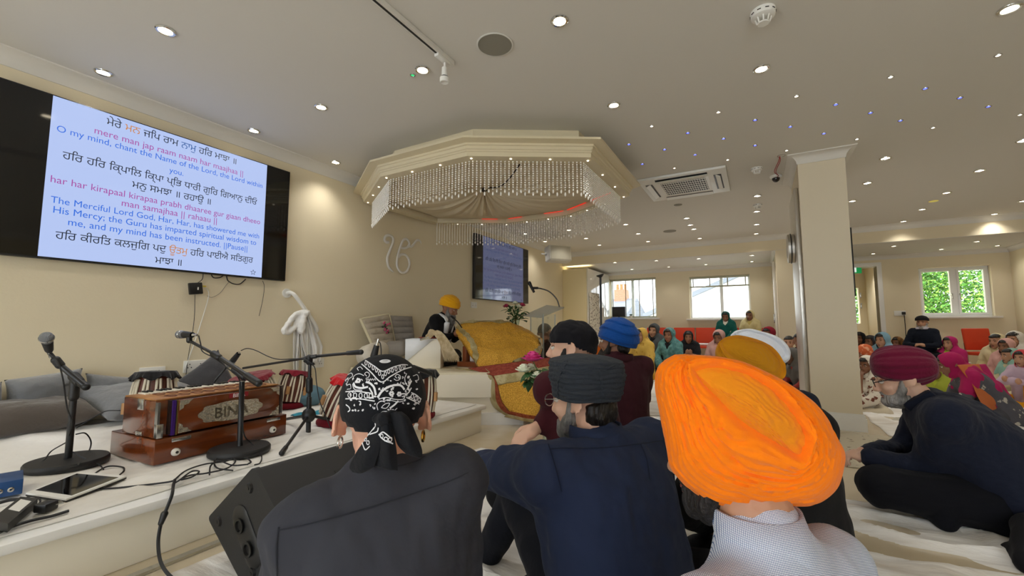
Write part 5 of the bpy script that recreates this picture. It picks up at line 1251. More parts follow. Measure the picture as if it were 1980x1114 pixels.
def hand(m, w, d, n, curl=25, side=1, s=1.0, spread=.0):
    """hand from wrist w, pointing along d, palm normal n; thumb on the +side"""
    w = Vector(w); d = Vector(d).normalized(); n = Vector(n); n = (n-d*n.dot(d)).normalized(); x = d.cross(n)*side
    B = Matrix((x, d, n)).transposed()
    m.ell(w+d*.05*s, (.041*s, .052*s, .016*s), B, 12); m.cap(w-d*.02*s, w+d*.02*s, .027*s, .03*s, 10)
    for k, (o, L) in enumerate(((.030, .072), (.010, .082), (-.011, .077), (-.030, .060))):
        p = w+d*.088*s+x*o*s; a = R(8); q = d.copy(); pts = [p]
        for sg, f in ((.45, .6), (.32, 1.1), (.25, 1.0)):
            a += R(curl)*f; q = (d*math.cos(a)+n*math.sin(a)+x*spread*o*8).normalized(); pts.append(pts[-1]+q*L*sg*s)
        m.chain(pts, [.0098*s, .0092*s, .0085*s, .0072*s], 8)
    t0 = w+d*.025*s+x*.030*s
    m.chain([t0, t0+(d*.6+x*.75+n*.3).normalized()*.035*s, t0+(d*.6+x*.75+n*.3).normalized()*.035*s+(d*.85+x*.2+n*.4).normalized()*.032*s, t0+(d*.6+x*.75+n*.3).normalized()*.035*s+(d*.85+x*.1+n*.5).normalized()*.056*s], [.014*s, .012*s, .0105*s, .008*s], 8)
def head_prims(m, H, ears=True):
    e = MB()
    e.ell((0, -.010, .035), (.076, .096, .088), seg=20).ell((0, .028, -.028), (.063, .068, .082)).ell((0, .032, -.074), (.050, .054, .040)).ell((0, .074, -.094), (.022, .018, .018))
    e.cap((0, .092, .016), (0, .113, -.026), .009, .0125).ell((-.011, .104, -.031), .009).ell((.011, .104, -.031), .009)
    e.cap((-.036, .080, .032), (.036, .080, .032), .013).ell((-.038, .064, -.022), .025).ell((.038, .064, -.022), .025)
    e.ell((0, .089, -.058), (.023, .011, .007)).ell((0, .088, -.068), (.020, .011, .008))
    if ears:
        for s in (-1, 1):
            e.ell((s*.080, -.012, .002), (.008, .021, .030), (R(10), R(s*-14), R(s*28))).tube([(s*.084+s*.010*math.sin(a*.5), -.014-.022*math.sin(a)-.004, .006+.029*math.cos(a)) for a in [i*PI/7 for i in range(8)]], .0055, 6).ell((s*.077, .002, -.022), (.006, .008, .008))
    m.add(*(lambda q: (q.v, q.f))(e.tx(H)))
def face_parts(H, root, far=False, brow=M_BROW, down=False, lips=True):
    for s in (-1, 1):
        c = H @ V3(s*.031, .0835, .012)
        if far: MB().ell(c, (.011, .005, .005), H.to_3x3(), 8).build('eye', M_IRIS, root)
        else:
            ew = MB().ell((s*.031, .0795, .011), .0125, seg=14).tx(H).build('eye', M_EYEW, root)
            MB().ell((s*.031, .0900, .009), (.0055, .003, .0055), seg=12).tx(H).build('iris', M_IRIS, ew)
            MB().ell((s*.031, .0795, .0125), (.0145, .0135, .0125 if down else .0095), (R(-20), 0, 0), 14).cull(lambda p: p.z < (.006 if down else .0125)).tx(H).build('eyelid', SK['b'], root, solid=.001)
        MB().tube([H @ V3(s*.016, .0945, .034), H @ V3(s*.032, .0935, .039), H @ V3(s*.048, .083, .034)], [.0035, .0042, .0025], 6).build('eyebrow', brow, root)
    if lips: MB().ell((0, .0935, -.0585), (.022, .0085, .005), seg=12).ell((0, .0925, -.0675), (.019, .0085, .006), seg=12).tx(H).build('lips', M_LIP, root)
class Fig: pass
def fig(label, head, phi, tilts=(2, 6, 12, 14), seat=0, S=None, bulk=1.0, elbows=None, wrists=None, hands=None, legs='cross', hp=0, hy=0, hr=0, sk='a', shirt=None, infl=.016, trous=None, vox=.010, shz=(0, 0), sleeve=1.0, group=None, ears=True, wr=.006, face=True, far=False, down=False, cat='person', kneeup=None, brow=M_BROW, shx=.185, lips=True, belly=0, roll=0, necklen=.125, neck=1.0, soft=14, linf=.014):
    """seated figure; head = (px, py, D) of the head centre in the photo; phi = facing about z"""
    Hw = at(*head); q = Fig(); q.label = label
    p = V3(0, 0, .10); P = [p]
    for L, a in zip((.155, .155, .195, necklen), tilts): p = p+V3(0, math.sin(R(a)), math.cos(R(a)))*L; P.append(p)
    zt = Hw.z-seat
    if S is None: S = max(.72, min(1.25, zt/P[4].z))
    rot = Matrix.Rotation(phi, 3, 'Z') @ Matrix.Rotation(R(roll), 3, 'Y'); o = rot @ (P[4]*S); loc = V3(Hw.x-o.x, Hw.y-o.y, Hw.z-P[4].z*S)
    M = Matrix.Translation(loc) @ rot.to_4x4() @ Matrix.Scale(S, 4)
    q.M, q.P, q.S = M, P, S
    root = thing('person', label, cat, (loc.x, loc.y, max(seat, 0)), 0, group); q.root = root
    Hl = Matrix.Translation(P[4]) @ (Matrix.Rotation(R(hy), 3, 'Z') @ Matrix.Rotation(R(hr), 3, 'Y') @ Matrix.Rotation(R(-hp), 3, 'X')).to_4x4()
    q.Hl = Hl; q.H = M @ Hl
    sh = {}
    for s, dz in ((-1, shz[0]), (1, shz[1])): sh[s] = P[2].lerp(P[3], .70)+V3(s*shx*bulk, -.01, .015+dz)
    el = {s: (Vector(elbows[s]) if elbows and s in elbows and len(elbows[s]) == 3 else sh[s]+V3(s*.07, .09, -.23)) for s in (-1, 1)}
    wrp = {s: (Vector(wrists[s]) if wrists and s in wrists and len(wrists[s]) == 3 else V3(s*.07, .30, .19)) for s in (-1, 1)}
    Mi = M.inverted()
    for d_, src in ((el, elbows), (wrp, wrists)):
        for s in (-1, 1):
            if src and s in src and len(src[s]) == 4: d_[s] = Mi @ at(*src[s][1:])
    q.sh, q.el, q.wr = sh, el, wrp
    def torso(m, i):
        ct = [0]+list(tilts); L = lambda f, k: P[k].lerp(P[k+1], f); bk = bulk; rings = []
        for c, rx, ry, tl in ((P[0]-V3(0, 0, .085), .150, .115, 0), (P[0]-V3(0, 0, .05), .178, .140, 0), (P[0]+V3(0, 0, .03), .180, .140, tilts[0]), (P[1], .160, .122+belly, tilts[1]), (L(.5, 1), .164, .122+belly*.7, tilts[1]), (P[2], .172, .118, tilts[2]), (L(.35, 2), .180, .114, tilts[2]), (L(.62, 2), .180, .104, tilts[2]), (L(.82, 2), .145, .090, tilts[2]), (L(.95, 2), .095, .076, tilts[2]), (P[3]+V3(0, 0, .015), .068, .064, tilts[3])):
            y = V3(0, math.cos(R(tl)), -math.sin(R(tl))); rings.append([c+V3(1, 0, 0)*(rx*bk+i)*math.copysign(abs(math.cos(a))**.85, math.cos(a))+y*(ry*(.5+.5*bk)+i)*math.sin(a) for a in [j*PI/16 for j in range(32)]])
        m.loft(rings)
        for s in (-1, 1): m.cap(L(.70, 2)+V3(s*.09*bk, -.012, 0), sh[s], .072+i, .064*bk**.5+i).cap(L(.40, 2)+V3(s*.10*bk, 0, 0), sh[s].lerp(el[s], .45), .07+i, .05*bk**.5+i)
    def arm(m, s, i, upto=1.0):
        m.cap(sh[s], el[s], .052*bulk**.5+i, .042*bulk**.5+i)
        m.cap(el[s], el[s].lerp(wrp[s], upto), .041*bulk**.5+i, .029+i+(.004 if i else 0))
    def leg(m, i, seg='all'):
        b = bulk**.5
        if legs == 'cross':
            for s in (-1, 1):
                k = V3(s*.32*bulk**.5, .21, .105); a = V3(-s*.06, .34, .065)
                if kneeup and s == kneeup[0]: k, a = (Vector(t_) if len(t_) == 3 else M.inverted() @ at(*t_[1:]) for t_ in kneeup[1:])
                h = V3(s*.09, .02, .105); m.cap(h, k, .088*b+i, .062*b+i).cap(k, a, .058*b+i, .043+i)
                if True:
                    f = a+((V3(-s*.13, -.05, -.02)) if not (kneeup and s == kneeup[0]) else V3(s*.02, .19, -.03)); m.cap(a, f, .036+i, .028+i)
        elif legs == 'chair':
            for s in (-1, 1):
                h, k, a = V3(s*.09, .0, .07), V3(s*.12, .42, .08), V3(s*.12, .44, -.36/S); m.cap(h, k, .085*b+i, .062+i).cap(k, a, .055+i, .04+i)
                if i == 0: m.cap(a, a+V3(0, .16, -.02), .034, .026)
    m = MB(); torso(m, 0); leg(m, 0)
    for s in (-1, 1):
        arm(m, s, 0)
        if hands and s in hands: hand(m, wrp[s], hands[s][0] or (wrp[s]-el[s]).normalized(), hands[s][1], hands[s][2], hands[s][3] if len(hands[s]) > 3 else s)
        else: m.ell(wrp[s]+(wrp[s]-el[s]).normalized()*.06, (.036, .036, .05))
    m.chain([P[3]-V3(0, 0, .03), P[3].lerp(P[4], .45)+V3(0, -.01, 0), Hl @ V3(0, -.018, -.03)], [.062*neck, .055*neck, .054*neck])
    head_prims(m, Hl, ears)
    m.tx(M).remesh(vox, 2, .4); q.body = (list(m.v), list(m.f)); m.build('body', SK[sk], root)
    if face: face_parts(q.H, root, far, brow, down, lips)
    if trous:
        m = MB(); m.ell(P[0]+V3(0, 0, -.005), (.17*bulk+.008, .13*bulk+.008, .10)); leg(m, linf); m.tx(M).remesh(max(vox, .009), 4).wrinkle(wr, 9, seed=3).build('trousers', trous, root)
    if shirt:
        m = MB(); torso(m, infl+.006)
        for s in (-1, 1): arm(m, s, infl*.8+.005, sleeve)
        m.chain([P[3]-V3(0, 0, .02), P[3].lerp(P[4], .28)+V3(0, -.008, 0)], [.075*neck, .066*neck])
        m.tx(M).remesh(.014, soft).remesh(max(vox, .007), 3).wrinkle(wr, 7, (1, 1, .8), seed=len(label)).wrinkle(wr*.45, 13, (1.7, 1.7, .35), seed=2).wrinkle(wr*.4, 19, seed=1)
        q.shirt = (list(m.v), list(m.f)); q.shirt_o = m.build('shirt', shirt, root)
    return q
def beard(q, m, long=0, w=1.0, vox=.006):
    b = MB(); b.ell((0, .040, -.082), (.064*w, .060, .046)).ell((0, .076, -.088), (.036*w, .030, .034))
    for s in (-1, 1): b.chain([(s*.070, .012, .0), (s*.070, .018, -.04), (s*.054, .040, -.072)], [.011, .017, .026]).cap((0, .098, -.046), (s*.032, .080, -.058), .008, .009)
    if long: b.chain([(0, .072, -.095), (0, .080, -.14), (0, .085, -.095-long)], [.055, .045, .016])
    b.tx(q.H).remesh(vox, 2).wrinkle(.006, 45, (1, 1, .35)).build('beard', m, q.root)
def turban(q, m, r=(.100, .122, .105), c=(0, -.012, .045), k=5, slant=.10, pitch=0, a0=-16, step=.007, name='turban', fine=.0005, nu=96, nv=60, side=1, sq=0):
    F = q.H @ Matrix.Translation(c) @ Matrix.Rotation(R(pitch), 4, 'X')
    def fn(u, v):
        az = u*2*PI; al = R(a0+(90-a0)*v); ca, sa = math.cos(al), math.sin(al)
        if sq: ca = math.copysign(abs(ca)**(1-sq), ca); 
        f = (v*k+slant*k*math.cos(az*1.0+side*.5)+.25*math.sin(az*2)) % 1.0
        d = step*(1-f)*(min(1, f*9))*math.sin(PI*min(1, v*1.1+.12))+fine*math.sin(v*120+6*math.cos(az+side*.6))
        d += .003*mnoise.noise(V3(math.cos(az)*2, math.sin(az)*2, v*4))
        return F @ V3((r[0]+d)*ca*math.sin(az), (r[1]+d)*ca*math.cos(az), (r[2]+d)*sa)
    return MB().grid(fn, nu, nv).build(name, m, q.root, solid=.004, angle=60)
def lemon(q, m, r, c, pitch=0, n=9, amp=.006, name='turban'):
    F = q.H @ Matrix.Translation(c) @ Matrix.Rotation(R(pitch), 4, 'X')
    def fn(u, v):
        a = u*2*PI; w = v*PI; s = max(0, math.sin(w))**.72
        d = 1+(amp/r[0])*(math.sin(n*a+1.6*math.cos(w))+.5*math.sin(n*2.3*a+2*math.sin(w*1.5)))*min(1, s*1.4)
        return F @ V3(r[0]*s*d*math.sin(a), r[1]*math.cos(w), r[2]*s*d*math.cos(a))
    return MB().grid(fn, 180, 60).build(name, m, q.root, solid=.003, angle=70)
def swirl(q, inner, outer, D, din, dback, m, mcrown, rid=9, amp=.0035, dome=.02, name='turban', nt=220, ns=64):
    """wound turban: strands run round a lens shaped crown; inner and outer outlines start at the same pleat"""
    def res(P):
        P = [Vector((x, y, 0)) for x, y in P]; C = spline(P+[P[0]], 12); L = [0]
        for i in range(1, len(C)): L.append(L[-1]+(C[i]-C[i-1]).length)
        return L, C
    def sample(LC, t):
        L, C = LC; s = t*L[-1]; i = int(np.searchsorted(L, s)); i = min(max(i, 1), len(C)-1); f = (s-L[i-1])/max(1e-9, L[i]-L[i-1]); return C[i-1].lerp(C[i], f)
    A, B = res(inner), res(outer)
    I = [sample(A, k/nt) for k in range(nt)]; O = [sample(B, k/nt) for k in range(nt)]; cen = sum(O, Vector((0, 0, 0)))/nt; ci = sum(I, Vector((0, 0, 0)))/nt
    rings = []
    for j in range(ns+1):
        s = j/ns; rg = []
        for k in range(nt):
            t = 2*PI*k/nt; p = I[k].lerp(O[k], math.sin(s*PI/2)**.9); dd = D-din*math.cos(s*PI/2)**.85
            n = mnoise.noise(V3(math.cos(t)*1.7, math.sin(t)*1.7, s*5)); w = (2*abs(math.sin(PI*(s*rid+2*k/nt+.35*math.sin(t+.8)+.9*n)))-1)*(.6+.6*mnoise.noise(V3(math.cos(t)*2, math.sin(t)*2, s*3+9)))
            w2 = math.sin(2*PI*(s*rid*2.7+4*k/nt+.5*math.cos(t*2)+1.3*n))
            P_ = at(p.x, p.y, dd); Nn = ((P_-at(cen.x, cen.y, D+.02))).normalized()
            lip = .014*math.exp(-((s-.10)/.09)**2) - .006*math.exp(-(s/.03)**2)
            rg.append(P_+Nn*(amp*(w+.55*w2)*min(1, s*8)*(1-.5*s)+lip))
        rings.append(rg)
    for j in range(1, 16):                        # far half, closing behind
        s = j/15; rings.append([at(cen.x+(O[k].x-cen.x)*math.cos(s*PI/2)**.6, cen.y+(O[k].y-cen.y)*math.cos(s*PI/2)**.6, D+dback*math.sin(s*PI/2)) for k in range(nt)])
    MB().loft(rings, False).build(name, m, q.root, angle=80)
    cr = []
    for j in range(20):
        s = j/19; rg = []
        for k in range(nt):
            p = ci.lerp(I[k], 1.03*(1-s)+.002); P_ = at(p.x, p.y, D-din+.003-dome*(1-(1-s)**2)); t = 2*PI*k/nt
            rg.append(P_+_fh*.0012*math.sin(38*s+9*mnoise.noise(V3(p.x*.02, p.y*.03, 2))))
        cr.append(rg)
    MB().loft(cr, False).build('crown_layer', mcrown, q.root, angle=80, solid=.002)
def scarf(q, m, shoulders=True, open_=(.066, .118, -.002), back=0, vox=.011, hair=True, front=(1, 1), long=0, wr=.006, name='headscarf', tuck=0):
    """cloth over head and shoulders with an opening for the face"""
    b = MB(); Hl = q.Hl; P = q.P
    c = MB().ell((0, -.016-back, .036), (.096, .116, .106), seg=22).ell((0, -.02-back, -.04), (.092, .085, .09)).ell((0, .02, -.085), (.080, .078, .055)); b.add(*(lambda z: (z.v, z.f))(c.tx(Hl)))
    b.chain([Hl @ V3(0, -.04-back, -.05), P[3]+V3(0, -.05, .02)], [.085, .10])
    if shoulders:
        for s, f in ((-1, front[0]), (1, front[1])):
            b.cap(P[3]+V3(s*.02, -.01, .03), q.sh[s]+V3(-s*.0, 0, .0), .085, .088).cap(q.sh[s], q.sh[s].lerp(q.el[s], .6), .085, .075)
            if f: b.chain([q.sh[s]+V3(-s*.03, .02, 0), P[2].lerp(P[3], .5)+V3(s*.07, .08, 0), P[2]+V3(s*.02, .10, -.02), P[1]+V3(0, .13, .02)], [.08, .075, .075, .06])
        b.chain([P[3]+V3(0, -.04, 0), P[2]+V3(0, -.07, 0), P[1]+V3(0, -.075, -.02)], [.11, .12, .10]).cap(P[2]+V3(-.08, -.05, 0), P[2]+V3(.08, -.05, 0), .10)
        if long:
            for s in ((-1, 1) if long == 2 else (long,)): b.chain([q.sh[s], q.el[s]+V3(0, 0, .02), q.wr[s]+V3(0, 0, .03)], [.08, .075, .06])
    b.remesh(vox/q.S, 14).wrinkle(wr, 9, (1.6, 1.6, .6), seed=len(q.label)).wrinkle(wr*.5, 22, (1.5, 1.5, .5), seed=4)
    Hi = Hl.inverted()
    def op(p):
        w = Hi @ p; return w.y > .015 and (w.x/open_[0])**2+((w.z-open_[2])/open_[1])**2 < 1
    b.cull(op).tx(q.M).build(name, m, q.root, solid=.004, angle=70)
    if hair: MB().ell((0, -.006, .044), (.083, .102, .088), seg=20).cull(lambda p: p.z < .078-.25*p.y).tx(q.H).build('hair', M_HAIRB, q.root, solid=.004)
AW = YAW                                           # facing straight away from the viewer
def fc(px, off=0): return YAW-math.atan2(px-990, 830)+PI+R(off)     # facing the viewer, turned off degrees

# ---- man in the bandana
BL = cloth('charcoal_shirt', '#37383F', bump=(10, .3)); D1 = .87
q = fig('man in a paisley bandana and charcoal shirt, seen from behind beside the wedge speaker', (741, 811, D1), YAW+R(16.8), tilts=(2, 4, 6, 8), bulk=.86, elbows={-1: (-.20, .14, .27), 1: (.17, .10, .28)}, shirt=BL, trous=cloth('black_cotton', '#17171A'), vox=.0045, shz=(-.03, .035), sk='e', hp=4, wr=.009, shx=.165)
q1 = q
bn = MB().ell((0, -.008, .042), (.086, .106, .092), seg=48)
def bshape(p):
    w = mnoise.noise(p*22); return p*(1+.010*w)
bn.v = [bshape(p) for p in bn.v]
bn.cull(lambda p: p.z < (.018 if p.y > .0 else .018+.42*max(-.095, p.y)*1.0) - .0)
bn.tx(q.H); BVB = (list(bn.v), list(bn.f))
M_BAN = cloth('bandana_black', '#17181C', bump=(30, .3)); M_PRINT = mat('bandana_print', '#E6E6EA', .85)
bo = tag(bn.build('bandana', M_BAN, q.root, solid=.003, angle=80))
bv = BVHTree.FromPolygons(*BVB); Z2 = lambda P: [(650+x*.2245, 670+y*.2245) for x, y in P]
pr = MB()
def stroke(P, w=.0026, dens=5, closed=False):
    w *= .62
    if closed: P = P+[P[0]]
    r_ = ribbon(bv, Z2(P), w, .0006, dens, .0022); pr.add(r_.v, r_.f)
def loop(cx, cy, rx, ry, w=.0022, a=0): stroke([(cx+rx*math.cos(t)*math.cos(a)-ry*math.sin(t)*math.sin(a), cy+rx*math.cos(t)*math.sin(a)+ry*math.sin(t)*math.cos(a)) for t in [i*PI/4 for i in range(8)]], w, 3, True)
stroke([(225, 160), (300, 225), (388, 312), (470, 262), (560, 212), (640, 185)], .0032); stroke([(255, 128), (330, 178), (400, 222), (480, 190), (560, 166), (610, 168)], .0030)
for c in ((262, 152), (292, 172), (322, 192), (350, 212), (376, 240), (402, 268), (424, 242), (452, 224), (482, 213), (512, 202), (546, 192), (578, 182)): loop(c[0], c[1], 9, 17)
stroke([(92, 392), (180, 388), (300, 405)], .003); stroke([(92, 452), (200, 452), (335, 470)], .003)
for x in (125, 172, 218, 262, 302): loop(x, 420+(x-125)*.05, 13, 20)
stroke([(640, 400), (680, 420), (722, 455)], .003); stroke([(598, 440), (650, 465), (705, 495)], .003)
for x in (648, 678, 705): loop(x, 432+(x-648)*.55, 11, 18)
def flower(cx, cy, r=13):
    for k in range(6): a = k*PI/3; loop(cx+r*math.cos(a), cy+r*math.sin(a), 5, 5, .0028)
flower(198, 300); flower(475, 408); flower(538, 413)
stroke([(150, 295), (165, 258), (205, 242), (245, 258)], .002); stroke([(158, 318), (175, 350), (225, 362), (280, 352)], .0055); stroke([(150, 330), (168, 372), (230, 380)], .002)
stroke([(262, 310), (300, 325), (330, 360), (345, 420)], .0055); stroke([(290, 360), (312, 400), (322, 450)], .004)
stroke([(358, 440), (400, 385), (470, 345), (545, 338), (582, 375)], .006); stroke([(368, 455), (430, 440), (500, 455), (570, 455), (590, 415)], .0022); stroke([(380, 475), (450, 462), (530, 478), (575, 470)], .0018)
stroke([(x, 375-(x-380)*.33+(12 if i % 2 else -8)) for i, x in enumerate(range(375, 570, 15))], .0018, 2)
stroke([(262, 285+(8 if i % 2 else -6)) if False else (262+i*9, 290+(9 if i % 2 else -7)) for i in range(10)], .0018, 2)
stroke([(268, 262), (252, 244), (268, 228), (290, 242), (286, 268), (262, 280)], .002); stroke([(520, 280), (505, 265), (520, 248), (545, 258), (545, 285), (518, 298), (495, 285)], .002)
stroke([(600, 240), (585, 280), (595, 330), (625, 345)], .002); stroke([(640, 300), (620, 340), (605, 375)], .005); stroke([(655, 260), (690, 250), (700, 290), (672, 300)], .002); stroke([(560, 410), (610, 405), (640, 360)], .003)
stroke([(360, 545), (355, 500), (385, 470), (420, 478)], .002); stroke([(390, 525), (420, 495), (460, 490), (430, 530), (390, 525)], .002); stroke([(460, 530), (500, 500), (530, 470)], .0045); stroke([(370, 590), (400, 560), (440, 560), (420, 590)], .0025); stroke([(440, 540), (480, 560), (520, 530)], .002)
stroke([(110, 250), (140, 235), (150, 262), (120, 285), (105, 320)], .002); stroke([(200, 215), (190, 195), (215, 185), (235, 205)], .002); stroke([(100, 340), (130, 330), (135, 365), (105, 372)], .002); stroke([(95, 500), (120, 520), (128, 545), (112, 560)], .003)
stroke([(378, 138), (400, 128), (440, 126), (462, 136), (440, 147), (400, 148), (378, 138)], .004); stroke([(385, 138), (455, 137)], .005)
rb = random.Random(8)
for k in range(95):
    x, y = rb.uniform(95, 720), rb.uniform(190, 560); a = rb.uniform(0, 6.3); l = rb.uniform(10, 22); c_, s_ = math.cos(a), math.sin(a)
    if 200 < x < 620 and y < 330-abs(x-390)*.62: continue
    if k % 3 == 0: loop(x, y, 4, 7, .0022, a)
    else: stroke([(x, y), (x+l*c_*.6-l*.35*s_, y+l*s_*.6+l*.35*c_), (x+l*c_, y+l*s_), (x+l*.7*c_+l*.3*s_, y+l*.7*s_-l*.3*c_)], .0022, 3)
pr.build('print', M_PRINT, bo)
# knot and tails
kn = MB(); kc = at(742, 812, D1-.135); kn.ell(kc, (.014, .012, .015)).cap(at(728, 808, D1-.12), at(742, 812, D1-.13), .009, .010).cap(at(742, 812, D1-.13), at(758, 806, D1-.12), .010, .012)
kn.remesh(.005, 3).wrinkle(.003, 60).build('knot', M_BAN, bo)
tl = px_sheet([[(731, 812, .745), (740, 813, .735), (748, 815, .735)], [(715, 840, .75), (728, 842, .735), (742, 842, .733)], [(692, 872, .76), (715, 876, .735), (735, 870, .735)], [(677, 900, .775), (700, 905, .745), (726, 898, .74)], [(683, 912, .78), (700, 914, .755), (722, 903, .745)]], (20, 40), .008, 3)
tl.build('tail', M_BAN, bo, solid=.002)
tm = px_sheet([[(736, 815, .735), (746, 815, .73), (756, 816, .735)], [(732, 835, .735), (748, 838, .72), (760, 838, .73)], [(728, 870, .74), (748, 876, .72), (766, 872, .73)], [(724, 902, .745), (748, 908, .728), (768, 910, .735)]], (20, 40), .008, 5)
tm.build('tail', M_BAN, bo, solid=.002)
tr = px_sheet([[(750, 800, .74), (765, 797, .73), (776, 797, .735)], [(752, 815, .735), (776, 812, .72), (790, 810, .73)], [(762, 842, .735), (784, 840, .72), (803, 838, .735)], [(770, 862, .74), (792, 864, .73), (815, 868, .745)], [(785, 877, .75), (800, 882, .745), (816, 886, .755)]], (20, 40), .008, 7)
tr.build('tail', M_BAN, bo, solid=.002)
bvt = BVHTree.FromPolygons(tm.v+tl.v, tm.f+[tuple(i+len(tm.v) for i in f) for f in tl.f]); pr = MB(); bv = bvt
for P in ([(235, 830), (262, 890), (300, 860)], [(248, 800), (290, 760), (340, 700)], [(300, 760), (360, 735), (372, 700)], [(372, 755), (420, 800), (480, 838)], [(378, 760), (420, 738), (470, 800)], [(330, 640), (350, 680), (330, 720)]): stroke(P, .003)
for c in ((262, 800), (285, 830), (405, 770), (435, 795), (460, 800)): loop(c[0], c[1], 11, 17)
pr.build('print', M_PRINT, bo)
for s in (-1, 1): MB().tube([q.H @ V3(s*.083+.011*math.cos(a)*.3, .0+.011*math.cos(a), -.040+.011*math.sin(a)) for a in [i*PI/8 for i in range(16)]], .0022, 6, closed=True).build('earring', M_STEEL if s < 0 else mat('gold', '#C9A045', .25, 1), q.root)
def seams(q, lines, w=.004, m=None, off=.002, name='seam'):
    b = BVHTree.FromPolygons(*q.shirt)
    for px in lines:
        r_ = ribbon(b, px, w*.55, .0010, 8, off)
        if len(r_.v) > 8: r_.build(name, m, q.shirt_o)
seams(q, [[(538, 1026), (640, 1003), (760, 968), (850, 938), (905, 915)], [(540, 1020), (536, 1060), (538, 1114)], [(690, 892), (740, 905), (800, 895), (822, 884)]], .004, cloth('charcoal_seam', '#2A2B31'))

# ---- man in the navy shirt, dark grey turban
NV = cloth('navy_shirt', '#262F48', bump=(10, .3)); D2 = 1.27
q = fig('man in navy shirt and flat dark grey turban, one arm over his knee', (1130, 775, D2), YAW+R(36), tilts=(6, 12, 16, 22), bulk=1.28, elbows={-1: ('px', 938, 908, 1.36), 1: (.27, .10, .26)}, wrists={-1: ('px', 1010, 915, 1.58)}, hands={-1: ((.5, .8, -.2), (0, 0, -1), 30)}, kneeup=(-1, ('px', 1000, 950, 1.62), ('px', 948, 1068, 1.66)), shirt=NV, trous=cloth('dark_jeans', '#14161D'), vox=.0055, hy=16, hp=6, sk='d', wr=.010, shx=.18, face=True)
q2 = q
M_GT = cloth('dark_grey_turban', '#33383F', bump=(60, .35, (1, 1, 3)))
Fg = q.H @ Matrix.Translation((0, -.012, .058)) @ Matrix.Rotation(R(6), 4, 'X') @ Matrix.Rotation(R(-40), 4, 'Z')
def gfn(u, v):
    a = u*2*PI; ex = .62
    cx_, sx_ = math.cos(a), math.sin(a); rr = 1/((abs(cx_)**(2/ex)+abs(sx_)**(2/ex))**(ex/2))
    pl = .0016*math.sin(v*70+3*mnoise.noise(V3(cx_*2, sx_*2, v*3)))+.0028*mnoise.noise(V3(cx_*3, sx_*3, v*5))+.003*max(0, math.sin(v*19+1.5*math.sin(a)))
    if v < .72:
        w = v/.72; r_ = .093+.014*math.sin(w*2.2)+pl; z = -.048+.114*w
        if w > .93: pl += .004*math.sin(a*3)
    else:
        w = (v-.72)/.28; r_ = (.104+.3*pl)*(1-w)**.8 if w < 1 else 0; z = .066+.020*math.sin(w*PI/2)+.004*mnoise.noise(V3(cx_*2.5*(1-w), sx_*2.5*(1-w), 7))
    return Fg @ V3(r_*rr*cx_*.98, r_*rr*sx_*1.05, z)
tu = MB().grid(gfn, 144, 90); TUB = (list(tu.v), list(tu.f)); tuo = tu.build('turban', M_GT, q.root, solid=.003, angle=60)
bv = BVHTree.FromPolygons(*TUB)
for P, w in (([(1095, 700), (1082, 730), (1080, 765)], .012), ([(1158, 716), (1163, 740), (1166, 775)], .007), ([(1082, 716), (1120, 722), (1160, 716), (1196, 704)], .006), ([(1090, 750), (1130, 752), (1162, 748)], .003), ([(1092, 768), (1130, 770), (1163, 765)], .003)):
    r_ = ribbon(bv, P, w, .003, 8, .001)
    if len(r_.v) > 8: r_.build('fold', M_GT, tuo)
beard(q, M_HAIRG)
MB().ell((0, -.055, -.03), (.072, .045, .055)).tx(q.H).remesh(.006, 2).wrinkle(.006, 40).build('hair', M_HAIRB, q.root)
g = MB(); 
for s in (-1, 1): g.tube([q.H @ V3(s*.034+.026*math.cos(a), .108, .008+.019*math.sin(a)) for a in [i*PI/10 for i in range(20)]], .0014, 5, closed=True).tube([q.H @ V3(s*.06, .107, .012), q.H @ V3(s*.08, .05, .015), q.H @ V3(s*.083, -.01, .015)], .0014, 5)
g.build('spectacles', M_STEEL, q.root)
seams(q, [[(1062, 870), (1090, 868), (1180, 866), (1300, 850)], [(1060, 860), (1072, 900), (1085, 950)], [(1238, 860), (1250, 890), (1255, 930)], [(1105, 830), (1150, 815), (1210, 800)]], .004, cloth('navy_seam', '#1A2032'))

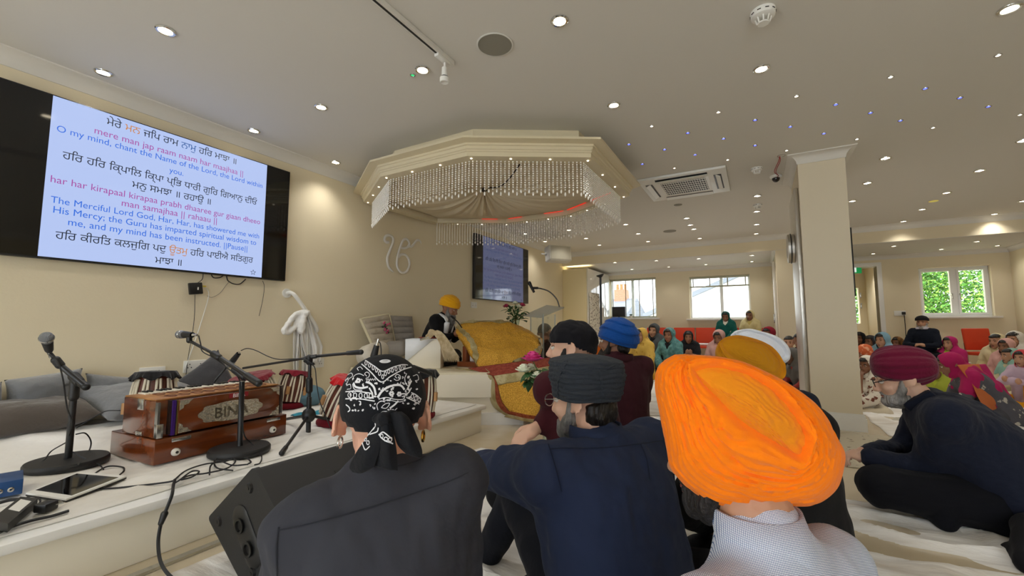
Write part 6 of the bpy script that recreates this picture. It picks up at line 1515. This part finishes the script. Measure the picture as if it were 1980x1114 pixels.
# ---- man in the orange turban and checked shirt
def checks():
    m = bpy.data.materials.new('blue_check_shirt'); m.use_nodes = True; nt = m.node_tree; b = nt.nodes['Principled BSDF']; b.inputs['Roughness'].default_value = .85; L = nt.links.new
    tc = nt.nodes.new('ShaderNodeTexCoord'); mp = nt.nodes.new('ShaderNodeMapping'); mp.inputs['Rotation'].default_value = (0, 0, -YAW-R(15)); L(tc.outputs['Object'], mp.inputs[0]); sp = nt.nodes.new('ShaderNodeSeparateXYZ'); L(mp.outputs[0], sp.inputs[0])
    def line(o):
        a = nt.nodes.new('ShaderNodeMath'); a.operation = 'MULTIPLY'; a.inputs[1].default_value = 400; L(o, a.inputs[0]); f = nt.nodes.new('ShaderNodeMath'); f.operation = 'FRACT'; L(a.outputs[0], f.inputs[0])
        c = nt.nodes.new('ShaderNodeMath'); c.operation = 'LESS_THAN'; c.inputs[1].default_value = .28; L(f.outputs[0], c.inputs[0]); return c.outputs[0]
    zz = nt.nodes.new('ShaderNodeMath'); zz.operation = 'MULTIPLY_ADD'; zz.inputs[1].default_value = .8; L(sp.outputs[1], zz.inputs[0]); L(sp.outputs[2], zz.inputs[2])
    a = nt.nodes.new('ShaderNodeMath'); a.operation = 'MAXIMUM'; xy = nt.nodes.new('ShaderNodeMath'); xy.operation = 'MULTIPLY_ADD'; xy.inputs[1].default_value = -.55; L(sp.outputs[1], xy.inputs[0]); L(sp.outputs[0], xy.inputs[2]); L(line(xy.outputs[0]), a.inputs[0]); L(line(zz.outputs[0]), a.inputs[1])
    x = nt.nodes.new('ShaderNodeMix'); x.data_type = 'RGBA'; x.inputs[6].default_value = lin('#E6EAF2')+(1,); x.inputs[7].default_value = lin('#5A7099')+(1,); L(a.outputs[0], x.inputs[0]); L(x.outputs[2], b.inputs['Base Color']); return m
CHK = checks(); D3 = .72
q = fig('man in a large orange turban and blue checked shirt, nearest the viewer', (1412, 880, D3), YAW+R(30), tilts=(3, 8, 12, 18), bulk=.92, necklen=.178, neck=1.22, shirt=CHK, trous=cloth('black_cotton', '#17171A'), vox=.0045, hy=22, hp=8, sk='a', wr=.006)
q3 = q
z7 = lambda P: [(1240+x*.4433, 620+y*.4433) for x, y in P]
OR = cloth('orange_muslin', '#FF8208', bump=(45, .25, (1, 1, 1)), sheen=.1); ORC = cloth('orange_muslin_under', '#E88A14', bump=(45, .25), sheen=.1)
swirl(q, z7([(236, 222), (300, 203), (400, 218), (500, 255), (600, 335), (675, 430), (712, 505), (692, 578), (640, 560), (560, 512), (470, 458), (400, 402), (330, 332), (262, 262)]),
  z7([(150, 152), (210, 152), (330, 162), (450, 187), (560, 237), (650, 287), (740, 352), (800, 422), (850, 512), (882, 582), (875, 660), (850, 730), (795, 782), (735, 805), (650, 808), (560, 824), (460, 824), (330, 803), (240, 752), (180, 702), (132, 640), (115, 560), (90, 430), (65, 300), (70, 220), (100, 180)]), D3, .125, .13, OR, ORC, rid=8, amp=.0044)
beard(q, M_BEARDB, 0, .94)
def collar(q, m, r=.098, h=.30, k0=.12):
    c = [[q.M @ (q.P[3].lerp(q.P[4], k0+h*k)+V3((r-.008*k)*math.cos(a), -.012+(r-.004-.008*k)*math.sin(a), .012*k)) for a in [i*PI/18 for i in range(36)]] for k in (0, .5, 1)]
    MB().loft(c, False).build('collar', m, q.shirt_o, solid=.005)
collar(q, CHK, .082, .46, .0)
collar(q2, NV, .088, .36, .0)
# ---- ochre and white turbans in front of him
BLK = cloth('black_shirt', '#121214', bump=(10, .25))
q = fig('man in ochre turban and black shirt just beyond the orange turban', (1448, 742, 1.46), YAW+R(20), tilts=(4, 10, 16, 18), bulk=1.12, shirt=BLK, trous=cloth('black_cotton', '#17171A'), vox=.008, hy=20, hp=8, sk='a', elbows={1: (.36, .14, .24)})
z2 = lambda P: [(1360+x*.1615, 580+y*.1615) for x, y in P]
OC = cloth('ochre_muslin', '#C98508', bump=(45, .2), sheen=.1); OCC = cloth('ochre_muslin_under', '#B4790C', bump=(45, .2), sheen=.1)
swirl(q, z2([(225, 520), (300, 468), (430, 455), (550, 480), (690, 525), (790, 585), (880, 690), (930, 780), (940, 850), (900, 900), (760, 880), (600, 820), (450, 740), (330, 660), (250, 580)]),
  z2([(180, 520), (260, 462), (420, 436), (560, 460), (710, 508), (815, 572), (915, 680), (965, 775), (978, 850), (950, 940), (880, 1010), (740, 1040), (560, 1010), (400, 960), (260, 860), (170, 740), (145, 650), (155, 580)]), 1.44, .10, .13, OC, OCC, rid=6, amp=.003)
WH = cloth('white_turban_muslin', '#E4E7EE', bump=(40, .4), sheen=.1)
q = fig('man in a white turban and navy jacket beyond the ochre turban', (1462, 722, 1.97), YAW+R(15), tilts=(4, 10, 14, 18), bulk=1.05, shirt=cloth('navy_jacket', '#1B2232'), trous=cloth('black_cotton', '#17171A'), vox=.01, hy=20, hp=8, sk='a', elbows={1: (.33, .12, .26)})
swirl(q, z2([(420, 400), (520, 375), (640, 400), (760, 440), (870, 500), (950, 580), (985, 650), (940, 690), (860, 640), (740, 590), (600, 520), (480, 450)]),
  z2([(330, 420), (400, 370), (560, 350), (700, 383), (850, 430), (960, 498), (1030, 588), (1043, 660), (1020, 720), (960, 760), (850, 800), (700, 760), (560, 700), (430, 620), (350, 540), (318, 470)]), 1.95, .11, .14, WH, WH, rid=6, amp=.004)
MB().box((0, -.06, .0), (.20, .09, .05), bev=.02).tx(q.M @ Matrix.Translation(q.P[3].lerp(q.P[4], .15))).build('white_collar', M_LINEN, q.root)

# ---- man with the maroon turban in profile
FL = cloth('navy_fleece', '#1B2030', bump=(60, .15), sheen=.05)
q = fig('grey bearded man in maroon turban and navy fleece, in profile at right', (1745, 735, 2.12), YAW+R(53), tilts=(26, 40, 46, 30), S=1.01, bulk=1.2, elbows={-1: ('px', 1790, 915, 2.05), 1: (.28, .36, .22)}, wrists={-1: ('px', 1682, 886, 2.1), 1: ('px', 1676, 876, 2.2)}, hands={-1: ((.6, .8, .0), (.4, 0, -1), 35), 1: ((-.6, .8, .0), (-.4, 0, -1), 35)}, shirt=FL, trous=cloth('black_denim', '#101117'), vox=.006, hp=14, sk='d', wr=.009, belly=.02, infl=.020, brow=M_HAIRG, soft=45, linf=.024, kneeup=(-1, ('px', 1702, 940, 2.04), ('px', 1800, 960, 2.0)))
q6 = q
lemon(q, cloth('maroon_turban', '#681030', bump=(50, .25), sheen=.15), (.104, .122, .094), (0, -.022, .066), 14, 8, .0040)
beard(q, M_HAIRW, 0, 1.12)
g = MB()
for s in (-1, 1): g.tube([q.H @ V3(s*.034+.025*math.cos(a), .110, .006+.017*math.sin(a)) for a in [i*PI/10 for i in range(20)]], .0016, 5, closed=True).tube([q.H @ V3(s*.058, .108, .012), q.H @ V3(s*.078, .05, .018), q.H @ V3(s*.082, -.01, .02)], .0022, 6)
g.build('spectacles', M_BLACK, q.root)
MB().box((0, 0, 0), (.17, .13, .05), bev=.02).tx(q.M @ Matrix.Translation(q.P[3].lerp(q.P[4], .2)) @ Matrix.Rotation(R(-38), 4, 'X')).build('collar', FL, q.shirt_o)

# ---- two men in maroon
MRN = cloth('maroon_jacket', '#3A1820', bump=(12, .25))
q = fig('man in a blue turban and dark maroon top seen from behind', (1190, 662, 3.0), YAW+R(20), tilts=(2, 6, 10, 10), bulk=.95, shirt=MRN, trous=cloth('black_cotton', '#17171A'), vox=.009, hy=34, sk='b')
turban(q, cloth('blue_turban', '#0B4690', bump=(50, .25), sheen=.15), (.108, .130, .135), (0, -.02, .030), 4, .13, 18, -12, .013, side=-1); beard(q, M_BEARDB, .03)
MB().ell((0, -.055, -.035), (.068, .04, .05)).tx(q.H).remesh(.008, 2).build('hair', M_HAIRB, q.root)
MB().lathe([(.085, 0), (.095, .03), (.09, .055), (.08, .05)], (0, 0, 0), 30, None, False).tx(q.M @ Matrix.Translation(q.P[3]+V3(0, -.01, -.01))).build('hood', MRN, q.shirt_o, solid=.006)
MB().cap((.09, -.02, .0), (.17, -.01, -.015), .035, .028).tx(q.M @ Matrix.Translation(q.P[3])).build('dark_hood_lining', cloth('black_cotton', '#17171A'), q.shirt_o)
q = fig('man in black head wrap and maroon top between dark grey and blue turbans', (1104, 676, 2.15), YAW+R(38), tilts=(4, 8, 12, 12), bulk=1.0, elbows={-1: ('px', 1092, 790, 2.08)}, wrists={-1: ('px', 1040, 826, 2.0)}, hands={-1: (None, (0, .3, -1), 30)}, shirt=cloth('maroon_top', '#40161D', bump=(12, .25)), trous=cloth('black_cotton', '#17171A'), vox=.007, hy=32, sk='d', sleeve=.8)
BP = cloth('black_patka', '#17161A', bump=(14, .4))
m = MB().ell((0, -.012, .045), (.090, .114, .096), seg=40).ell((0, -.075, .0), (.070, .05, .05)).tx(q.H).remesh(.007, 3).wrinkle(.008, 16).wrinkle(.003, 40); m.cull(lambda p: (q.H.inverted() @ p).z < .028+.42*min(0, (q.H.inverted() @ p).y)); m.build('head_wrap', BP, q.root, solid=.003)
beard(q, M_BEARDB, 0, .98)

# ---- the reader on the dais
q = fig('bearded reader in yellow turban and black coat on the dais', (869, 597, 4.62), R(-75), tilts=(12, 22, 28, 32), seat=DZ+.02, bulk=.98, soft=40, shirt=cloth('black_coat', '#131315'), trous=cloth('black_cotton', '#17171A'), vox=.009, hp=22, sk='b', down=True, elbows={-1: (-.22, .22, .30), 1: (.22, .22, .30)}, wrists={-1: (-.12, .34, .36), 1: (.12, .34, .36)}, brow=M_HAIRG)
turban(q, cloth('yellow_turban', '#E2A413', bump=(50, .25), sheen=.15), (.108, .128, .118), (0, -.016, .050), 5, .12, 8, -14, .009); beard(q, M_HAIRG, .21, 1.2)
sc_ = MB()
for s in (-1, 1): sc_.tube([q.M @ p for p in spline([q.P[3]+V3(0, -.075, .02), q.P[3]+V3(s*.075, -.02, .035), q.P[3]+V3(s*.10, .075, -.03), q.P[2]+V3(s*.09, .15, -.02), q.P[1]+V3(s*.09, .17, -.03)], 8)], .034, 10, flat=.35, up=(0, 0, 1))
sc_.build('white_scarf', M_LINEN, q.root)

# ---- rows of seated women, children and others at the back
def wc(n, c, **k): return cloth(n, c, **k)
FLORAL_W = cloth('floral_white', '#E3DACB', var=('#7B4A3C', 26, .56, .60)); FLORAL_G = cloth('floral_grey', '#54535A', var=('#B9B2A6', 17, .62, .66)); FLORAL_R = cloth('floral_red', '#A4433F', var=('#5B4A4A', 18, .5, .58)); FLORAL_O = cloth('floral_orange', '#C9623A', var=('#E3A27E', 26, .52, .6))
YEL = cloth('yellow_shawl', '#CDA850', var=('#A8802F', 24, .62, .68)); BLKC = wc('black_kameez', '#1A1A1D')
def woman(label, px, py, D, off, sc, top, tr=None, sk='b', seat=0, legs='cross', child=1.0, **k):
    far = D > 5.6; kw = dict(vox=.010 if D < 6 else .013, hp=k.pop('hp', 4), hy=k.pop('hy', 0), hr=k.pop('hr', 0))
    sckw = {a: k.pop(a) for a in ('shoulders', 'front', 'long', 'open_', 'back', 'hair') if a in k}
    q = fig(label, (px, py, D), fc(px, off), tilts=k.pop('tilts', (2, 4, 8, 8)), seat=seat, bulk=k.pop('bulk', .86), shirt=top, trous=tr or top, sk=sk, far=far, legs=legs, infl=.024, wr=.007, shx=.150, soft=34, **kw, **k)
    if sc: scarf(q, sc, vox=kw['vox'], **sckw)
    else: MB().ell((0, -.012, .042), (.084, .104, .092), seg=24).cull(lambda p: p.z < .05-.9*max(-.1, min(0, p.y+.03))*-1+(.02 if p.y > .03 else -.0)).tx(q.H).build('hair', M_HAIRB, q.root, solid=.004)
    return q
CL = {-1: (-.17, .16, .36), 1: (.17, .16, .36)}; CLW = {-1: (-.05, .24, .40), 1: (.05, .24, .40)}; CLH = {-1: ((.7, .2, .6), (0, -1, 0), 40), 1: ((-.7, .2, .6), (0, -1, 0), 40)}
woman('woman in a yellow embroidered shawl on the floor by the red chairs', 1240, 650, 7.0, -38, YEL, YEL, wc('mustard', '#B0812A'), 'a', long=2)
woman('woman in a dark grey scarf sitting before the left red chair', 1264, 640, 8.35, -22, wc('dark_grey_scarf', '#4A4E50'), BLKC, None, 'a', hr=-8)
woman('woman with spectacles in a teal scarf over black', 1294, 649, 7.2, -25, wc('teal_scarf', '#5E8A88', var=('#456E6E', 20, .4, .6)), BLKC, None, 'b', front=(1, 1), long=1)
woman('girl in a black scarf resting her chin on clasped hands', 1331, 653, 7.8, 0, wc('black_scarf', '#1B1B1E'), BLKC, None, 'b', elbows=CL, wrists=CLW, hands=CLH, front=(0, 0), sleeve=.2)
woman('woman in a green scarf and white cardigan seated on a chair by the window', 1403, 613, 8.55, -8, wc('green_scarf', '#14574F'), wc('white_cardigan', '#DDD8CC'), None, 'b', seat=.45, legs='chair', hp=16, long=-1)
woman('woman in a pale yellow scarf seated on a chair beside the woman in green', 1450, 611, 8.6, -14, wc('pale_yellow_scarf', '#CFBE8C'), wc('pale_yellow_kameez', '#CDB772'), None, 'b', seat=.45, legs='chair')
woman('woman in a pale pink scarf bowing behind the ochre turban', 1390, 653, 6.9, -20, wc('pale_pink_scarf', '#B88F87'), wc('pale_pink', '#C4958A'), None, 'b', hp=18)
woman('woman in a dark red scarf behind the white turban', 1486, 648, 7.0, -30, wc('dark_red_scarf', '#8C2030'), BLKC, None, 'b')
woman('bare headed woman half hidden by the pillar panel', 1526, 664, 6.5, -10, None, wc('brown_top', '#5A4335'), None, 'a')
woman('second bare headed person tight against the pillar panel', 1547, 662, 5.6, 5, None, BLKC, None, 'b')
woman('woman in a grey scarf and red flowered dress in front of the pillar panel', 1533, 690, 5.0, -55, wc('grey_scarf', '#6A6764'), FLORAL_R, None, 'c', tilts=(8, 16, 24, 24))
woman('person in a black coat sitting beyond the acrylic lectern', 1054, 646, 5.7, 150, None, BLKC, None, 'b', )
woman('person with dark hair beyond the black head wrap', 1136, 646, 7.0, -30, None, wc('grey_top', '#77767A'), None, 'b')
woman('woman in an orange scarf behind the blue turbaned man', 1152, 690, 4.3, -60, wc('orange_scarf', '#C8641E'), FLORAL_O, None, 'b', tilts=(6, 12, 18, 20))
woman('woman in a flowered shawl in front of the black head wrapped man', 1066, 694, 3.3, -70, FLORAL_W, FLORAL_W, None, 'b', tilts=(6, 10, 14, 18)) if False else None
# right of the pillar
woman('woman in a black scarf at the right edge of the pillar', 1662, 655, 7.9, -20, wc('black_scarf', '#1B1B1E'), BLKC, None, 'b')
woman('woman in a dark scarf with beige edge behind the orange patterned scarf', 1683, 662, 7.0, -35, wc('charcoal_scarf', '#39363A'), BLKC, None, 'b')
woman('bowed woman with an orange patterned scarf over her head beside the pillar', 1672, 682, 5.4, -60, FLORAL_O, wc('red_blue_dress', '#7A2F33'), wc('blue_skirt', '#3B5675'), 'b', hp=24, open_=(.05, .07, -.04), hair=False)
woman('woman in a light blue scarf looking left above the maroon turban', 1706, 659, 6.3, -32, wc('light_blue_scarf', '#7FA3B4'), wc('blue_kameez', '#6C93A6'), None, 'a')
woman('woman in a brown and orange scarf behind the light blue scarf', 1735, 664, 7.1, -30, wc('brown_scarf', '#8A5E2C', var=('#4A3420', 20, .45, .6)), wc('brown_kameez', '#6B4A2A'), None, 'b')
q = woman('woman in a white flowered shawl with hand to forehead, right of the pillar', 1676, 706, 4.55, -30, FLORAL_W, FLORAL_W, wc('cream_trousers', '#D8CCB4'), 'b', hp=14, elbows={1: (-.02, .30, .24), -1: (-.16, .22, .25)}, wrists={1: (.02, .19, .50), -1: (.05, .34, .12)}, hands={1: ((.0, -.2, 1), (0, -1, 0), 25)}, sleeve=.25, long=-1)
q = fig('man in black turban and navy jumper sitting with clasped hands by the window', (1783, 625, 6.7), fc(1783, -14), tilts=(2, 4, 6, 4), seat=.33, bulk=.98, shx=.165, soft=34, shirt=cloth('navy_jumper', '#141925'), trous=cloth('black_denim', '#101117'), vox=.010, sk='a', far=True, elbows={-1: (-.25, .14, .30), 1: (.25, .14, .30)}, wrists={-1: (-.06, .26, .30), 1: (.06, .26, .31)}, hands={-1: ((.8, .3, .2), (0, -.5, -1), 40), 1: ((-.8, .3, .2), (0, -.5, -1), 40)})
turban(q, cloth('black_turban', '#1A1A1C'), (.098, .112, .085), (0, -.006, .062), 4, .1, 4, -8, .006); beard(q, M_BEARDW, 0, 1.0, .009)
MB().box((0, .02, .0), (.18, .15, .045), bev=.02).tx(q.M @ Matrix.Translation(q.P[3].lerp(q.P[4], .22))).build('shirt_collar', cloth('pale_lilac', '#C9C4CE'), q.root)
p = q.root.location
tag(MB().box((p.x+.02, p.y-.05, .17), (.82, .5, .32), (0, 0, fc(1783, -14)), .01).build('bench', M_CREAM), 'low cream bench under the man in the black turban', 'bench')
q = woman('woman in magenta scarf and grey flowered dress bending behind the maroon turban', 1838, 706, 4.0, -78, wc('magenta_scarf', '#A81F58'), FLORAL_G, wc('grey_trousers', '#4A4A50'), 'b', tilts=(24, 34, 40, 42), hp=22, bulk=1.0, front=(0, 0))
q7 = q
for nm, cols, dd, off_ in (('scarf_end', wc('magenta_scarf', '#A81F58'), 0, 0), ('orange_scarf_end', wc('orange_chiffon', '#BE6A3C'), .03, -22)):
    px_sheet([[(1872+off_, 706, 3.92-dd), (1905+off_*.6, 704, 3.95-dd)], [(1900+off_, 740, 3.82-dd), (1926+off_*.8, 735, 3.86-dd)], [(1915+off_, 772, 3.76-dd), (1945+off_*.8, 772, 3.8-dd)], [(1930+off_+6, 800+(12 if dd else 0), 3.74-dd), (1956+off_, 795+(14 if dd else 0), 3.78-dd)]], (16, 30), .02, 2+dd*50).build(nm, cols, q.root, solid=.004)
tag(px_sheet([[(1935, 815, 3.9), (1960, 808, 4.0)], [(1965, 826, 3.85), (1978, 818, 3.95)]], (14, 14), .012, 4).build('dropped_shawl', FLORAL_R, solid=.01), 'end of a patterned shawl lying on the floor at the right edge', 'shawl')
woman('woman with a white and magenta scarf left of the red chair', 1836, 665, 6.4, -30, wc('pink_edge_scarf', '#B02463'), wc('lime_kameez', '#A9B43A'), None, 'a')
woman('child in lime green beside the magenta scarfed woman', 1813, 720, 5.1, -30, wc('lime_scarf', '#98A038'), wc('lime_kameez', '#A9B43A'), None, 'b')
woman('woman with spectacles and cream scarf in front of the red chair', 1926, 661, 6.3, -28, wc('cream_scarf', '#D8C9A0'), wc('cream_kameez', '#D3C394'), None, 'a', back=.03)
woman('woman in a white edged scarf at the far right behind the others', 1962, 658, 6.0, -30, wc('white_edge_scarf', '#D9D3C6'), wc('beige_kameez', '#C4AE92'), None, 'a')
woman('dark haired woman in a pale pink scarf at the right', 1945, 671, 5.7, -30, wc('pink_scarf', '#D3A197'), wc('pink_kameez', '#CF9B90'), None, 'b')
woman('girl in a pale teal top looking left at the right', 1951, 689, 5.4, -50, wc('pale_teal_scarf', '#8CB3A4'), wc('cream_top', '#CDBF9C'), None, 'a', back=.035)
woman('child with coral headscarf and mustard skirt hugging her knees, right edge', 1976, 694, 4.7, -25, wc('coral_scarf', '#C84A4E'), wc('lilac_top', '#BBA4B4'), wc('mustard_skirt', '#C98A12'), 'a', elbows={-1: (-.20, .22, .36), 1: (.2, .22, .36)}, wrists={-1: (.02, .32, .42), 1: (-.02, .32, .40)}, kneeup=(-1, (-.14, .24, .36), (-.16, .34, .06)), shoulders=False)
# person cut by the right edge
fig('person in black at the right edge of the photo, only a knee showing', (2150, 780, 1.75), YAW+R(-38), tilts=(4, 8, 12, 12), bulk=1.05, kneeup=(-1, ('px', 1992, 1022, 1.72), ('px', 1990, 1088, 1.6)), shirt=BLKC, trous=cloth('black_cotton', '#17171A'), vox=.012, sk='a', face=False)
